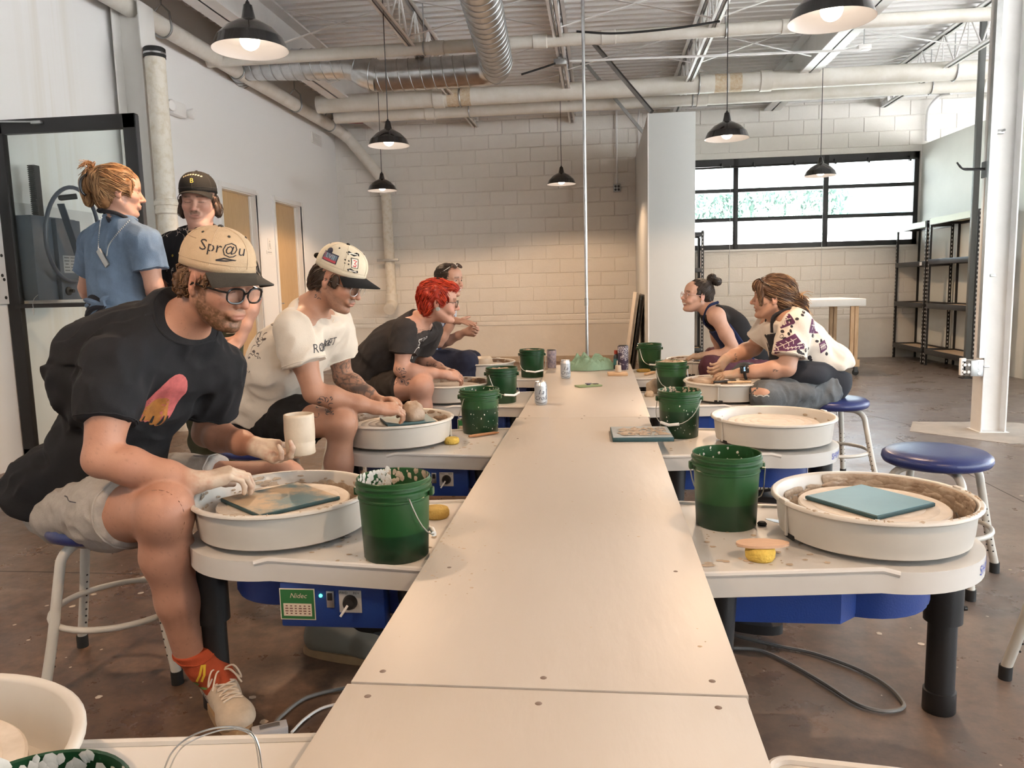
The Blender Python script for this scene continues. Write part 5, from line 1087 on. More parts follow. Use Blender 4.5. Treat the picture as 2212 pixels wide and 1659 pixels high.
def np_mesh(name, V, Q, m, col=None):
    me = bpy.data.meshes.new(name); me.vertices.add(len(V)); me.vertices.foreach_set('co', np.asarray(V, np.float32).ravel()); me.loops.add(Q.size); me.loops.foreach_set('vertex_index', Q.astype(np.int32).ravel())
    me.polygons.add(len(Q)); me.polygons.foreach_set('loop_start', np.arange(0, Q.size, Q.shape[1], dtype=np.int32)); me.polygons.foreach_set('loop_total', np.full(len(Q), Q.shape[1], np.int32)); me.polygons.foreach_set('use_smooth', np.ones(len(Q), bool))
    for x in (m if isinstance(m, (list, tuple)) else [m]): me.materials.append(x)
    if col is not None:
        at_ = me.color_attributes.new('Col', 'FLOAT_COLOR', 'POINT'); c4 = np.ones((len(V), 4), np.float32); c4[:, :col.shape[1]] = col; at_.data.foreach_set('color', c4.ravel())
    me.update(calc_edges=True); me.validate(); return me
def bvh_of(V, Q): return BVHTree.FromPolygons([tuple(map(float, v)) for v in V], [tuple(map(int, q)) for q in Q])
def relax(V, Q, n=2, w=.5):
    V = V.copy(); E = np.concatenate([Q[:, [i, (i+1) % 4]] for i in range(4)]); cnt = np.bincount(E.ravel(), minlength=len(V)).astype(np.float32)
    for _ in range(n):
        S_ = np.zeros_like(V)
        for ax in range(3): S_[:, ax] = np.bincount(E[:, 0], V[E[:, 1], ax], len(V))+np.bincount(E[:, 1], V[E[:, 0], ax], len(V))
        V = V*(1-w)+w*S_/cnt[:, None]
    return V
def fine2(v, f, mx):
    bm = bmesh.new(); vs = [bm.verts.new(p) for p in v]
    for q in f:
        try: bm.faces.new([vs[i] for i in q])
        except ValueError: pass
    bmesh.ops.triangulate(bm, faces=bm.faces[:])
    for _ in range(5):
        e = [x for x in bm.edges if x.calc_length() > mx]
        if not e: break
        bmesh.ops.subdivide_edges(bm, edges=e, cuts=1); bmesh.ops.triangulate(bm, faces=[x for x in bm.faces if len(x.verts) > 3])
    bm.verts.index_update(); r = [x.co.copy() for x in bm.verts], [tuple(y.index for y in x.verts) for x in bm.faces]; bm.free(); return r
def decal(name, v, f, bvh, o, u, w, m, parent, off=.0012, mx=.012, kind=None):
    """flat print laid onto a surface: v in metres in the (u, w) plane around o, dropped along -n"""
    u = Vector(u).normalized(); w = (Vector(w)-u*Vector(w).dot(u)).normalized(); n = u.cross(w); o = Vector(o); v, f = fine2([Vector((p[0], p[1], 0)) for p in v], f, mx); out = []; bad = set()
    for i, p in enumerate(v):
        st = o+u*p.x+w*p.y+n*.12; h = bvh.ray_cast(st, -n, .3)
        if h[0] is None: bad.add(i); out.append(o)
        else: out.append(h[0]+n*off)
    f = [q for q in f if not bad & set(q)]
    if not f: return None
    return obj(name, MB().add(out, f), m, parent, kind=kind)
def blob2(cx, cy_, rx, ry, seed=0, n=18, wob=.2):
    rg = random.Random(seed); ph = [rg.random()*6 for _ in range(3)]
    p = [(cx+rx*math.cos(a)*(1+wob*math.sin(2*a+ph[0])+wob*.6*math.sin(3*a+ph[1])), cy_+ry*math.sin(a)*(1+wob*math.sin(2*a+ph[2])), 0) for a in [2*PI*i/n for i in range(n)]]
    return p, [tuple(range(n))]
def join2(L):
    V, F = [], []
    for v, f in L: k = len(V); V += list(v); F += [tuple(k+i for i in q) for q in f]
    return V, F
# ---- body parts
def fr(f, up=(0, 0, 1)): return frame3(f, up)
class Head:
    """x forward, y to the person's left, z up"""
    def __init__(s, c, yaw, pitch, roll=0, sc=1.0):
        s.c = Vector(c); s.R = rotm(yaw, pitch, roll); s.s = sc
    def __call__(s, x, y, z): return s.c+s.R @ (Vector((x, y, z))*s.s)
    def loc(s, P): return ((P-A3(s.c)) @ np.array(s.R, np.float32))/s.s
def head_ops(S, H, neck, nr=.056, jaw=1.0, smile=0, lids=1, nose=1.0, cheek=1.0, ears=True):
    s = H.s; R = H.R; k = lambda v: v*s
    def el(c, r, kk, sub=False): S.el(H(*c), [x*s for x in r], R, kk*s, sub)
    def rc(a, b, ra, rb, kk): S.rc(H(*a), H(*b), ra*s, rb*s, kk*s)
    S.rc(neck, H(-.022, 0, -.055), nr, nr*.94, .03)
    el((-.014, 0, .032), (.097, .0745, .088), .02); el((.028, 0, -.028), (.060, .057*jaw, .09), .03); el((.045, 0, .045), (.044, .056, .045), .03)
    for q in (-1, 1):
        rc((-.008, q*.052*jaw, -.045), (.05, q*.022*jaw, -.096), .020, .019, .022); el((.052, q*.038, -.022), (.03*cheek, .023*cheek, .022), .02)
    el((.068, 0, -.101), (.021, .023*jaw, .017), .016)
    rc((.082, 0, .014), (.1045, 0, -.026), .0075, .0105, .010); el((.1065*nose, 0, -.032), (.0125, .0115, .0105), .006)
    for q in (-1, 1):
        el((.093, q*.0125, -.036), (.011, .0075, .008), .005); rc((.081, q*.013, .021), (.068, q*.046, .019), .0105, .009, .012)
        el((.094, q*.031, .003), (.019, .0175, .0115), .012, True); el((.0675, q*.031, .001), (.0150, .0165, .0125), .004)
    el((.083, 0, -.063), (.013, .029, .016), .012)
    if smile: 
        for q in (-1, 1): el((.068, q*.04, -.045), (.02, .016, .018), .014)
        el((.0935, 0, -.068), (.012, .024+.006*smile, .0035+.0085*smile), .004, True); el((.083, 0, -.0635), (.0085, .022, .0055), .001)
    else: 
        el((.0905, 0, -.0615), (.0075, .021, .0052), .005); el((.0885, 0, -.0725), (.008, .018, .006), .005); el((.101, 0, -.0668), (.0115, .023, .0011), .002, True)
    if ears:
        for q in (-1, 1):
            Re = R @ rotm(q*.35, .12); S.el(H(-.010, q*.076, -.003), (.018*s, .0075*s, .031*s), Re, .006*s); S.el(H(-.004, q*.0835, .002), (.009*s, .006*s, .018*s), Re, .005*s, True); S.el(H(-.004, q*.075, -.028), (.009*s, .0065*s, .010*s), Re, .005*s)
def head_cols(H, P, base, C, brow=(.06, .035, .02), lip=(.36, .15, .12), beard=None, stache=None, blush=(.62, .27, .2), smile=0, seed=0, lash=True, browt=.006):
    """colours the skin around the face: lips, brows, lash lines, stubble"""
    L = H.loc(P); nz = vnoise(P, 160, seed)*.5+vnoise(P, 420, seed+1)*.5
    def mix(w, c): 
        w = np.clip(w, 0, 1)[:, None]; C[:] = C*(1-w)+np.array(c, np.float32)*w
    def g(c, r, soft=1.0):
        d = np.sqrt((((L-np.array(c, np.float32))/np.array(r, np.float32))**2).sum(1)); return np.clip((1-d)/.35*soft, 0, 1)
    for q in (-1, 1): mix(.30*g((.065, q*.042, -.03), (.035, .03, .028), .5), blush); mix(.35*g((-.01, q*.08, 0), (.03, .02, .04), .6), blush)
    mix(.3*g((.11, 0, -.034), (.02, .02, .018), .6), blush)
    front = (L[:, 0] > .045)
    if beard is not None:
        col, st = beard; jawd = np.abs(L[:, 1])
        m = np.clip((-.040-L[:, 2]-.25*np.clip(.06-L[:, 0], 0, .08)*0+.45*np.clip(.045-L[:, 0], -.05, .09))/.014, 0, 1)*np.clip((L[:, 0]+.022)/.012, 0, 1)*(L[:, 2] > -.16)
        m2 = np.clip((.028-np.abs(L[:, 0]-.012)*1.1)/.01, 0, 1)*np.clip((.02-L[:, 2])/.02, 0, 1)*(jawd > .05)
        m = np.maximum(m, m2*.9)*(1-g((.09, 0, -.067), (.03, .026, .014), 1.2))*(1-.75*g((.06, 0, -.045), (.06, .05, .022), .8)); neckf = np.clip((L[:, 2]+.145)/.03, 0, 1)*np.clip((L[:, 0]+.01)/.02, 0, 1); mix(st*m*neckf*(.72+.6*nz), col)
    if stache is not None:
        col, st = stache; w = np.clip((.027-np.abs(L[:, 1]))/.006, 0, 1)*np.clip((.0095-np.abs(L[:, 2]+.0515+.25*np.clip(np.abs(L[:, 1])-.008, 0, 1)))/.004, 0, 1)*(L[:, 0] > .07); mix(st*w*(.8+.5*nz), col)
    if lip is not None and not smile: mix(.55*g((.094, 0, -.067), (.016, .025, .0125)), lip)
    if smile:
        mix(.8*g((.092, 0, -.067), (.02, .031+.006*smile, .011+.009*smile)), lip); inn = np.clip((1-np.sqrt(((L[:, 1])/(.0235+.006*smile))**2+((L[:, 2]+.068)/(.0035+.0085*smile))**2))/.25, 0, 1)*(L[:, 0] > .07); mix(inn, (.16, .04, .04)); mix(inn*(L[:, 2] > -.0705)*(L[:, 2] < -.06+.002), (.78, .74, .68))
    for q in (-1, 1):
        bz = .0245-.10*np.clip(np.abs(L[:, 1])-.03, 0, 1); w = np.clip((browt-np.abs(L[:, 2]-bz))/.003, 0, 1)*np.clip((L[:, 1]*q-.010)/.004, 0, 1)*np.clip((.05-L[:, 1]*q)/.006, 0, 1)*(L[:, 0] > .05); mix(.85*w*(.8+.5*nz), brow)
        if lash: w = np.clip((.0022-np.abs(L[:, 2]+.0035-14*(L[:, 1]*q-.031)**2))/.0015, 0, 1)*(np.abs(L[:, 1]*q-.031) < .0155)*(L[:, 0] > .06); mix(.9*w, (.05, .03, .025)); mix(.35*g((.083, q*.031, .009), (.02, .018, .006)), (base[0]*.72, base[1]*.6, base[2]*.55))
    return C
def eyes(H, parent, iris=(.12, .07, .03), look=(0, 0)):
    """open eyes: eyeballs showing between the lids"""
    for q in (-1, 1):
        c = H(.0690, q*.031, .0008); ds = (H.R @ Vector((1, look[0], look[1]))).normalized(); mb = MB().sphere((0, 0, 0), (.0138*H.s, .0152*H.s, .0068*H.s), 20, 12, H.R); mb.v = [tuple(Vector(v)+c) for v in mb.v]
        o = obj('eye', mb, mat('eye_white', (.72, .68, .65), .2), parent, smooth='all'); p = c+ds*.0137*H.s
        R = frame3(ds); obj('iris', MB().lathe([(.0, .0009), (.0048*H.s, .0006), (.0052*H.s, -.001)], 16, p, R @ rotm(0, PI/2)), mat('brown_iris', (.03, .018, .012), .15), o)
def hand_ops(S, w, fd, pn, thumb, curl=(.5, .6, .4), curls=None, spread=.06, sc=1.0, td=(.62, .70, -.35), tc=.35, k=.010):
    """w wrist, fd along the fingers, pn the way the palm faces, thumb +1/-1: side of the thumb along fd x back"""
    x = Vector(fd).normalized(); pn = Vector(pn); z = -(pn-x*pn.dot(x)).normalized(); y = z.cross(x)*thumb; w = Vector(w); P = lambda a, b, c: w+(x*a+y*b+z*c)*sc
    fy = (.027, .009, -.009, -.026); kx = (.086, .091, .086, .077); ln = ((.042, .025, .019), (.046, .029, .02), (.042, .027, .019), (.033, .02, .017)); lo, hi = [], []
    S.rc(P(-.012, 0, 0), P(.022, .002, 0), .021*sc, .024*sc, .018)
    for i in range(4): S.rc(P(.012, fy[i]*.62, .001), P(kx[i], fy[i], .004), .0155*sc, .0112*sc, k)
    S.rc(P(.03, -.02, -.006), P(.065, -.02, -.008), .013*sc, .011*sc, k); S.rc(P(.018, .017, -.008), P(.045, .033, -.013), .0165*sc, .013*sc, k)
    for i in range(4):
        c = curls[i] if curls else curl; p = P(kx[i], fy[i], .003); a = 0; dy = (1.5-i)*spread; pts = [p]
        for j in range(3):
            a += c[j]; d = (x*math.cos(a)*math.cos(dy)+y*math.sin(dy)*(1 if j == 0 else .6)-z*math.sin(a)).normalized(); p = p+d*ln[i][j]*sc; pts.append(p)
        r = (.0098, .0088, .0079, .0066) if i < 3 else (.0086, .0077, .007, .006); S.chain(pts, [q*sc for q in r], .0035)
    t = Vector(td).normalized(); d0 = (x*t.x+y*t.y+z*t.z); b = P(.026, .026, -.008); m = b+d0*.040*sc; d1 = (d0+x*tc-z*tc*.3).normalized(); e = m+d1*.031*sc; d2 = (d1+x*tc*.8-y*tc*.6).normalized(); g = e+d2*.024*sc
    S.chain([b, m, e, g], [.0145*sc, .0112*sc, .0102*sc, .0078*sc], .007)
    c = P(.08, 0, 0); r = .135*sc; return (A3(c)-r, A3(c)+r)
M_skin = mat('skin', (.6, .4, .3), .48, vcol=True, bump=.06, bscale=350, mottle=.07, mscale=60, spec=.4)
M_hairv = mat('hair', (.1, .06, .03), .5, vcol=True, spec=.4)
def body_mesh(S, res, fine, base, parent, colf=None, name='body'):
    V, Q = build(S, res, fine); C = np.tile(np.array(base, np.float32), (len(V), 1))
    if colf: C = colf(V.astype(np.float32), C)
    o = obj(name, np_mesh(name, V, Q, M_skin, C), None, parent); return o, V, Q
def cloth(S, res, name, m, parent, n=2, colf=None, base=None, fine=()):
    V, Q = build(S, res, fine); V = relax(V, Q, n) if n else V; C = None
    if colf: C = colf(V.astype(np.float32), np.tile(np.array(base, np.float32), (len(V), 1)))
    o = obj(name, np_mesh(name, V, Q, m, C), None, parent); return o, V, Q
def strands(V, Q, n, flow, length, r, cols, parent, seed=0, name='hair_strands', lift=.002, mask=None, steps=6, wave=0):
    """locks lying on a hair mass, following a flow field"""
    rg = random.Random(seed); bv = bvh_of(V, Q); cand = np.arange(len(V)) if mask is None else np.argwhere(mask(V)).ravel()
    if not len(cand): return None
    vs, fs, cl = [], [], []
    for i in range(n):
        p = Vector(map(float, V[cand[rg.randrange(len(cand))]])); L = length*rg.uniform(.6, 1.3); ds = L/steps; pts = []; ph = rg.random()*6
        li = lift*rg.uniform(.2, 1.6)
        for j in range(steps+1):
            h = bv.find_nearest(p)
            if h[0] is None: break
            nn = h[1]; q = h[0]+nn*(li*(1 if j < steps else .3)); f = Vector(flow(q)); f = f+Vector((rg.gauss(0, .12), rg.gauss(0, .12), rg.gauss(0, .12)))
            t = f-nn*f.dot(nn)*.8; t = t.normalized() if t.length > 1e-6 else Vector((0, 0, -1)); pts.append(q+nn.cross(t)*wave*math.sin(ph+j*1.6)); p = q+t*ds
        if len(pts) < 4: continue
        mb = MB().tube(pts, [r*(.35 if j == 0 else (1-.75*(j/(len(pts)-1))**2)) for j in range(len(pts))], 4, cap=False); k = len(vs); vs += mb.v; fs += [tuple(k+a for a in q) for q in mb.f]; c = rg.choice(cols); b = rg.uniform(.75, 1.2); cl += [(c[0]*b, c[1]*b, c[2]*b)]*len(mb.v)
    if not vs: return None
    return obj(name, np_mesh(name, np.array(vs), np.array(fs), M_hairv, np.array(cl, np.float32)), None, parent, kind='stuff')
def hair_mass(S, res, col, parent, name='hair', seed=0):
    V, Q = build(S, res); n = vnoise(V.astype(np.float32), 120, seed)*.25+1; C = np.array(col, np.float32)[None]*n[:, None]
    o = obj(name, np_mesh(name, V, Q, M_hairv, C), None, parent); return o, V, Q
def cap_parts(H, crown_m, brim_m, parent, zb=.040, tilt=0, brimL=.075, hgt=.098, rx=.110, ry=.087, cx=-.012, button=None, stitch=None):
    """baseball cap: crown with seams, brim, button, eyelets; returns the crown's BVH"""
    K = Head(H(0, 0, 0), 0, 0); K.R = H.R @ rotm(0, tilt); K.s = H.s; vs = []; N, Mv = 48, 16
    def cr(th, ph, o=0):
        c, s_ = math.cos(th), math.sin(th); e = math.cos(ph)**.82; front = 1+.10*max(0, c)**3*math.sin(ph)*1.2; seam = 1-.006*max(0, 1-abs(((th/(PI/3)) % 1)-.5+.5-round(((th/(PI/3)) % 1)))*14) if 0 else 1
        return K(cx+(rx+o)*c*e*front*seam, (ry+o)*s_*e*seam, zb+(hgt+o)*math.sin(ph)**.95)
    for j in range(Mv+1):
        for i in range(N): vs.append(cr(2*PI*i/N, PI/2*j/Mv))
    fs = [(j*N+i, j*N+(i+1) % N, (j+1)*N+(i+1) % N, (j+1)*N+i) for j in range(Mv) for i in range(N)]; lo = [K(cx+(rx-.004)*math.cos(2*PI*i/N), (ry-.004)*math.sin(2*PI*i/N), zb-.016) for i in range(N)]; k = len(vs); vs += [K(cx+rx*1.004*math.cos(2*PI*i/N), ry*1.004*math.sin(2*PI*i/N), zb-.016) for i in range(N)]+lo
    fs += [(k+i, k+(i+1) % N, (i+1) % N, i) for i in range(N)]+[(k+N+i, k+N+(i+1) % N, k+(i+1) % N, k+i) for i in range(N)]
    mb = MB().add(vs, fs); cap = obj('cap', mb, crown_m, parent, smooth='all')
    for i in range(6): th = PI/3*i; obj('seam', MB().tube([cr(th, PI/2*j/12, .0003) for j in range(13)], .0012, 5), stitch or crown_m, cap)
    obj('sweatband_stitch', MB().tube([K(cx+(rx+.001)*math.cos(2*PI*i/N), (ry+.001)*math.sin(2*PI*i/N), zb+.006) for i in range(N)], .0008, 4, closed=True), stitch or crown_m, cap)
    obj('button', MB().sphere(cr(0, PI/2, .001), (.008, .008, .005), 12, 6, K.R), button or brim_m, cap)
    for i in range(6): th = PI/3*(i+.5); p = cr(th, .95, .0005); q = cr(th, .95, .01); obj('eyelet', MB().lathe([(0, .0012), (.0035, .0012), (.004, 0)], 10, p, frame3(q-p, K.R @ Vector((1, 0, .1))) @ rotm(0, PI/2)), M_dark if button is None else button, cap)
    nu, nv = 24, 8; vs = []
    for sgn in (0, 1):
        for j in range(nv+1):
            for i in range(nu+1):
                u = i/nu*2-1; th = u*1.12; v = j/nv; bx_, by_ = cx+rx*math.cos(th), ry*math.sin(th); ln = brimL*math.cos(u*PI/2*.86)**.6
                x = bx_+ln*v; yy = by_*(1+.03*v); z = zb-.010-.012*v-.030*(u*u)*(.35+.65*v)-(.0035 if sgn else 0); vs.append(K(x, yy, z))
    n1 = (nu+1)*(nv+1); fs = []
    for j in range(nv):
        for i in range(nu): a = j*(nu+1)+i; fs += [(a, a+1, a+nu+2, a+nu+1), (n1+a, n1+a+nu+1, n1+a+nu+2, n1+a+1)]
    for i in range(nu): a = nv*(nu+1)+i; fs.append((a, a+1, n1+a+1, n1+a))
    for j in range(nv):
        a = j*(nu+1); fs.append((a+nu+1, a, n1+a, n1+a+nu+1)); a += nu; fs.append((a, a+nu+1, n1+a+nu+1, n1+a))
    obj('brim', MB().add(vs, fs), brim_m, cap, smooth=50)
    return cap, BVHTree.FromPolygons(mb.v, mb.f), K
def glasses(H, m, parent, w=.023, h=.018, thick=.0022, z=.001, x=.098, lens=True, rnd=2.6):
    g = thing_part('glasses', parent); 
    for q in (-1, 1):
        pts = []
        for i in range(28):
            a = 2*PI*i/28; c, s_ = math.cos(a), math.sin(a); e = lambda t: math.copysign(abs(t)**(2/rnd), t); pts.append(H(x-.006*abs(c*w+q*.0)/w*(1 if c*q > 0 else 0), q*.032+w*e(c), z+h*e(s_)))
        fr_ = obj('rim', MB().tube(pts, thick, 6, closed=True), m, parent)
        if lens: obj('lens', MB().add(pts, [tuple(range(28))]), thin_glass_cached(), fr_)
        obj('temple', MB().tube([H(x-.005, q*(.032+w), z+h*.45), H(x-.02, q*.071, z+h*.45), H(-.005, q*.079, z+h*.3), H(-.022, q*.077, z-.012)], thick*1.05, 6), m, fr_)
    obj('bridge', MB().tube(bez([H(x, -.032+w, z+.004), H(x+.004, 0, z+.008), H(x, .032-w, z+.004)], 4), thick, 6), m, parent)
def thing_part(n, p): return p
_tg = []
def thin_glass_cached():
    if not _tg: _tg.append(thin_glass('spectacle_lens', (.95, .96, .96), .02, .3))
    return _tg[0]
def torso_ops(S, P, C, N, SL, SR, g=0, belly=.0, w=1.0, hipw=.155, chd=.11, k=.05):
    """pelvis P, chest C, neck base N, shoulder joints; g inflates (clothes)"""
    lat = (Vector(SL)-Vector(SR)).normalized(); up = (Vector(C)-Vector(P)).normalized(); f = lat.cross(up); R = Matrix((f, lat, up)).transposed(); M = (Vector(P)+Vector(C))/2
    S.el(P, (.115*w+g, hipw*w+g, .11+g), R, k); S.el(M+f*belly*.5, (.115*w+belly+g, .14*w+g, .16+g), R, k); S.el(C, (chd*w+g, .155*w+g, .15+g), R, k)
    S.rc(SL, SR, .062+g, .062+g, k); 
    for q in (SL, SR): S.rc(Vector(N)-Vector((0, 0, .01)), Vector(q).lerp(Vector(N), .25), .055+g*.6, .05+g, .04)
    return R
# ---------------------------------------------------------------- people
def fabric(name, col, rough=.9, bump=.25, bscale=420, mottle=.12, mscale=14, vcol=False, **k): return mat(name, col, rough, bump=bump, bscale=bscale, mottle=mottle, mscale=mscale, vcol=vcol, spec=.25, **k)
def box_of(pts, r): P = np.array([tuple(p) for p in pts]); return P.min(0)-r, P.max(0)+r
def shoe(parent, heel, toe, up=(0, 0, 1), m=None, sole=None, laces=None, name='shoe', w=1.0, res=.004):
    """heel and toe on the ground; a laced trainer with its own sole"""
    heel, toe = Vector(heel), Vector(toe); R = frame3(toe-heel, up); L = (toe-heel).length; k = L/.285; P = lambda x, y, z: heel+R @ (Vector((x, y*w, z))*k)
    S = SDF(); S.rc(P(.045, 0, .05), P(.22, 0, .042), .042*k, .040*k, .03); S.rc(P(.05, 0, .085), P(.13, 0, .075), .036*k, .034*k, .03); S.el(P(.232, 0, .034), (.052*k, .048*k*w, .034*k), R, .03); S.rc(P(.038, 0, .06), P(.05, 0, .105), .034*k, .034*k, .02)
    S.cut(P(.1, 0, .022), -(R @ Vector((0, 0, 1)))); S.cut(P(.05, 0, .118), R @ Vector((.25, 0, 1)), k=.008)
    o, V, Q = cloth(S, res, name, m, parent, 1); bv = bvh_of(V, Q)
    so = []; n = 36
    for z in (0, .016, .026): so += [P(.142+(.148+(.004 if z < .02 else 0))*math.cos(2*PI*i/n), (.043+.007*math.cos(2*PI*i/n))*math.copysign(abs(math.sin(2*PI*i/n))**.75, math.sin(2*PI*i/n)), z) for i in range(n)]
    mb = MB().add(so, [tuple(range(n))[::-1], tuple(range(2*n, 3*n))]+[(j*n+i, j*n+(i+1) % n, (j+1)*n+(i+1) % n, (j+1)*n+i) for j in range(2) for i in range(n)]); obj('sole', mb, sole, o)
    if laces:
        l = MB()
        for i in range(6):
            x = .115+.018*i
            for s in (-1, 1):
                pts = []
                for q in range(7):
                    t = q/6*2-1; h = bv.ray_cast(P(x+.008*s*t, .026*t, .2), -(R @ Vector((0, 0, 1)))); 
                    if h[0] is not None: pts.append(h[0]+R @ Vector((0, 0, .003)))
                if len(pts) > 3: l.tube(pts, .0026, 5)
        for s in (-1, 1): l.tube(bez([P(.112, 0, .122), P(.13, s*.03, .135), P(.145, s*.045, .10), P(.12, s*.02, .122)], 5), .0025, 5); l.tube(bez([P(.112, 0, .122), P(.14, s*.02, .128), P(.165, s*.04, .095)], 5), .0025, 5)
        obj('laces', l, laces, o)
    return o, bv, P, R
SK1 = (.42, .215, .145)
def clay_hands(P, C, boxes, col=(.56, .46, .36), st=.75, seed=5):
    n = vnoise(P, 60, seed)*.6+vnoise(P, 190, seed+2)*.4
    for c, r in boxes:
        d = np.sqrt(((P-A3(c))**2).sum(1))/r; w = np.clip((1.05-d)*3, 0, 1)*np.clip(st+.55*n, 0, 1); C[:] = C*(1-w[:, None])+np.array(col, np.float32)*w[:, None]
    return C
def neck_cut(T, p, n, r=.15, k=.006): T.cut(p, n, box=(A3(p)-r, A3(p)+(r, r, r*1.6)), k=k)
def collar(bv, CN, N, r, rad, m, parent, name='collar', n=44):
    p, d = CN; d = Vector(d).normalized(); R = frame3(d, (1, 0, 0) if abs(d.x) < .8 else (0, 1, 0)); pts = []; ax = Vector(N); ax = ax+d*(Vector(p)-ax).dot(d)
    for i in range(n):
        a = 2*PI*i/n; u = R @ Vector((0, math.cos(a), math.sin(a))); h = bv.ray_cast(ax-d*.0035+u*.30, -u, .3); q = h[0] if h[0] is not None else ax+u*r; L = (q-ax).length
        if L > r*1.45: q = ax+u*r*1.45
        pts.append(q)
    for _ in range(2): pts = [(pts[i-1]+pts[i]*2+pts[(i+1) % n])/4 for i in range(n)]
    return obj(name, MB().tube(pts, rad, 6, closed=True), m, parent)
# ==== man in the black T-shirt at the near left wheel
p1 = thing('person', 'bearded man in a black T-shirt and cream cap holding a clay pot', 'person', (-1.47, 2.15, 0))
H = Head(at(472, 611, Y=2.05), math.radians(-22), math.radians(17), 0, 1.03)
N = at(396, 692, Y=2.10); SR = at(250, 785, Y=1.95); SL = at(472, 800, Y=2.27); C_ = at(305, 850, Y=2.13); Pv = at(165, 1075, Y=2.2)
ER = at(220, 992, Y=1.86); WR = at(425, 1042, Y=1.90); EL = at(447, 935, Y=2.36); WL = at(556, 966, Y=2.17)
HR = at(190, 1102, Y=2.09); KR = at(356, 1108, Y=1.84); AR = at(408, 1410, Y=1.90); HL = at(225, 1060, Y=2.33); KL = at(612, 1040, Y=2.33); AL = Vector((KL.x+.12, 2.27, .09))
S = SDF(); torso_ops(S, Pv, C_, N, SL, SR)
def arm(S, s, e, w, sc=1.0):
    s, e, w = Vector(s), Vector(e), Vector(w); S.chain([s, s.lerp(e, .5), e], [.056*sc, .053*sc, .043*sc], .02); S.chain([e, e.lerp(w, .28), e.lerp(w, .7), w], [.043*sc, .046*sc, .035*sc, .027*sc], .02)
def leg(S, h, kn, a, sc=1.0, calf=(0, 0, 0)):
    h, kn, a = Vector(h), Vector(kn), Vector(a); S.chain([h, h.lerp(kn, .5), kn], [.092*sc, .08*sc, .06*sc], .03); S.el(kn+Vector((.008, -.006, .0)), (.058*sc, .058*sc, .062*sc), None, .03); m = kn.lerp(a, .3)+Vector(calf)
    S.chain([kn, m, kn.lerp(a, .62)+Vector(calf)*.5, a], [.054*sc, .060*sc, .048*sc, .036*sc], .03)
arm(S, SR, ER, WR, 1.06); arm(S, SL, EL, WL, 1.03); leg(S, HR, KR, AR, 1.08, (-.02, .012, 0)); leg(S, HL, KL, AL, 1.05, (-.02, 0, 0))
head_ops(S, H, N, .060, jaw=1.02)
KN = at(515, 1020, Y=1.965); b1 = hand_ops(S, WR, KN-WR, (.1, .25, -1), 1, (.55, .75, .5), None, .05, 1.02, (.7, .5, -.55), .3)
fd2 = Vector((.93, -.22, -.26)); b2 = hand_ops(S, WL, fd2, (.15, -.22, 1), -1, (.30, .62, .55), [(.35, .75, .6), (.45, .8, .6), (.55, .85, .65), (.6, .9, .65)], .09, 1.05, (.45, .85, .35), .3)
hb = (A3(H(-.13, -.13, -.16))*0+A3(H.c)-.155, A3(H.c)+.155)
def colf(P, C):
    head_cols(H, P, SK1, C, brow=(.16, .085, .04), beard=((.10, .05, .022), 1.15), stache=((.20, .10, .05), .55), seed=3)
    n = vnoise(P, 300, 9); C *= (1-.18*(n[:, None] > .72)); C *= 1+.06*vnoise(P, 12, 4)[:, None]*np.array([.6, 1, 1])
    return clay_hands(P, C, [(KN, .10), (WR.lerp(KN, .5), .085), (WL+fd2*.10, .12), (WL+fd2*.02, .05)], st=.6)
o, V, Q = body_mesh(S, .0052, [(hb[0], hb[1], .0026), (b1[0], b1[1], .0026), (b2[0], b2[1], .0026)], SK1, p1, colf)
M_tee1 = fabric('washed_black_jersey', (.017, .018, .021), mottle=.35, mscale=5, bump=.15)
T = SDF(); R1 = torso_ops(T, Pv+Vector((-.01, .0, .0)), C_, N, SL, SR, .016, .03, 1.03)
for s, e, w in ((SR, ER, .62), (SL, EL, .60)):
    q = s.lerp(e, w); d = (e-s).normalized(); T.chain([s, s.lerp(e, w*.5), s.lerp(e, w+.12)], [.070, .074, .079], .035, (q, d))
T.el(at(120, 1045, Y=2.16), (.13, .15, .10), None, .06); T.rc(at(362, 696, Y=2.12), at(235, 790, Y=2.12), .085, .15, .11)
T.cut(at(110, 1098, Y=2.15), (-.35, 0, -1), box=(A3(Pv)-(.45, .4, .3), A3(Pv)+(.5, .4, .15)), k=.004)
T.noise(.010, 9, R1, (1, 1, .35), 3); T.noise(.007, 22, R1, (1, 1, .5), 5, True); T.noise(.012, 13, rotm(0, .6), (.5, 1, 1.5), 11, False, box_of([at(130, 1000, Y=2.1)], .3))
CN = (N+Vector((.006, -.004, .028)), (H(-.02, 0, -.06)-N).normalized()+Vector((.45, -.2, .35))); neck_cut(T, *CN)
o, V, Q = cloth(T, .0055, 'black_tshirt', M_tee1, p1, 2); tb1 = bvh_of(V, Q); collar(tb1, CN, N, .078, .004, M_tee1, p1)
# collar, sleeve hems
def hem_ring(bv, c, d, r, rad, m, parent, name='hem', n=40, up=None):
    R = frame3(d, up or ((0, 0, 1) if abs(Vector(d).normalized().z) < .9 else (1, 0, 0))); pts = []
    for i in range(n):
        a = 2*PI*i/n; u = R @ Vector((0, math.cos(a), math.sin(a))); h = bv.find_nearest(Vector(c)+u*r); pts.append(h[0]+h[1]*.0005)
    return obj(name, MB().tube(pts, rad, 6, closed=True), m, parent)
for s, e, w in ((SR, ER, .60), (SL, EL, .58)): hem_ring(tb1, s.lerp(e, w), e-s, .09, .0022, M_tee1, p1, 'sleeve_hem')
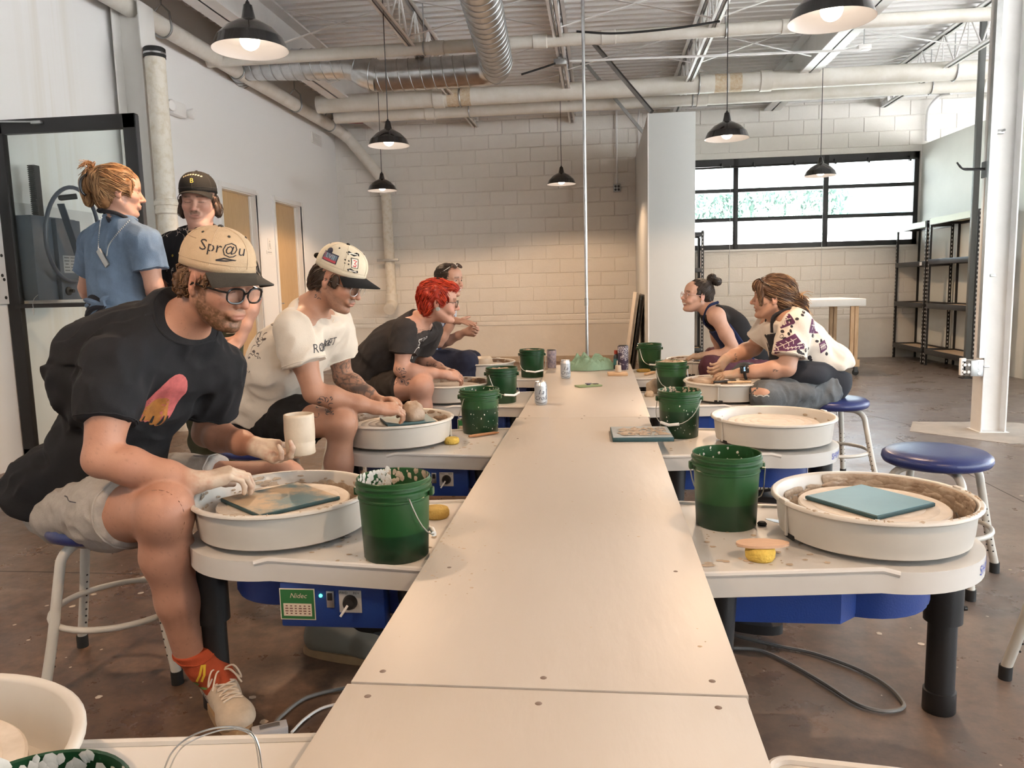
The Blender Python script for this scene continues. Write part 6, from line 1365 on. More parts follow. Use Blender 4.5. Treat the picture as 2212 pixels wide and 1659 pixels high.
# shirt print: a flat abstract pink and orange face-like motif
pu = (at(430, 900, Y=2.2)-at(330, 900, Y=2.02)); po = at(428, 925, Y=2.0); pw = Vector((-.12, -.1, 1))
MP, MO, MY, MK = mat('print_pink', (.50, .12, .12), .8, mottle=.3, mscale=60), mat('print_orange', (.42, .17, .035), .8, mottle=.4, mscale=40), mat('print_yellow', (.40, .31, .02), .8, mottle=.3, mscale=60), mat('print_black', (.012, .012, .013), .9)
decal('shirt_print', *blob2(.012, .085, .050, .075, 3, 22, .06), tb1, po, pu, pw, MP, p1, .0012); decal('shirt_print', *blob2(.002, .0, .055, .085, 5, 22, .10), tb1, po, pu, pw, MO, p1, .0018)
decal('shirt_print', *join2([stroke2([(-.055+.02*q, -.125), (-.03+.012*q, -.09), (-.01+.008*q, -.05), (.0+.006*q, 0)], [.03, .026, .016, .012]) for q in range(5)]), tb1, po, pu, pw, MY, p1, .0022)
decal('shirt_print', *join2([stroke2([(x0, .045), (x0+.004, .02), (x1, -.02), (x2, -.07), (x2-.012, -.115)], [.004, .010, .007, .009, .006]) for x0, x1, x2 in ((-.02, -.022, -.03), (.006, .0, -.006), (.03, .026, .02), (.045, .036, .034))]), tb1, po, pu, pw, MK, p1, .0028)
decal('shirt_print', *join2([stroke2([(-.03, .0), (-.012, .012), (.0, .002)], .006), stroke2([(.012, .004), (.026, .014), (.038, .006)], .006), stroke2([(-.014, -.052), (.006, -.047), (.026, -.053)], .007)]), tb1, po, pu, pw, MK, p1, .0034)
# shorts
M_short1 = fabric('grey_denim_shorts', (.40, .375, .345), mottle=.12, mscale=60)
T = SDF(); T.el(Pv+Vector((0, .02, -.015)), (.145, .19, .115), None, .05)
for h, kn, w in ((HR, KR, .62), (HL, KL, .66)):
    q = h.lerp(kn, w); T.chain([h+Vector((-.03, 0, .0)), h.lerp(kn, w*.6), h.lerp(kn, w+.15)], [.104, .100, .094], .045, (q, kn-h))
T.noise(.007, 16, None, (1, 1, 1), 2); T.noise(.005, 30, None, (1, 1, 1), 6, True)
o, V, Q = cloth(T, .0055, 'shorts', M_short1, p1, 2); sb1 = bvh_of(V, Q); hem_ring(sb1, HR.lerp(KR, .60), KR-HR, .12, .0035, M_short1, o, 'cuff'); hem_ring(sb1, HL.lerp(KL, .64), KL-HL, .12, .003, M_short1, o, 'cuff')
st_ = [sb1.find_nearest(at(x, y, Y=1.95))[0] for x, y in ((118, 1058), (140, 1072), (200, 1085), (250, 1090))]; obj('side_seam', MB().tube(bez(st_, 4), .0018, 5), mat('dark_stitch', (.08, .08, .09), .8), o)
# sock, shoes
M_sock = fabric('rust_red_sock', (.42, .075, .03), mottle=.15, mscale=40); heel, toe = (-1.125, 1.995, 0), (-.935, 1.79, 0); kd = (KR-AR).normalized()
T = SDF(); an = Vector((-1.065, 1.925, .085)); T.chain([AR+kd*.012, AR.lerp(an, .5), an], [.043, .041, .043], .02); T.rc(an, Vector(heel).lerp(Vector(toe), .45)+Vector((0, 0, .06)), .042, .036, .02); T.cut(AR+kd*.008, kd, k=.003); T.noise(.002, 60, None, (.3, .3, 2), 3)
o, V, Q = cloth(T, .004, 'sock', M_sock, p1, 1); sv = bvh_of(V, Q); hem_ring(sv, AR-kd*.012, kd, .06, .002, M_sock, o, 'cuff'); cen = AR.lerp(an, .6)
su = Vector((.7, .3, 0)); decal('sock_motif', *join2([stroke2([(-.012+.01*q, -.02), (.0+.008*q, .0), (.006+.004*q, .028)], .006) for q in (0, 1.4)]), sv, cen, RT, UP, mat('sock_yellow', (.65, .42, .03), .8), p1, .001); decal('sock_motif', *join2([blob2(-.02, -.03, .012, .006, 1), blob2(.0, -.042, .016, .004, 2)]), sv, cen, RT, UP, mat('sock_green', (.12, .25, .06), .8), p1, .001)
M_shoe1 = mat('worn_beige_leather', (.55, .45, .34), .6, mottle=.2, mscale=25, bump=.15, bscale=90); M_gum = mat('gum_sole', (.36, .23, .12), .6, mottle=.2, mscale=30)
o, bvs, PS, RS = shoe(p1, heel, toe, (0, 0, 1), M_shoe1, M_gum, mat('cream_laces', (.66, .57, .47), .8), res=.0035)
sd_ = RS @ Vector((0, -1, 0)); su = RS @ Vector((1, 0, .0)); c0 = PS(.10, -.06, .052); v, f = text_mesh('adidas', .024); decal('shoe_lettering', v, f, bvs, c0, su, Vector((0, 0, 1)), mat('shoe_navy', (.02, .02, .05), .6), o, .0012, .01)
tf = join2([([(0, 0, 0), (.005*q-.004, .008, 0), (.008*q, .022, 0), (.005*q+.004, .008, 0)], [(0, 1, 2, 3)]) for q in (-1, 0, 1)]+[stroke2([(-.010, z), (.010, z+.002)], .0014) for z in (.004, .008)]); decal('shoe_emblem', *tf, bvs, PS(.118, -.004, .14), RS @ Vector((0, -1, 0)), RS @ Vector((-.75, 0, .65)), MATS['shoe_navy'], o, .0015, .01)
shoe(p1, (AL.x-.05, AL.y, 0), (AL.x+.23, AL.y-.05, 0), (0, 0, 1), mat('olive_shoe', (.16, .15, .12), .7), M_gum, None, res=.006)
# hair under the cap, cap, glasses, eyes
T = SDF(); T.el(H(-.045, 0, .0), (.066*1.03, .080, .062), H.R, .02); T.el(H(-.075, 0, -.028), (.036, .062, .040), H.R, .02)
for q in (-1, 1): T.el(H(.030, q*.070, .016), (.014, .008, .020), H.R, .01); T.el(H(-.05, q*.066, -.012), (.03, .018, .035), H.R, .015)
T.noise(.008, 60, None, (1, 1, 1), 3); T.noise(.004, 130, None, (1, 1, 1), 4)
o, V, Q = hair_mass(T, .0032, (.115, .06, .03), p1); strands(V, Q, 520, lambda q: H.R @ Vector((-.35, 0, -1)), .05, .0022, [(.17, .09, .045), (.11, .055, .028), (.23, .125, .06)], o, 3, lift=.004, wave=.006)
M_cap1 = fabric('cream_cap_cotton', (.53, .40, .265), mottle=.1, mscale=30, bump=.2, bscale=300); M_brim1 = fabric('faded_charcoal_brim', (.055, .052, .045), mottle=.2, mscale=30)
cap, cb_, K = cap_parts(H, M_cap1, M_brim1, p1, .056, -.07, .080, .092, .109, .086, -.010, button=M_brim1, stitch=fabric('cap_stitch', (.55, .42, .29)))
KX, KY, KZ = [K.R @ Vector(v) for v in ((1, 0, 0), (0, 1, 0), (0, 0, 1))]
no = (KX*.80-KY*.62).normalized(); uu = KZ.cross(no); v, f = text_mesh('Spr@u', .040, .12); decal('cap_lettering', v, f, cb_, K(.075, -.062, .102), uu, KZ, mat('cap_ink', (.02, .02, .025), .8), cap, .001, .01)
decal('cap_lettering', *join2([stroke2([(-.02, -.03), (.0, -.022), (.03, -.024), (.005, -.028), (-.02, -.03)], .004)]), cb_, K(.078, -.058, .100), uu, KZ, MATS['cap_ink'], cap, .001, .01)
obj('loose_thread', MB().tube(bez([K(-.01, -.075, .115), K(-.04, -.074, .118), K(-.05, -.066, .128), K(-.03, -.058, .135)], 4), .0008, 4), mat('thread', (.30, .22, .14), .9), cap)
M_gl = mat('black_spectacle_frame', (.012, .012, .013), .25); glasses(H, M_gl, p1, .0255, .0195, .0028, -.006, .106)
# pot in his hand
pc = at(650, 980, Y=2.165); pot = thing('clay_pot', 'freshly thrown pale clay cup held up by the man in the black shirt', 'clay pot', pc)
pr = [(0, 0), (.040, 0), (.043, .003), (.0425, .02), (.0435, .035), (.0425, .038), (.0435, .042), (.0445, .07), (.0435, .095), (.0435, .112), (.0425, .119), (.0395, .120), (.0375, .116), (.038, .09), (.037, .02), (0, .016)]
obj('wall', MB().lathe(pr, 48, pc, wob=lambda a, z: (.018*math.sin(2*a+1)+.02*math.sin(a*3+2))*(z/.12)**2+.004*math.sin(z*260)), M_clayp, pot, smooth='all')
def skel(S, J, sc=1.0, torso=None, arms=1.0, legs=1.0):
    torso_ops(S, J['P'], J['C'], J['N'], J['SL'], J['SR'], **(torso or {}))
    for q in 'LR':
        if 'W'+q in J: arm(S, J['S'+q], J['E'+q], J['W'+q], sc*arms)
        if 'A'+q in J: leg(S, J['H'+q], J['K'+q], J['A'+q], sc*legs, J.get('calf', (0, 0, 0)))
def hbox(H, r=.15): return (A3(H.c)-r*H.s, A3(H.c)+r*H.s)
def shirt(J, m, parent, name, g=.014, sl=(.6, .6), sr=.072, belly=.02, w=1.0, neck=None, hem=None, res=.006, nz=(.008, 10), extra=None, n=2, colf=None, base=None, flare=1.1, torso=None):
    T = SDF(); R = torso_ops(T, J['P'], J['C'], J['N'], J['SL'], J['SR'], g, belly, w, **(torso or {}))
    for q, f in zip('LR', sl):
        if not f or 'E'+q not in J: continue
        s, e = J['S'+q], J['E'+q]; p = s.lerp(e, f); d = (e-s).normalized(); T.chain([s, s.lerp(e, f*.5), s.lerp(e, f+.14)], [sr*.96, sr, sr*flare], .03, (p, d))
    if extra: extra(T)
    if neck: neck_cut(T, *neck)
    if hem: T.cut(hem[0], hem[1], box=(A3(hem[0])-(.45, .45, .35), A3(hem[0])+(.45, .45, hem[2] if len(hem) > 2 else .12)), k=.004)
    T.noise(nz[0], nz[1], R, (1, 1, .4), 3); T.noise(nz[0]*.7, nz[1]*2.3, R, (1, 1, .5), 5, True)
    o, V, Q = cloth(T, res, name, m, parent, n, colf, base); bv = bvh_of(V, Q)
    for q, f in zip('LR', sl):
        if f and 'E'+q in J: hem_ring(bv, J['S'+q].lerp(J['E'+q], f-.015), J['E'+q]-J['S'+q], sr*1.15, .0024, m, o, 'sleeve_hem')
    return o, bv, V, Q
def trousers(J, m, parent, name='trousers', f=(1.2, 1.2), g=.012, res=.006, thigh=.096, knee=.074, ank=.052, hip=(.135, .18, .115), legs='LR', nz=.006):
    T = SDF(); T.el(J['P']+Vector((0, 0, -.015)), hip, None, .05)
    for q, w in zip('LR', f):
        if 'K'+q not in J: continue
        h, k_, a = J['H'+q], J['K'+q], J['A'+q]
        if w <= 1: p = h.lerp(k_, w); T.chain([h, h.lerp(k_, w*.6), h.lerp(k_, w+.15)], [thigh, thigh*.95, thigh*.9], .04, (p, k_-h))
        else: T.chain([h, h.lerp(k_, .5), k_], [thigh, thigh*.9, knee], .04); c = Vector(J.get('calf', (0, 0, 0))); T.chain([k_, k_.lerp(a, .35)+c, a], [knee, knee*.95, ank], .03)
    T.noise(nz, 16, None, (1, 1, 1), 2); T.noise(nz*.7, 34, None, (1, 1, .6), 6, True)
    o, V, Q = cloth(T, res, name, m, parent, 2); return o, bvh_of(V, Q)
def ink(o, parent_bv, c, u, w, size, seed, m, parent, n=7, name='tattoo'):
    """flat inked lines on skin: curling strokes and leaves"""
    rg = random.Random(seed); L = []
    for i in range(n):
        x, y = rg.uniform(-.5, .5)*size[0], rg.uniform(-.5, .5)*size[1]; r = rg.uniform(.12, .3)*min(size); a0 = rg.random()*6; k = rg.uniform(2, 5)
        L.append(stroke2([(x+r*(1-.08*j)*math.cos(a0+k*j/9), y+r*(1-.08*j)*math.sin(a0+k*j/9)) for j in range(10)], [.0022+.0012*math.sin(j) for j in range(10)]))
        if rg.random() < .6: L.append(blob2(x, y, r*.35, r*.2, i))
    decal(name, *join2(L), parent_bv, c, u, w, m, parent, .0009, .01)
M_tat = mat('tattoo_ink', (.055, .05, .055), .6)
# ==== man in the white T-shirt at the second left wheel
p2 = thing('person', 'man in a white T-shirt and cream cap with a black brim, bending over his wheel', 'person', (-1.47, 3.25, 0)); SK2 = (.38, .20, .132)
H = Head(at(731, 605, Y=3.05), math.radians(-13), math.radians(24), 0, 1.0); f_ = lambda *a: at(a[0], a[1], Y=a[2])
J = dict(P=f_(565, 890, 3.27), C=f_(625, 765, 3.12), N=f_(667, 668, 3.08), SR=f_(637, 712, 2.93), SL=f_(720, 704, 3.25), ER=f_(678, 848, 2.92), WR=f_(815, 882, 3.02), EL=f_(741, 815, 3.34), WL=f_(818, 868, 3.24), HR=f_(585, 905, 3.16), KR=f_(738, 915, 2.96), AR=f_(752, 1190, 3.0), HL=f_(590, 890, 3.42), KL=Vector((-1.0, 3.55, .58)), AL=Vector((-.95, 3.52, .09)), calf=(-.02, 0, 0))
S = SDF(); skel(S, J, 1.0, arms=.95, legs=.9); head_ops(S, H, J['N'], .056)
fR = (f_(890, 885, 3.13)-J['WR']); fL = (f_(895, 868, 3.16)-J['WL']); b1 = hand_ops(S, J['WR'], fR, (.1, .6, -.75), 1, (.5, .75, .5), None, .04, 1.0, (.75, .5, -.35), .3); b2 = hand_ops(S, J['WL'], fL, (.2, -.55, -.8), -1, (.5, .7, .5), None, .04, 1.0, (.75, .5, -.35), .3)
def colf(P, C):
    head_cols(H, P, SK2, C, brow=(.06, .035, .02), beard=((.13, .075, .05), .62), stache=((.10, .055, .03), .95), seed=7); C *= 1+.06*vnoise(P, 12, 4)[:, None]*np.array([.6, 1, 1])
    a, b = A3(J['SL']), A3(J['WL']); d = b-a; t = ((P-a) @ d)/(d @ d); e = A3(J['EL']); far = (np.sqrt(((P-e)**2).sum(1)) < .33) & (P[:, 1] > 3.17) & (P[:, 2] < float(J['SL'].z)) & (P[:, 0] < float(J['WL'].x)-.02) & (P[:, 0] > -1.35)
    n1 = np.abs(vnoise(P, 42, 3)); n2 = np.abs(vnoise(P, 90, 8)); w = far*np.clip(np.maximum((.16-n1)/.10, np.maximum((.13-n2)/.10, (vnoise(P, 24, 5)-.35)*3)), 0, 1)*.75; C[:] = C*(1-w[:, None])+np.array((.06, .065, .065))*w[:, None]
    return clay_hands(P, C, [(J['WR']+fR*.9, .09), (J['WL']+fL*.9, .09)], st=.15)
o, V, Q = body_mesh(S, .0058, [(*hbox(H), .003), (b1[0], b1[1], .003), (b2[0], b2[1], .003)], SK2, p2, colf); bb = bvh_of(V, Q)
ink(o, bb, f_(690, 878, 2.9), RT, UP, (.13, .07), 3, M_tat, p2, 12); ink(o, bb, H(-.03, -.06, -.075), RT, UP, (.03, .04), 5, M_tat, p2, 5)
M_tee2 = fabric('oatmeal_white_jersey', (.62, .565, .49), mottle=.08, mscale=8)
CN = (J['N']+Vector((.006, -.002, .026)), (H(-.02, 0, -.06)-J['N']).normalized()+Vector((.25, -.1, .45)))
o, tb, V, Q = shirt(J, M_tee2, p2, 'white_tshirt', .016, (.56, .52), .078, .03, 1.02, CN, (f_(540, 905, 3.2), (-.25, 0, -1)), .006, (.009, 9), lambda T: T.el(f_(545, 862, 3.25), (.13, .16, .12), None, .06)); collar(tb, CN, J['N'], .075, .004, M_tee2, o)
inkd = mat('shirt_lettering', (.05, .05, .055), .8); sn = Vector((.75, -.66, -.05)); su = Vector((.66, .75, 0)); sc_ = f_(700, 745, 3.0)
for tx, dy, sz in (('ZONE 73', .055, .032), ('RHINO', .02, .03), ('ROCKET', -.045, .05)): v, f = text_mesh(tx, sz, .15 if dy > 0 else 0); decal('shirt_lettering', v, f, tb, sc_, su, Vector((.1, 0, 1)), inkd, o, .0012, .01)
v, f = stroke2([(-.06, -.012), (.06, -.012)], .002); decal('shirt_lettering', v, f, tb, sc_, su, Vector((.1, 0, 1)), inkd, o)
for i, (px, py, s) in enumerate(((598, 665, 1), (575, 702, 1.3), (552, 745, 1.2), (538, 785, .9))): ink(o, tb, f_(px, py, 3.05), RT, Vector((.7, 0, 1)), (.07*s, .09*s), 20+i, mat('back_print', (.09, .08, .08), .8), o, 9, 'back_print')
trousers(J, fabric('black_shorts', (.012, .012, .013)), p2, 'shorts', (.58, .6), thigh=.104)
for sd in (AR_ for AR_ in ((J['AR'], -.3),)): shoe(p2, (sd[0].x-.05, sd[0].y+.02, 0), (sd[0].x+.20, sd[0].y-.1, 0), (0, 0, 1), MATS['black_shorts'], M_white, None, res=.007)
shoe(p2, (J['AL'].x-.05, J['AL'].y, 0), (J['AL'].x+.22, J['AL'].y, 0), (0, 0, 1), MATS['black_shorts'], M_white, None, res=.007)
T = SDF(); T.el(H(-.045, 0, -.002), (.068, .080, .066), H.R, .02); T.el(H(-.082, 0, -.045), (.035, .058, .045), H.R, .02)
for q in (-1, 1): T.el(H(.03, q*.072, .008), (.018, .009, .026), H.R, .01)
T.noise(.006, 60, None, (1, 1, .5), 3); o, V, Q = hair_mass(T, .004, (.045, .028, .02), p2); strands(V, Q, 420, lambda q: H.R @ Vector((-.75, 0, -1)), .075, .0022, [(.05, .032, .022), (.035, .022, .016), (.075, .048, .03)], o, 3, lift=.004)
M_cap2 = fabric('ivory_cap_cotton', (.66, .59, .46), mottle=.06, mscale=30); M_brim2 = fabric('black_brim', (.012, .012, .013))
cap, cv, K = cap_parts(H, M_cap2, M_brim2, p2, .054, -.04, .078, .094, .108, .085, -.002, button=M_brim2, stitch=fabric('ivory_stitch', (.56, .49, .37)))
KX, KY, KZ = [K.R @ Vector(v) for v in ((1, 0, 0), (0, 1, 0), (0, 0, 1))]; no = (-KY*.97+KX*.2).normalized(); uu = KZ.cross(no); c = K(-.012, -.1, .092)
def rect2(x0, y0, x1, y1): return [(x0, y0, 0), (x1, y0, 0), (x1, y1, 0), (x0, y1, 0)], [(0, 1, 2, 3)]
decal('cap_patch', *join2([rect2(-.034, -.022, .034, .014), blob2(-.012, .018, .013, .013, 1, 14, 0)]), cv, c, uu, KZ, mat('patch_navy', (.015, .02, .045), .7), cap, .001); decal('cap_patch', *rect2(-.030, -.018, .030, .010), cv, c, uu, KZ, mat('patch_teal', (.05, .22, .30), .7, mottle=.5, mscale=50, col2=(.30, .06, .09)), cap, .0018)
decal('cap_patch', *join2([rect2(-.030, -.019, .030, -.010)]), cv, c, uu, KZ, mat('patch_red', (.42, .06, .08), .7), cap, .0022); v, f = text_mesh('LVII', .026); decal('cap_lettering', v, f, cv, c+KZ*.0, uu, KZ, mat('patch_silver', (.35, .45, .5), .5), cap, .0026)
no = (KX*.85-KY*.5).normalized(); uu = KZ.cross(no); c = K(.08, -.05, .095); ck = mat('emblem_black', (.015, .015, .015), .8)
decal('cap_emblem', *join2([stroke2([(-.026, .028), (-.018, .034), (-.004, .030), (.012, .036), (.02, .034)], .009), stroke2([(-.022, -.030), (-.012, -.024), (.004, -.030), (.018, -.026)], .009), stroke2([(-.014, .018), (.012, .02), (.014, -.014), (-.010, -.016), (-.014, .018)], .003)]+[blob2(-.034+.012*i, .005-.012*j, .003, .003, 1, 8, 0) for i in (0, 1) for j in (0, 1)]), cv, c, uu, KZ, ck, cap, .0012)
decal('cap_emblem', *join2([stroke2([(-.022, .029), (-.012, .033), (.014, .034)], .003), stroke2([(-.018, -.028), (.012, -.028)], .003), rect2(-.011, -.012, .010, .017)]), cv, c, uu, KZ, mat('emblem_white', (.75, .72, .66), .8), cap, .0018)
decal('cap_emblem', *join2([stroke2([(-.006, .012), (.006, .012), (-.002, .0), (.006, -.002), (.004, -.009), (-.006, -.008)], .004)]), cv, c, uu, KZ, mat('emblem_red', (.5, .03, .03), .8), cap, .0024)
obj('strap_hair', MB().sphere(K(-.122, .0, .06), (.014, .02, .012), 12, 8), M_brim2, cap)
glasses(H, M_galv, p2, .024, .020, .0013, -.006, .104)
# ==== red haired person at the third left wheel
p3 = thing('person', 'smiling person with short bright red hair and ear plugs, in a black printed shirt', 'person', (-1.45, 4.45, 0)); SK3 = (.47, .26, .19)
H = Head(at(950, 653, Y=4.32), math.radians(5), math.radians(4), 0, .98)
J = dict(P=f_(797, 815, 4.47), C=f_(850, 745, 4.38), N=f_(902, 693, 4.36), SR=f_(878, 712, 4.22), SL=f_(925, 715, 4.53), ER=f_(866, 799, 4.18), WR=f_(960, 809, 4.24), EL=f_(905, 775, 4.6), WL=f_(965, 803, 4.45), HR=f_(810, 840, 4.36), KR=f_(911, 836, 4.17), AR=f_(928, 985, 4.2), HL=f_(815, 825, 4.6), KL=Vector((-.98, 4.78, .58)), AL=Vector((-.95, 4.75, .09)), calf=(-.015, 0, 0))
S = SDF(); skel(S, J, .96, arms=.92); head_ops(S, H, J['N'], .050, jaw=.95, smile=.8, nose=.98)
fR = f_(1000, 815, 4.32)-J['WR']; fL = f_(1005, 808, 4.36)-J['WL']; b1 = hand_ops(S, J['WR'], fR, (.1, .7, -.7), 1, (.4, .6, .4), None, .03, .95, (.8, .45, -.2), .2); b2 = hand_ops(S, J['WL'], fL, (.2, -.6, -.75), -1, (.4, .6, .4), None, .03, .95, (.8, .45, -.2), .2)
def colf(P, C): head_cols(H, P, SK3, C, brow=(.14, .05, .02), smile=.8, seed=2, blush=(.72, .25, .19)); return C*(1+.05*vnoise(P, 14, 2)[:, None]*np.array([.6, 1, 1]))
o, V, Q = body_mesh(S, .0065, [(*hbox(H), .0034), (b1[0], b1[1], .0034), (b2[0], b2[1], .0034)], SK3, p3, colf); bb = bvh_of(V, Q); ink(o, bb, f_(860, 812, 4.1), RT, UP, (.12, .09), 9, M_tat, p3, 14); ink(o, bb, f_(935, 790, 4.4), RT, UP, (.10, .04), 12, M_tat, p3, 10)
M_tee3 = fabric('faded_black_jersey', (.022, .021, .022), mottle=.5, mscale=7, col2=(.045, .038, .036)); CN = (J['N']+Vector((.006, -.0, .026)), (H(-.02, 0, -.06)-J['N']).normalized()+Vector((.25, -.05, .45)))
o, tb, V, Q = shirt(J, M_tee3, p3, 'black_tshirt', .016, (.66, .62), .076, .03, 1.0, CN, (f_(785, 845, 4.45), (-.3, 0, -1)), .0068, (.008, 10), lambda T: T.el(f_(785, 800, 4.47), (.12, .16, .10), None, .06)); collar(tb, CN, J['N'], .068, .004, M_tee3, o)
MWp = mat('white_shirt_print', (.55, .53, .5), .8); c = f_(914, 762, 4.25); su = Vector((.62, .78, 0))
decal('shirt_print', *join2([stroke2([(-.05+.045*math.sin(a)*q, -.09+.11*math.cos(a)+.02) for a in np.linspace(-1.5, 1.5, 9)], .006) for q in (1,)]+[stroke2([(-.03+.012*q, -.07), (-.025+.010*q, -.02), (-.01+.006*q, .02)], .004) for q in range(6)]), tb, c, su, Vector((.25, 0, 1)), MWp, o); v, f = text_mesh('STOP', .05); decal('shirt_lettering', v, f, tb, c+Vector((.01, 0, .062)), su, Vector((.25, 0, 1)), MWp, o)
trousers(J, fabric('dark_brown_shorts', (.035, .028, .024), mottle=.4), p3, 'shorts', (.5, .6), thigh=.102)
shoe(p3, (J['AR'].x-.05, J['AR'].y, 0), (J['AR'].x+.2, J['AR'].y-.05, 0), (0, 0, 1), M_tee3, M_gum, None, res=.008)
T = SDF(); T.el(H(-.022, 0, .042), (.105, .084, .087), H.R, .02); T.el(H(-.065, 0, -.02), (.050, .070, .062), H.R, .02); T.el(H(.055, 0, .085), (.045, .055, .022), H.R, .02)
for q in (-1, 1): T.el(H(.022, q*.074, .015), (.018, .009, .03), H.R, .01)
T.el(H(.09, 0, -.02), (.06, .085, .085), H.R, .012, True); T.noise(.007, 55, None, (1, 1, 1), 3); o, V, Q = hair_mass(T, .004, (.30, .022, .008), p3)
strands(V, Q, 900, lambda q: (q-H(-.03, 0, .06)).normalized()*.5+H.R @ Vector((.45 if H.loc(A3(q)[None])[0, 0] > -.02 else -.5, 0, -.8 if H.loc(A3(q)[None])[0, 2] < .06 else -.1)), .05, .0024, [(.42, .03, .008), (.30, .018, .006), (.52, .055, .015)], o, 5, lift=.007)
glasses(H, M_gl, p3, .023, .019, .0014, -.004, .104)
for q in (-1, 1): obj('ear_plug', MB().lathe([(0, .006), (.010, .006), (.0115, 0), (.0115, -.006), (0, -.006)], 16, H(-.002, q*.079, -.036), H.R @ rotm(q*.2) @ rotm(0, 0, -q*PI/2)), mat('grey_plug', (.28, .32, .31), .35), p3)
# ==== dark haired woman at the far left wheel
p4 = thing('person', 'dark haired woman with sunglasses on her head, gesturing with both hands at the far left', 'person', (-1.4, 5.75, 0)); SK4 = (.42, .24, .175)
H = Head(at(972, 606, Y=5.5), math.radians(-28), math.radians(2), 0, .97)
J = dict(P=f_(905, 785, 5.7), C=f_(918, 705, 5.62), N=f_(950, 655, 5.56), SR=f_(925, 678, 5.44), SL=f_(962, 678, 5.74), ER=f_(947, 740, 5.38), WR=f_(980, 692, 5.36), EL=f_(955, 742, 5.72), WL=f_(1006, 717, 5.6), HR=f_(912, 785, 5.6), KR=f_(1008, 782, 5.42), AR=f_(1000, 905, 5.4), HL=f_(915, 780, 5.82), KL=Vector((-1.0, 5.95, .58)), AL=Vector((-.95, 5.9, .09)))
S = SDF(); skel(S, J, .92, arms=.9); head_ops(S, H, J['N'], .047, jaw=.92, smile=.5, cheek=1.05)
fR = f_(1025, 699, 5.3)-J['WR']; fL = f_(1040, 718, 5.55)-J['WL']; b1 = hand_ops(S, J['WR'], fR, (-.2, .3, -.9), 1, (.1, .12, .1), None, .03, .95, (.45, .85, .2), .1); b2 = hand_ops(S, J['WL'], fL, (.1, -.8, .3), -1, (.7, 1.1, .8), None, .03, .95, (.8, .5, -.4), .4)
o, V, Q = body_mesh(S, .0075, [(*hbox(H), .004), (b1[0], b1[1], .004), (b2[0], b2[1], .004)], SK4, p4, lambda P, C: head_cols(H, P, SK4, C, brow=(.04, .025, .015), smile=.5, seed=4)); eyes(H, p4)
M_navy = fabric('navy_cotton', (.014, .024, .075)); CN = (J['N']+Vector((.01, 0, .0)), Vector((.6, -.2, .9)))
shirt(J, fabric('pale_blue_sleeve', (.42, .47, .56)), p4, 'blouse', .012, (.45, .45), .066, .01, .95, CN, None, .008); T = SDF(); torso_ops(T, J['P'], J['C'], J['N'], J['SL'], J['SR'], .017, .01, .95); T.cut(J['N'].lerp(J['C'], .45), (.2, -.1, 1), k=.004); T.cut(J['C']+Vector((-.03, 0, 0)), (-1, .3, 0), k=.004); cloth(T, .008, 'apron', M_navy, p4)
trousers(J, mat('dark_navy_trousers', (.010, .014, .035), .9), p4, 'trousers', (1.2, 1.2), res=.008)
T = SDF(); T.el(H(-.025, 0, .040), (.100, .080, .083), H.R, .02); T.el(H(-.08, 0, -.02), (.035, .05, .06), H.R, .02); T.el(H(.095, 0, -.03), (.062, .085, .098), H.R, .012, True); o, V, Q = hair_mass(T, .0045, (.028, .018, .013), p4); strands(V, Q, 420, lambda q: H.R @ Vector((-1, 0, -.15)), .08, .0016, [(.03, .02, .014), (.05, .033, .022)], o, 6, lift=.002)
sg_ = MB()
for q in (-1, 1): sg_.lathe([(0, .003), (.026, .002), (.027, 0), (.026, -.002)], 18, H(.062, q*.032, .108), H.R @ rotm(0, .75))
g_ = obj('sunglasses', sg_, mat('sunglass_lens', (.06, .035, .025), .1), p4); obj('sunglass_frame', MB().tube([H(.05, .06, .10), H(-.03, .08, .05)], .002, 6).tube([H(.05, -.06, .10), H(-.03, -.082, .05)], .002, 6).tube([H(.066, .008, .112), H(.066, -.008, .112)], .002, 6), M_white, g_)
# ==== woman with a hair bun at the far right wheel (faces the other way)
p5 = thing('person', 'laughing woman with a dark hair bun and a black tank top', 'person', (1.35, 5.66, 0)); SK5 = (.50, .30, .225)
H = Head(at(1505, 640, Y=5.6), math.radians(-160), math.radians(-10), 0, .98)
J = dict(P=f_(1640, 790, 5.7), C=f_(1578, 708, 5.62), N=f_(1533, 668, 5.6), SL=f_(1548, 684, 5.46), SR=f_(1540, 690, 5.78), EL=f_(1590, 762, 5.42), WL=f_(1522, 768, 5.45), ER=f_(1560, 765, 5.85), WR=f_(1530, 775, 5.75), HL=f_(1630, 800, 5.58), KL=f_(1535, 792, 5.36), AL=f_(1545, 905, 5.4), HR=f_(1630, 795, 5.8), KR=Vector((.86, 5.98, .58)), AR=Vector((.85, 5.95, .09)))
S = SDF(); skel(S, J, .93, arms=.95); head_ops(S, H, J['N'], .046, jaw=.92, smile=1.0)
fL = f_(1486, 772, 5.5)-J['WL']; fR = f_(1500, 776, 5.65)-J['WR']; b1 = hand_ops(S, J['WL'], fL, (.1, .3, -1), -1, (.35, .5, .35), None, .06, .98, (.7, .6, -.3), .2); b2 = hand_ops(S, J['WR'], fR, (.1, -.3, -1), 1, (.35, .5, .35), None, .05, .98, (.7, .6, -.3), .2)
def colf(P, C): head_cols(H, P, SK5, C, brow=(.05, .03, .02), smile=1.0, seed=5, blush=(.62, .26, .2)); return clay_hands(P, C, [(J['WL']+fL*.7, .12), (J['WR']+fR*.7, .12)], (.36, .27, .2), .8)
o, V, Q = body_mesh(S, .0072, [(*hbox(H), .0038), (b1[0], b1[1], .004), (b2[0], b2[1], .004)], SK5, p5, colf); eyes(H, p5)
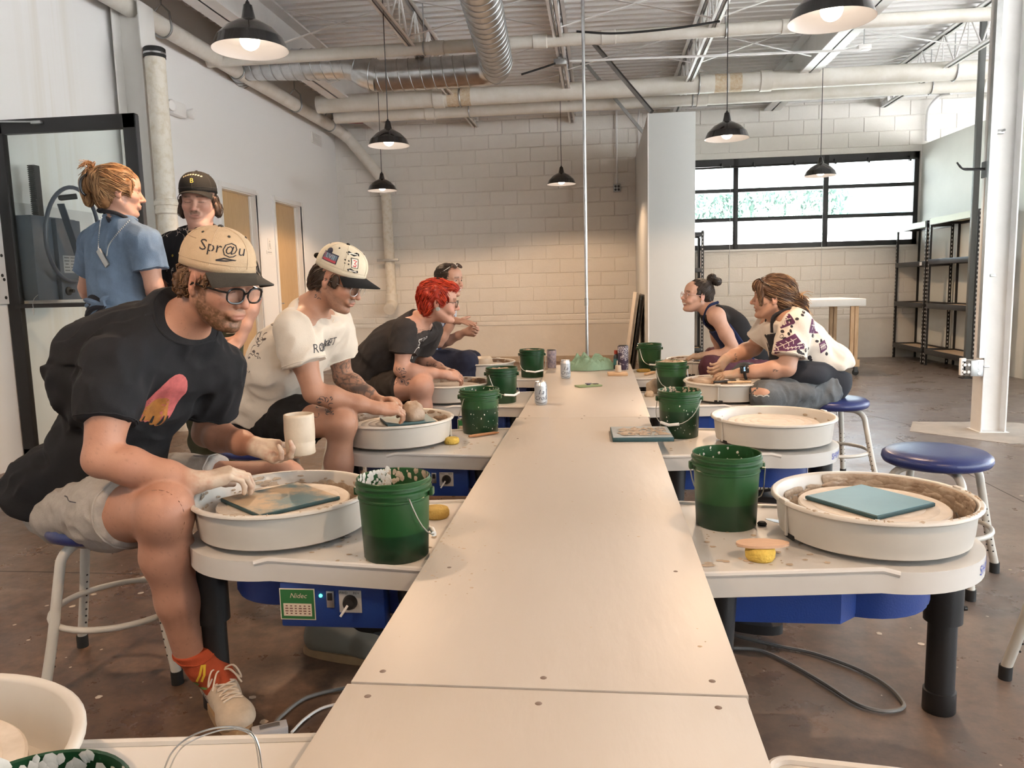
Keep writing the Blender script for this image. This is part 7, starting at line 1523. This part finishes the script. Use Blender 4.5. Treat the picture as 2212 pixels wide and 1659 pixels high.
M_tank = fabric('black_tank_jersey', (.016, .016, .018)); T = SDF(); torso_ops(T, J['P'], J['C'], J['N'], J['SL'], J['SR'], .010, .01, .96)
for q in 'LR': T.rc(J['S'+q]+(J['S'+q]-J['N'])*.35+Vector((0, 0, .02)), J['S'+q]+(J['S'+q]-J['N'])*.4+Vector((0, 0, -.10)), .095, .10, .012, True)
neck_cut(T, J['N']+Vector((-.03, -.01, -.012)), Vector((-.75, -.1, .9)), .16); T.noise(.006, 12, None, (1, 1, .5), 3); cloth(T, .0072, 'tank_top', M_tank, p5)
T = SDF(); torso_ops(T, J['P'], J['C'], J['N'], J['SL'], J['SR'], .019, .012, .97); T.cut(J['C'].lerp(J['N'], .25), Vector((-.6, 0, 1)), k=.004); T.cut(J['C']+Vector((.015, 0, -.02)), Vector((.8, 0, .55)), k=.004); cloth(T, .0075, 'apron', M_navy, p5)
sl = f_(1562, 690, 5.5); obj('apron_strap', MB().tube(bez([J['N']+Vector((.05, -.06, .05)), J['N']+Vector((-.02, -.085, .02)), J['N']+Vector((-.05, -.09, -.08)), J['C']+Vector((-.13, -.08, 0))], 5), .010, 8), M_navy, p5)
trousers(J, mat('maroon_trousers', (.07, .018, .03), .9), p5, res=.0075)
T = SDF(); T.el(H(-.022, 0, .040), (.102, .082, .085), H.R, .02); T.el(H(-.07, 0, -.015), (.042, .062, .06), H.R, .02); T.el(H(.098, 0, -.03), (.060, .085, .098), H.R, .012, True)
for q, (x, y, z, r) in enumerate(((-.10, .0, .135, .040), (-.115, .025, .125, .026), (-.11, -.028, .13, .026), (-.138, .005, .125, .034), (-.09, .01, .155, .024))): T.el(H(x, y, z), (r, r*.9, r*.85), H.R, .012)
T.noise(.004, 60, None, (1, 1, 1), 3); o, V, Q = hair_mass(T, .0042, (.022, .014, .011), p5)
strands(V, Q, 520, lambda q: (H(-.11, 0, .13)-q).normalized() if (q-H(-.11, 0, .13)).length > .05 else H.R @ Vector((.3, 1, .2)), .085, .0016, [(.03, .02, .015), (.05, .033, .024), (.02, .013, .01)], o, 6, lift=.002)
glasses(H, mat('clear_pink_frame', (.55, .36, .34), .25), p5, .024, .019, .0018, -.004, .104); obj('earring', MB().sphere(H(0, .083, -.036), .004, 8, 6), M_galv, p5)
# ==== woman in the spotted blouse
p6 = thing('person', 'woman in a white blouse with purple spots, dark apron and ripped grey jeans', 'person', (1.28, 4.42, 0)); SK6 = (.50, .285, .20)
H = Head(at(1668, 643, Y=4.42), math.radians(172), math.radians(-3), 0, .98)
J = dict(P=f_(1772, 818, 4.48), C=f_(1722, 735, 4.42), N=f_(1692, 682, 4.42), SL=f_(1718, 700, 4.26), SR=f_(1668, 700, 4.58), EL=f_(1700, 795, 4.2), WL=f_(1600, 806, 4.26), ER=f_(1628, 752, 4.62), WR=f_(1568, 775, 4.5), HL=f_(1770, 845, 4.36), KL=f_(1655, 855, 4.16), AL=f_(1652, 985, 4.2), HR=f_(1765, 838, 4.6), KR=Vector((.86, 4.76, .58)), AR=Vector((.85, 4.75, .09)))
S = SDF(); skel(S, J, 1.0, dict(w=1.05), arms=1.02); head_ops(S, H, J['N'], .052, jaw=1.0, smile=.5, cheek=1.1)
fL = f_(1555, 812, 4.30)-J['WL']; fR = f_(1548, 800, 4.42)-J['WR']; b1 = hand_ops(S, J['WL'], fL, (.1, .3, -1), -1, (.3, .45, .35), [(.15, .3, .3), (.25, .4, .3), (.4, .5, .4), (.5, .6, .4)], .09, .98, (.6, .7, -.35), .2); b2 = hand_ops(S, J['WR'], fR, (-.9, .2, -.3), 1, (.7, .9, .7), None, .02, .95, (.8, .4, -.4), .4)
def colf(P, C): head_cols(H, P, SK6, C, brow=(.08, .045, .025), smile=.5, seed=6, blush=(.62, .26, .19)); return clay_hands(P, C, [(J['WL']+fL*.8, .11), (J['WR']+fR*.7, .10)], (.42, .31, .22), .7)
o, V, Q = body_mesh(S, .0065, [(*hbox(H), .0036), (b1[0], b1[1], .0036), (b2[0], b2[1], .0036)], SK6, p6, colf); bb = bvh_of(V, Q); eyes(H, p6)
ink(o, bb, f_(1600, 772, 4.4), RT, UP, (.05, .09), 33, M_tat, p6, 4); ink(o, bb, f_(1690, 800, 4.05), RT, UP, (.03, .03), 34, M_tat, p6, 3)
M_bl = fabric('cream_printed_cotton', (.66, .60, .53), mottle=.06)
CN = (J['N']+Vector((-.006, 0, .022)), (H(-.02, 0, -.06)-J['N']).normalized()+Vector((-.3, 0, .5)))
bl, tb, V, Q = shirt(J, M_bl, p6, 'blouse', .018, (.74, .72), .080, .035, 1.06, CN, (f_(1790, 800, 4.45), (.3, 0, -1)), .0065, (.008, 10), lambda T: T.el(f_(1795, 785, 4.47), (.11, .16, .10), None, .06), flare=1.14)
MPu, MSp = mat('purple_print', (.085, .02, .07), .8), mat('spot_print', (.02, .016, .02), .85); rg = random.Random(5); L = []
for i in range(150):
    x, y = rg.uniform(-.26, .30), rg.uniform(-.26, .24); L.append(blob2(x, y, rg.uniform(.006, .011), rg.uniform(.008, .014), i, 10, .1))
cN = f_(1745, 715, 4.1); decal('blouse_spots', *join2(L), tb, cN, RT, UP, MSp, bl, .0010, .02, 'stuff'); L = []
for i in range(70): x, y = rg.uniform(-.3, .3), rg.uniform(-.25, .25); L.append(blob2(x, y, rg.uniform(.006, .011), rg.uniform(.008, .014), i, 10, .1))
decal('blouse_spots', *join2(L), tb, f_(1640, 715, 4.0), RT, UP, MSp, bl, .0010, .02, 'stuff')
for px, py, w, h, a in ((1708, 690, .085, .075, .3), (1792, 700, .13, .085, -.05), (1706, 742, .14, .06, .45), (1722, 750, .11, .03, .1), (1806, 745, .05, .06, .4), (1770, 655, .05, .05, .6)):
    R2 = lambda x, y: (x*math.cos(a)-y*math.sin(a), x*math.sin(a)+y*math.cos(a), 0)
    decal('blouse_print', [R2(-w/2, -h/2), R2(w/2, -h*.35), R2(w*.45, h/2), R2(-w*.4, h*.4)], [(0, 1, 2, 3)], tb, f_(px, py, 4.1), RT, UP, MPu, bl, .0016, .012)
    decal('blouse_print', *join2([stroke2([R2(-w*.4, 0), R2(w*.4, .004)], .0035)]+[stroke2([R2(-w*.3+w*.17*k, -h*.25), R2(-w*.25+w*.17*k, 0), R2(-w*.3+w*.17*k, h*.25)], .0035) for k in range(4)]), tb, f_(px, py, 4.1), RT, UP, mat('cream_print', (.62, .55, .5), .8), bl, .0022, .012)
T = SDF(); torso_ops(T, J['P'], J['C'], J['N'], J['SL'], J['SR'], .026, .04, 1.06); T.cut(J['C'].lerp(J['N'], .55), Vector((-.3, 0, 1)), k=.004); T.cut(J['C']+Vector((-.06, 0, 0)), Vector((1, 0, .35)), box=(A3(J['C'])-(.4, .4, .075), A3(J['C'])+(.4, .4, .5)), k=.004); T.el(f_(1728, 806, 4.34), (.15, .17, .085), None, .04); T.el(f_(1690, 822, 4.4), (.11, .20, .06), None, .04); T.cut(J['P'].lerp(J['C'], .62), Vector((.45, 0, 1)), box=(A3(J['C'])-(.005, .5, .4), A3(J['C'])+(.5, .5, .4)), k=.006)
cloth(T, .0068, 'apron', mat('dark_apron_cotton', (.013, .015, .022), .9, bump=.2, bscale=300), p6)
nb = J['N']
for s in (-1, 1): obj('apron_strap', MB().tube(bez([H(-.075, s*.03, -.10), nb+Vector((.02, s*.075, .035)), nb+Vector((-.065, s*.075, -.0)), J['C']+Vector((-.145, s*.06, .05))], 5), .012, 8), MATS['dark_apron_cotton'], p6)
M_jean = fabric('faded_grey_denim', (.125, .135, .145), mottle=.35, mscale=9, bump=.3, bscale=250)
tr, jb_ = trousers(J, M_jean, p6, 'jeans', (1.2, 1.2), res=.0066, thigh=.112, knee=.078, nz=.009); c = f_(1652, 846, 4.0); decal('ripped_knee', *blob2(0, 0, .045, .022, 3, 20, .12), jb_, c, RT, UP, mat('knee_skin', SK6, .5), tr, .0012); decal('frayed_edge', *join2([stroke2([(-.046+.0092*k, -.022-.004*math.sin(k*2)) for k in range(11)], .006)]), jb_, c, RT, UP, mat('denim_fray', (.55, .55, .53), .9), tr, .002)
obj('jean_seam', MB().tube(bez([jb_.find_nearest(f_(x, y, 4.2))[0] for x, y in ((1670, 872), (1715, 852), (1760, 838), (1790, 822))], 4), .003, 6), mat('denim_seam', (.06, .065, .075), .9), tr)
T = SDF(); T.el(H(-.022, 0, .042), (.108, .087, .088), H.R, .02); T.el(H(-.06, 0, -.02), (.055, .074, .07), H.R, .02); T.el(H(.07, 0, .062), (.036, .062, .034), H.R, .02)
for q in (-1, 1): T.rc(H(.072, q*.058, .05), H(.058, q*.070, -.035), .016, .008, .012)
T.el(H(.105, 0, -.045), (.062, .072, .080), H.R, .012, True); T.chain([H(-.11, 0, .0), H(-.15, .01, -.03), H(-.18, .02, -.085)], [.034, .034, .016], .02); T.noise(.004, 60, None, (1, 1, 1), 3); o, V, Q = hair_mass(T, .0042, (.085, .045, .025), p6)
strands(V, Q, 800, lambda q: (H.R @ Vector((-1, 0, -.35))) if H.loc(A3(q)[None])[0, 0] < .05 else H.R @ Vector((.1, 0, -1)), .085, .0019, [(.10, .05, .028), (.055, .03, .018), (.17, .095, .05), (.30, .18, .09)], o, 6, lift=.004)
T = SDF(); 
for k in range(9): T.el(H(-.118, .026*math.cos(k*.7), .0+.03*math.sin(k*.7)), (.016, .014, .014), H.R, .006)
cloth(T, .004, 'scrunchie', fabric('cream_scrunchie', (.62, .53, .42)), o)
st = MB()
for i in range(46): rg = random.Random(i); a = H(-.13, rg.uniform(-.02, .02), rg.uniform(-.02, .01)); b = H(-.19+rg.uniform(-.03, .05), rg.uniform(-.06, .06), rg.uniform(-.12, .04)); st.tube(bez([a, a.lerp(b, .5)+Vector((rg.uniform(-.01, .01), 0, .02)), b], 3), [.003]*3+[.002]*2+[.0012]*2, 5)
obj('loose_hair', st, mat('golden_hair', (.36, .20, .08), .5), o, kind='stuff')
obj('sunglasses', MB().tube([H(.055, .07, .085), H(.075, .03, .105), H(.075, -.03, .105), H(.05, -.07, .085)], .004, 8).tube([H(.055, .07, .085), H(-.01, .088, .05)], .0025, 6), mat('dark_sunglasses', (.03, .025, .025), .2), p6)
wv = J['WL'].lerp(J['EL'], .10); wd_ = (J['EL']-J['WL']).normalized(); wr_ = obj('watch_strap', MB().tube([wv+frame3(wd_) @ Vector((0, .0325*math.cos(a), .0325*math.sin(a))) for a in [2*PI*k/24 for k in range(24)]], .008, 8, closed=True), M_blkrub, p6)
wc_ = wv+(Vector((-.25, -.8, .55))).normalized()*.036; Rw = frame3(Vector((-.25, -.8, .55)), wd_); obj('watch_case', MB().box(wc_, (.012, .042, .046), Rw, .004), M_blkgl, wr_); v, f = text_mesh('10:45', .012); obj('watch_digits', MB().add([wc_+Rw @ Vector((.0066, q.y*1.0, -q.x)) if 0 else wc_+Rw @ Vector((.0066, q.x, q.y)) for q in v], f), mat('watch_light', (.35, .6, .9), .4, emit=.6), wr_)
# ==== woman in denim standing at the glass door
p7 = thing('person', 'woman in a blue denim shirt seen from behind, hair up in a claw clip', 'person', (-2.35, 3.75, 0)); SK7 = (.50, .28, .205)
H = Head(at(258, 415, Y=3.72), math.radians(36), math.radians(4), 0, 1.02)
J = dict(P=f_(262, 672, 3.76), C=f_(258, 555, 3.74), N=f_(258, 482, 3.72), SR=f_(312, 522, 3.66), SL=f_(205, 532, 3.82), ER=f_(333, 618, 3.66), WR=f_(345, 660, 3.86), EL=f_(188, 622, 3.88), WL=f_(205, 655, 4.02), HR=f_(282, 690, 3.72), KR=f_(284, 900, 3.74), AR=Vector((0, 0, 0)), HL=f_(242, 690, 3.80), KL=f_(245, 900, 3.82), AL=Vector((0, 0, 0)))
for q in 'LR': J['A'+q] = Vector((J['K'+q].x, J['K'+q].y, .09))
S = SDF(); skel(S, J, .98, dict(w=.97), arms=.98); head_ops(S, H, J['N'], .050, jaw=.95)
fR = Vector((.2, .9, -.1)); fL = Vector((.5, .8, -.1)); b1 = hand_ops(S, J['WR'], fR, (-.8, .2, -.4), 1); b2 = hand_ops(S, J['WL'], fL, (.8, 0, -.4), -1)
o, V, Q = body_mesh(S, .0065, [(*hbox(H), .0036)], SK7, p7, lambda P, C: head_cols(H, P, SK7, C, brow=(.25, .14, .07), seed=7))
M_den = fabric('pale_blue_denim', (.155, .225, .33), mottle=.3, mscale=11, bump=.3, bscale=320); CN = (J['N']+Vector((0, 0, .03)), Vector((.1, .15, 1)))
o, tb, V, Q = shirt(J, M_den, p7, 'denim_shirt', .018, (.64, .64), .074, .015, 1.0, CN, None, .006, (.009, 9), None, flare=1.15)
collar(tb, CN, J['N'], .066, .009, M_den, o); obj('waist_band', MB().tube([J['P'].lerp(J['C'], .12)+Vector((.172*math.cos(a)*.95, .135*math.sin(a), 0)) for a in [2*PI*k/40 for k in range(40)]], .012, 8, closed=True), M_den, p7)
T = SDF(); T.rc(J['P'].lerp(J['C'], .06), J['P'].lerp(J['C'], .16), .158, .152, .02); o2, _, _ = cloth(T, .008, 'apron_waistband', MATS['dark_apron_cotton'], p7)
bw = f_(225, 660, 3.55)
for a in ((-.10, .0, .03), (-.10, 0, -.05), (.03, 0, .045), (-.06, 0, -.13), (-.03, 0, -.15)): obj('apron_tie', MB().tube(bez([bw, bw+Vector(a)*.5+Vector((-.01, -.015, .008)), bw+Vector(a)], 4), [.012, .010, .012, .013, .014, .014, .013, .010, .008], 6), M_den if a[2] > .02 else MATS['dark_apron_cotton'], p7)
trousers(J, M_den, p7, 'denim_trousers', res=.009, thigh=.10)
for q in 'LR': shoe(p7, (J['A'+q].x-.03, J['A'+q].y-.06, 0), (J['A'+q].x+.1, J['A'+q].y+.16, 0), (0, 0, 1), M_blkrub, M_white, None, res=.009)
# chain with a metal clip hanging down her back, apron neck tie
g1 = [(256, 492), (254, 530), (255, 565), (240, 588)]; g2 = [(300, 478), (272, 512), (258, 545), (252, 580)]
hang = lambda px, py: (lambda h: h[0]+h[1]*.004)(tb.ray_cast(CAM, ray(px, py).normalized(), 10)) if tb.ray_cast(CAM, ray(px, py).normalized(), 10)[0] else f_(px, py, 3.62)
for g in (((218, 470), (216, 500), (214, 535), (216, 548)), ((280, 478), (255, 505), (236, 530), (232, 552))):
    pts = bez([hang(*p) for p in g], 8); m_ = MB()
    for i, p in enumerate(pts): m_.sphere(p, (.0035, .0035, .0045), 6, 4)
    obj('bead_chain', m_, M_galvd, p7, kind='stuff')
a, b = hang(214, 540), hang(234, 575); obj('metal_clip', MB().box((a+b)/2, ((b-a).length, .012, .03), frame3(b-a), .003), M_galvd, p7)
obj('neck_tie', MB().tube(bez([hang(238, 478), H(-.06, .03, -.105), H(-.075, -.02, -.10), H(-.02, -.075, -.11), H(.03, -.07, -.13)], 5), .010, 8).sphere(H(-.082, -.01, -.098), (.02, .02, .014), 10, 6), MATS['dark_apron_cotton'], p7)
T = SDF(); T.el(H(-.022, 0, .038), (.110, .090, .094), H.R, .02); T.el(H(-.065, 0, -.03), (.045, .070, .062), H.R, .02)
for q in (-1, 1): T.rc(H(.04, q*.074, .045), H(.045, q*.074, -.03), .012, .006, .012)
T.el(H(.11, 0, -.045), (.066, .085, .088), H.R, .012, True); T.el(H(-.115, .02, .045), (.035, .045, .06), H.R, .02); T.chain([H(-.125, .025, .08), H(-.145, .03, .02), H(-.13, .035, -.06)], [.024, .026, .016], .015); T.noise(.006, 45, None, (1, 1, .6), 3)
o, V, Q = hair_mass(T, .004, (.26, .13, .055), p7); strands(V, Q, 1100, lambda q: (H(-.12, .02, .07)-q).normalized() if H.loc(A3(q)[None])[0, 0] > -.09 else H.R @ Vector((0, 0, -1)), .10, .0019, [(.36, .19, .085), (.24, .12, .05), (.48, .29, .14), (.16, .08, .035)], o, 6, lift=.004)
st = MB()
for i in range(34): rg = random.Random(i+9); a = H(-.115, .02, .09); st.tube(bez([a, a+H.R @ Vector((rg.uniform(-.03, .01), rg.uniform(-.04, .05), rg.uniform(.02, .05))), a+H.R @ Vector((rg.uniform(-.07, -.01), rg.uniform(-.06, .07), rg.uniform(-.02, .05)))], 3), [.0028]*3+[.002]*2+[.0012]*2, 5)
obj('loose_hair', st, mat('copper_hair', (.34, .17, .07), .5), o, kind='stuff')
for s in (-1, 1): obj('claw_clip', MB().tube(bez([H(-.13, .02+s*.03, .075), H(-.165, .025+s*.034, .04), H(-.165, .03+s*.03, -.01), H(-.145, .03+s*.02, -.03)], 4), .007, 8), M_blkgl, o)
# ==== man in a black cap standing by the stained pipe
p8 = thing('person', 'man with a moustache in a black cap and dark patterned shirt, standing behind the others', 'person', (-2.0, 3.95, 0)); SK8 = (.52, .29, .215)
H = Head(at(429, 436, Y=3.95), math.radians(-76), math.radians(6), 0, 1.06)
J = dict(P=f_(455, 690, 4.0), C=f_(440, 580, 3.97), N=f_(436, 505, 3.96), SR=f_(372, 542, 3.96), SL=f_(505, 545, 3.98), ER=f_(352, 640, 4.0), WR=f_(400, 690, 3.85), EL=f_(545, 645, 3.98), WL=f_(520, 730, 3.90), HR=f_(430, 700, 4.0), KR=f_(435, 900, 3.98), AR=Vector((0, 0, 0)), HL=f_(482, 700, 4.0), KL=f_(488, 900, 3.98), AL=Vector((0, 0, 0)))
for q in 'LR': J['A'+q] = Vector((J['K'+q].x, J['K'+q].y, .09))
S = SDF(); skel(S, J, 1.05, dict(w=1.08)); head_ops(S, H, J['N'], .062, jaw=1.14, cheek=1.15); S.el(H(.045, 0, -.118), (.035, .045, .025), H.R, .03)
b1 = hand_ops(S, J['WR'], Vector((.8, -.5, -.1)), (0, 0, -1), 1); b2 = hand_ops(S, J['WL'], Vector((-.4, -.6, -.6)), (-.5, .3, -.5), -1)
o, V, Q = body_mesh(S, .0068, [(*hbox(H), .0034)], SK8, p8, lambda P, C: head_cols(H, P, SK8, C, brow=(.10, .06, .035), stache=((.12, .07, .04), .9), seed=8, blush=(.62, .24, .18)))
def floral():
    m = fabric('black_floral_viscose', (.012, .012, .014)); n = m.node_tree; L = n.links; b = n.nodes['Principled BSDF']; mp = n.nodes[m['map']]; tn = n.nodes.new('ShaderNodeTexNoise'); tn.inputs['Scale'].default_value = 17; tn.inputs['Detail'].default_value = 1; L.new(mp.outputs[0], tn.inputs['Vector'])
    def band(src, c, w):
        a = n.nodes.new('ShaderNodeMath'); a.operation = 'SUBTRACT'; a.inputs[1].default_value = c; L.new(src, a.inputs[0]); q = n.nodes.new('ShaderNodeMath'); q.operation = 'ABSOLUTE'; L.new(a.outputs[0], q.inputs[0]); z = n.nodes.new('ShaderNodeMath'); z.operation = 'LESS_THAN'; z.inputs[1].default_value = w; L.new(q.outputs[0], z.inputs[0]); return z.outputs[0]
    t2 = n.nodes.new('ShaderNodeTexNoise'); t2.inputs['Scale'].default_value = 9; L.new(mp.outputs[0], t2.inputs['Vector']); gt = n.nodes.new('ShaderNodeMath'); gt.operation = 'GREATER_THAN'; gt.inputs[1].default_value = .5; L.new(t2.outputs[0], gt.inputs[0])
    k = n.nodes.new('ShaderNodeMath'); k.operation = 'MULTIPLY'; L.new(band(tn.outputs[0], .5, .012), k.inputs[0]); L.new(gt.outputs[0], k.inputs[1]); x = n.nodes.new('ShaderNodeMix'); x.data_type = 'RGBA'; x.inputs[6].default_value = (.012, .012, .014, 1); x.inputs[7].default_value = (.42, .36, .30, 1); L.new(k.outputs[0], x.inputs[0])
    t3 = n.nodes.new('ShaderNodeTexVoronoi'); t3.inputs['Scale'].default_value = 14; L.new(mp.outputs[0], t3.inputs['Vector']); lt = n.nodes.new('ShaderNodeMath'); lt.operation = 'LESS_THAN'; lt.inputs[1].default_value = .13; L.new(t3.outputs['Distance'], lt.inputs[0]); y = n.nodes.new('ShaderNodeMix'); y.data_type = 'RGBA'; y.inputs[7].default_value = (.35, .26, .05, 1); L.new(lt.outputs[0], y.inputs[0]); L.new(x.outputs[2], y.inputs[6]); L.new(y.outputs[2], b.inputs['Base Color']); return m
M_flo = floral(); CN = (J['N']+Vector((0, -.01, .035)), Vector((.05, -.45, 1)))
o, tb, V, Q = shirt(J, M_flo, p8, 'patterned_shirt', .022, (.66, .50), .082, .03, 1.1, CN, None, .0065, (.009, 9)); collar(tb, CN, J['N'], .075, .011, M_flo, o)
decal('undershirt', [(-.045, -.12, 0), (.01, -.13, 0), (.05, .01, 0), (-.05, .01, 0)], [(0, 1, 2, 3)], tb, f_(436, 500, 3.8), RT, UP, mat('charcoal_undershirt', (.06, .065, .07), .9), o, .003); 
M_ol = mat('olive_striped_trousers', (.055, .06, .035), .9); o, jb_ = trousers(J, M_ol, p8, 'trousers', res=.009, thigh=.105)
for k in range(7): decal('stripe', *stroke2([(-.10, .0), (.0, .012+.004*math.sin(k*2)), (.10, .0)], [.004, .014, .006]), jb_, f_(512, 700+17*k, 3.8), RT, UP, mat('cream_stripe', (.60, .50, .34), .9), o, .003)
for q in 'LR': shoe(p8, (J['A'+q].x, J['A'+q].y+.07, 0), (J['A'+q].x+.05, J['A'+q].y-.19, 0), (0, 0, 1), M_blkrub, M_white, None, res=.009)
T = SDF(); T.el(H(-.035, 0, .0), (.080, .090, .070), H.R, .02); 
for q in (-1, 1): T.el(H(-.02, q*.084, -.035), (.035, .018, .038), H.R, .015); T.el(H(.02, q*.076, .012), (.016, .008, .02), H.R, .01)
T.noise(.006, 55, None, (1, 1, 1), 3); o, V, Q = hair_mass(T, .0042, (.06, .035, .022), p8); strands(V, Q, 320, lambda q: H.R @ Vector((-.2, .0, -1)), .06, .0022, [(.06, .035, .022), (.10, .06, .035), (.04, .024, .016)], o, 3, lift=.005, wave=.004)
M_cap8 = fabric('black_cap_cotton', (.016, .015, .014)); cap, cv, K = cap_parts(H, M_cap8, M_cap8, p8, .058, -.05, .068, .088, .110, .088, -.010, stitch=fabric('cap_grey_stitch', (.05, .048, .045)))
KX, KY, KZ = [K.R @ Vector(v) for v in ((1, 0, 0), (0, 1, 0), (0, 0, 1))]; uu = KZ.cross(KX); MYl = mat('yellow_embroidery', (.62, .50, .10), .8)
v, f = text_mesh('B', .034); decal('cap_lettering', v, f, cv, K(.1, 0, .094), uu, KZ, MYl, cap, .001, .01)
decal('cap_lettering', *join2([stroke2([(-.05+.0125*k, .016+.012*math.sin(PI*k/8)), (-.042+.0125*k, .018+.012*math.sin(PI*(k+.6)/8))], .006) for k in range(8)]), cv, K(.1, 0, .098), uu, KZ, mat('cream_embroidery', (.55, .48, .30), .8), cap, .001, .01)
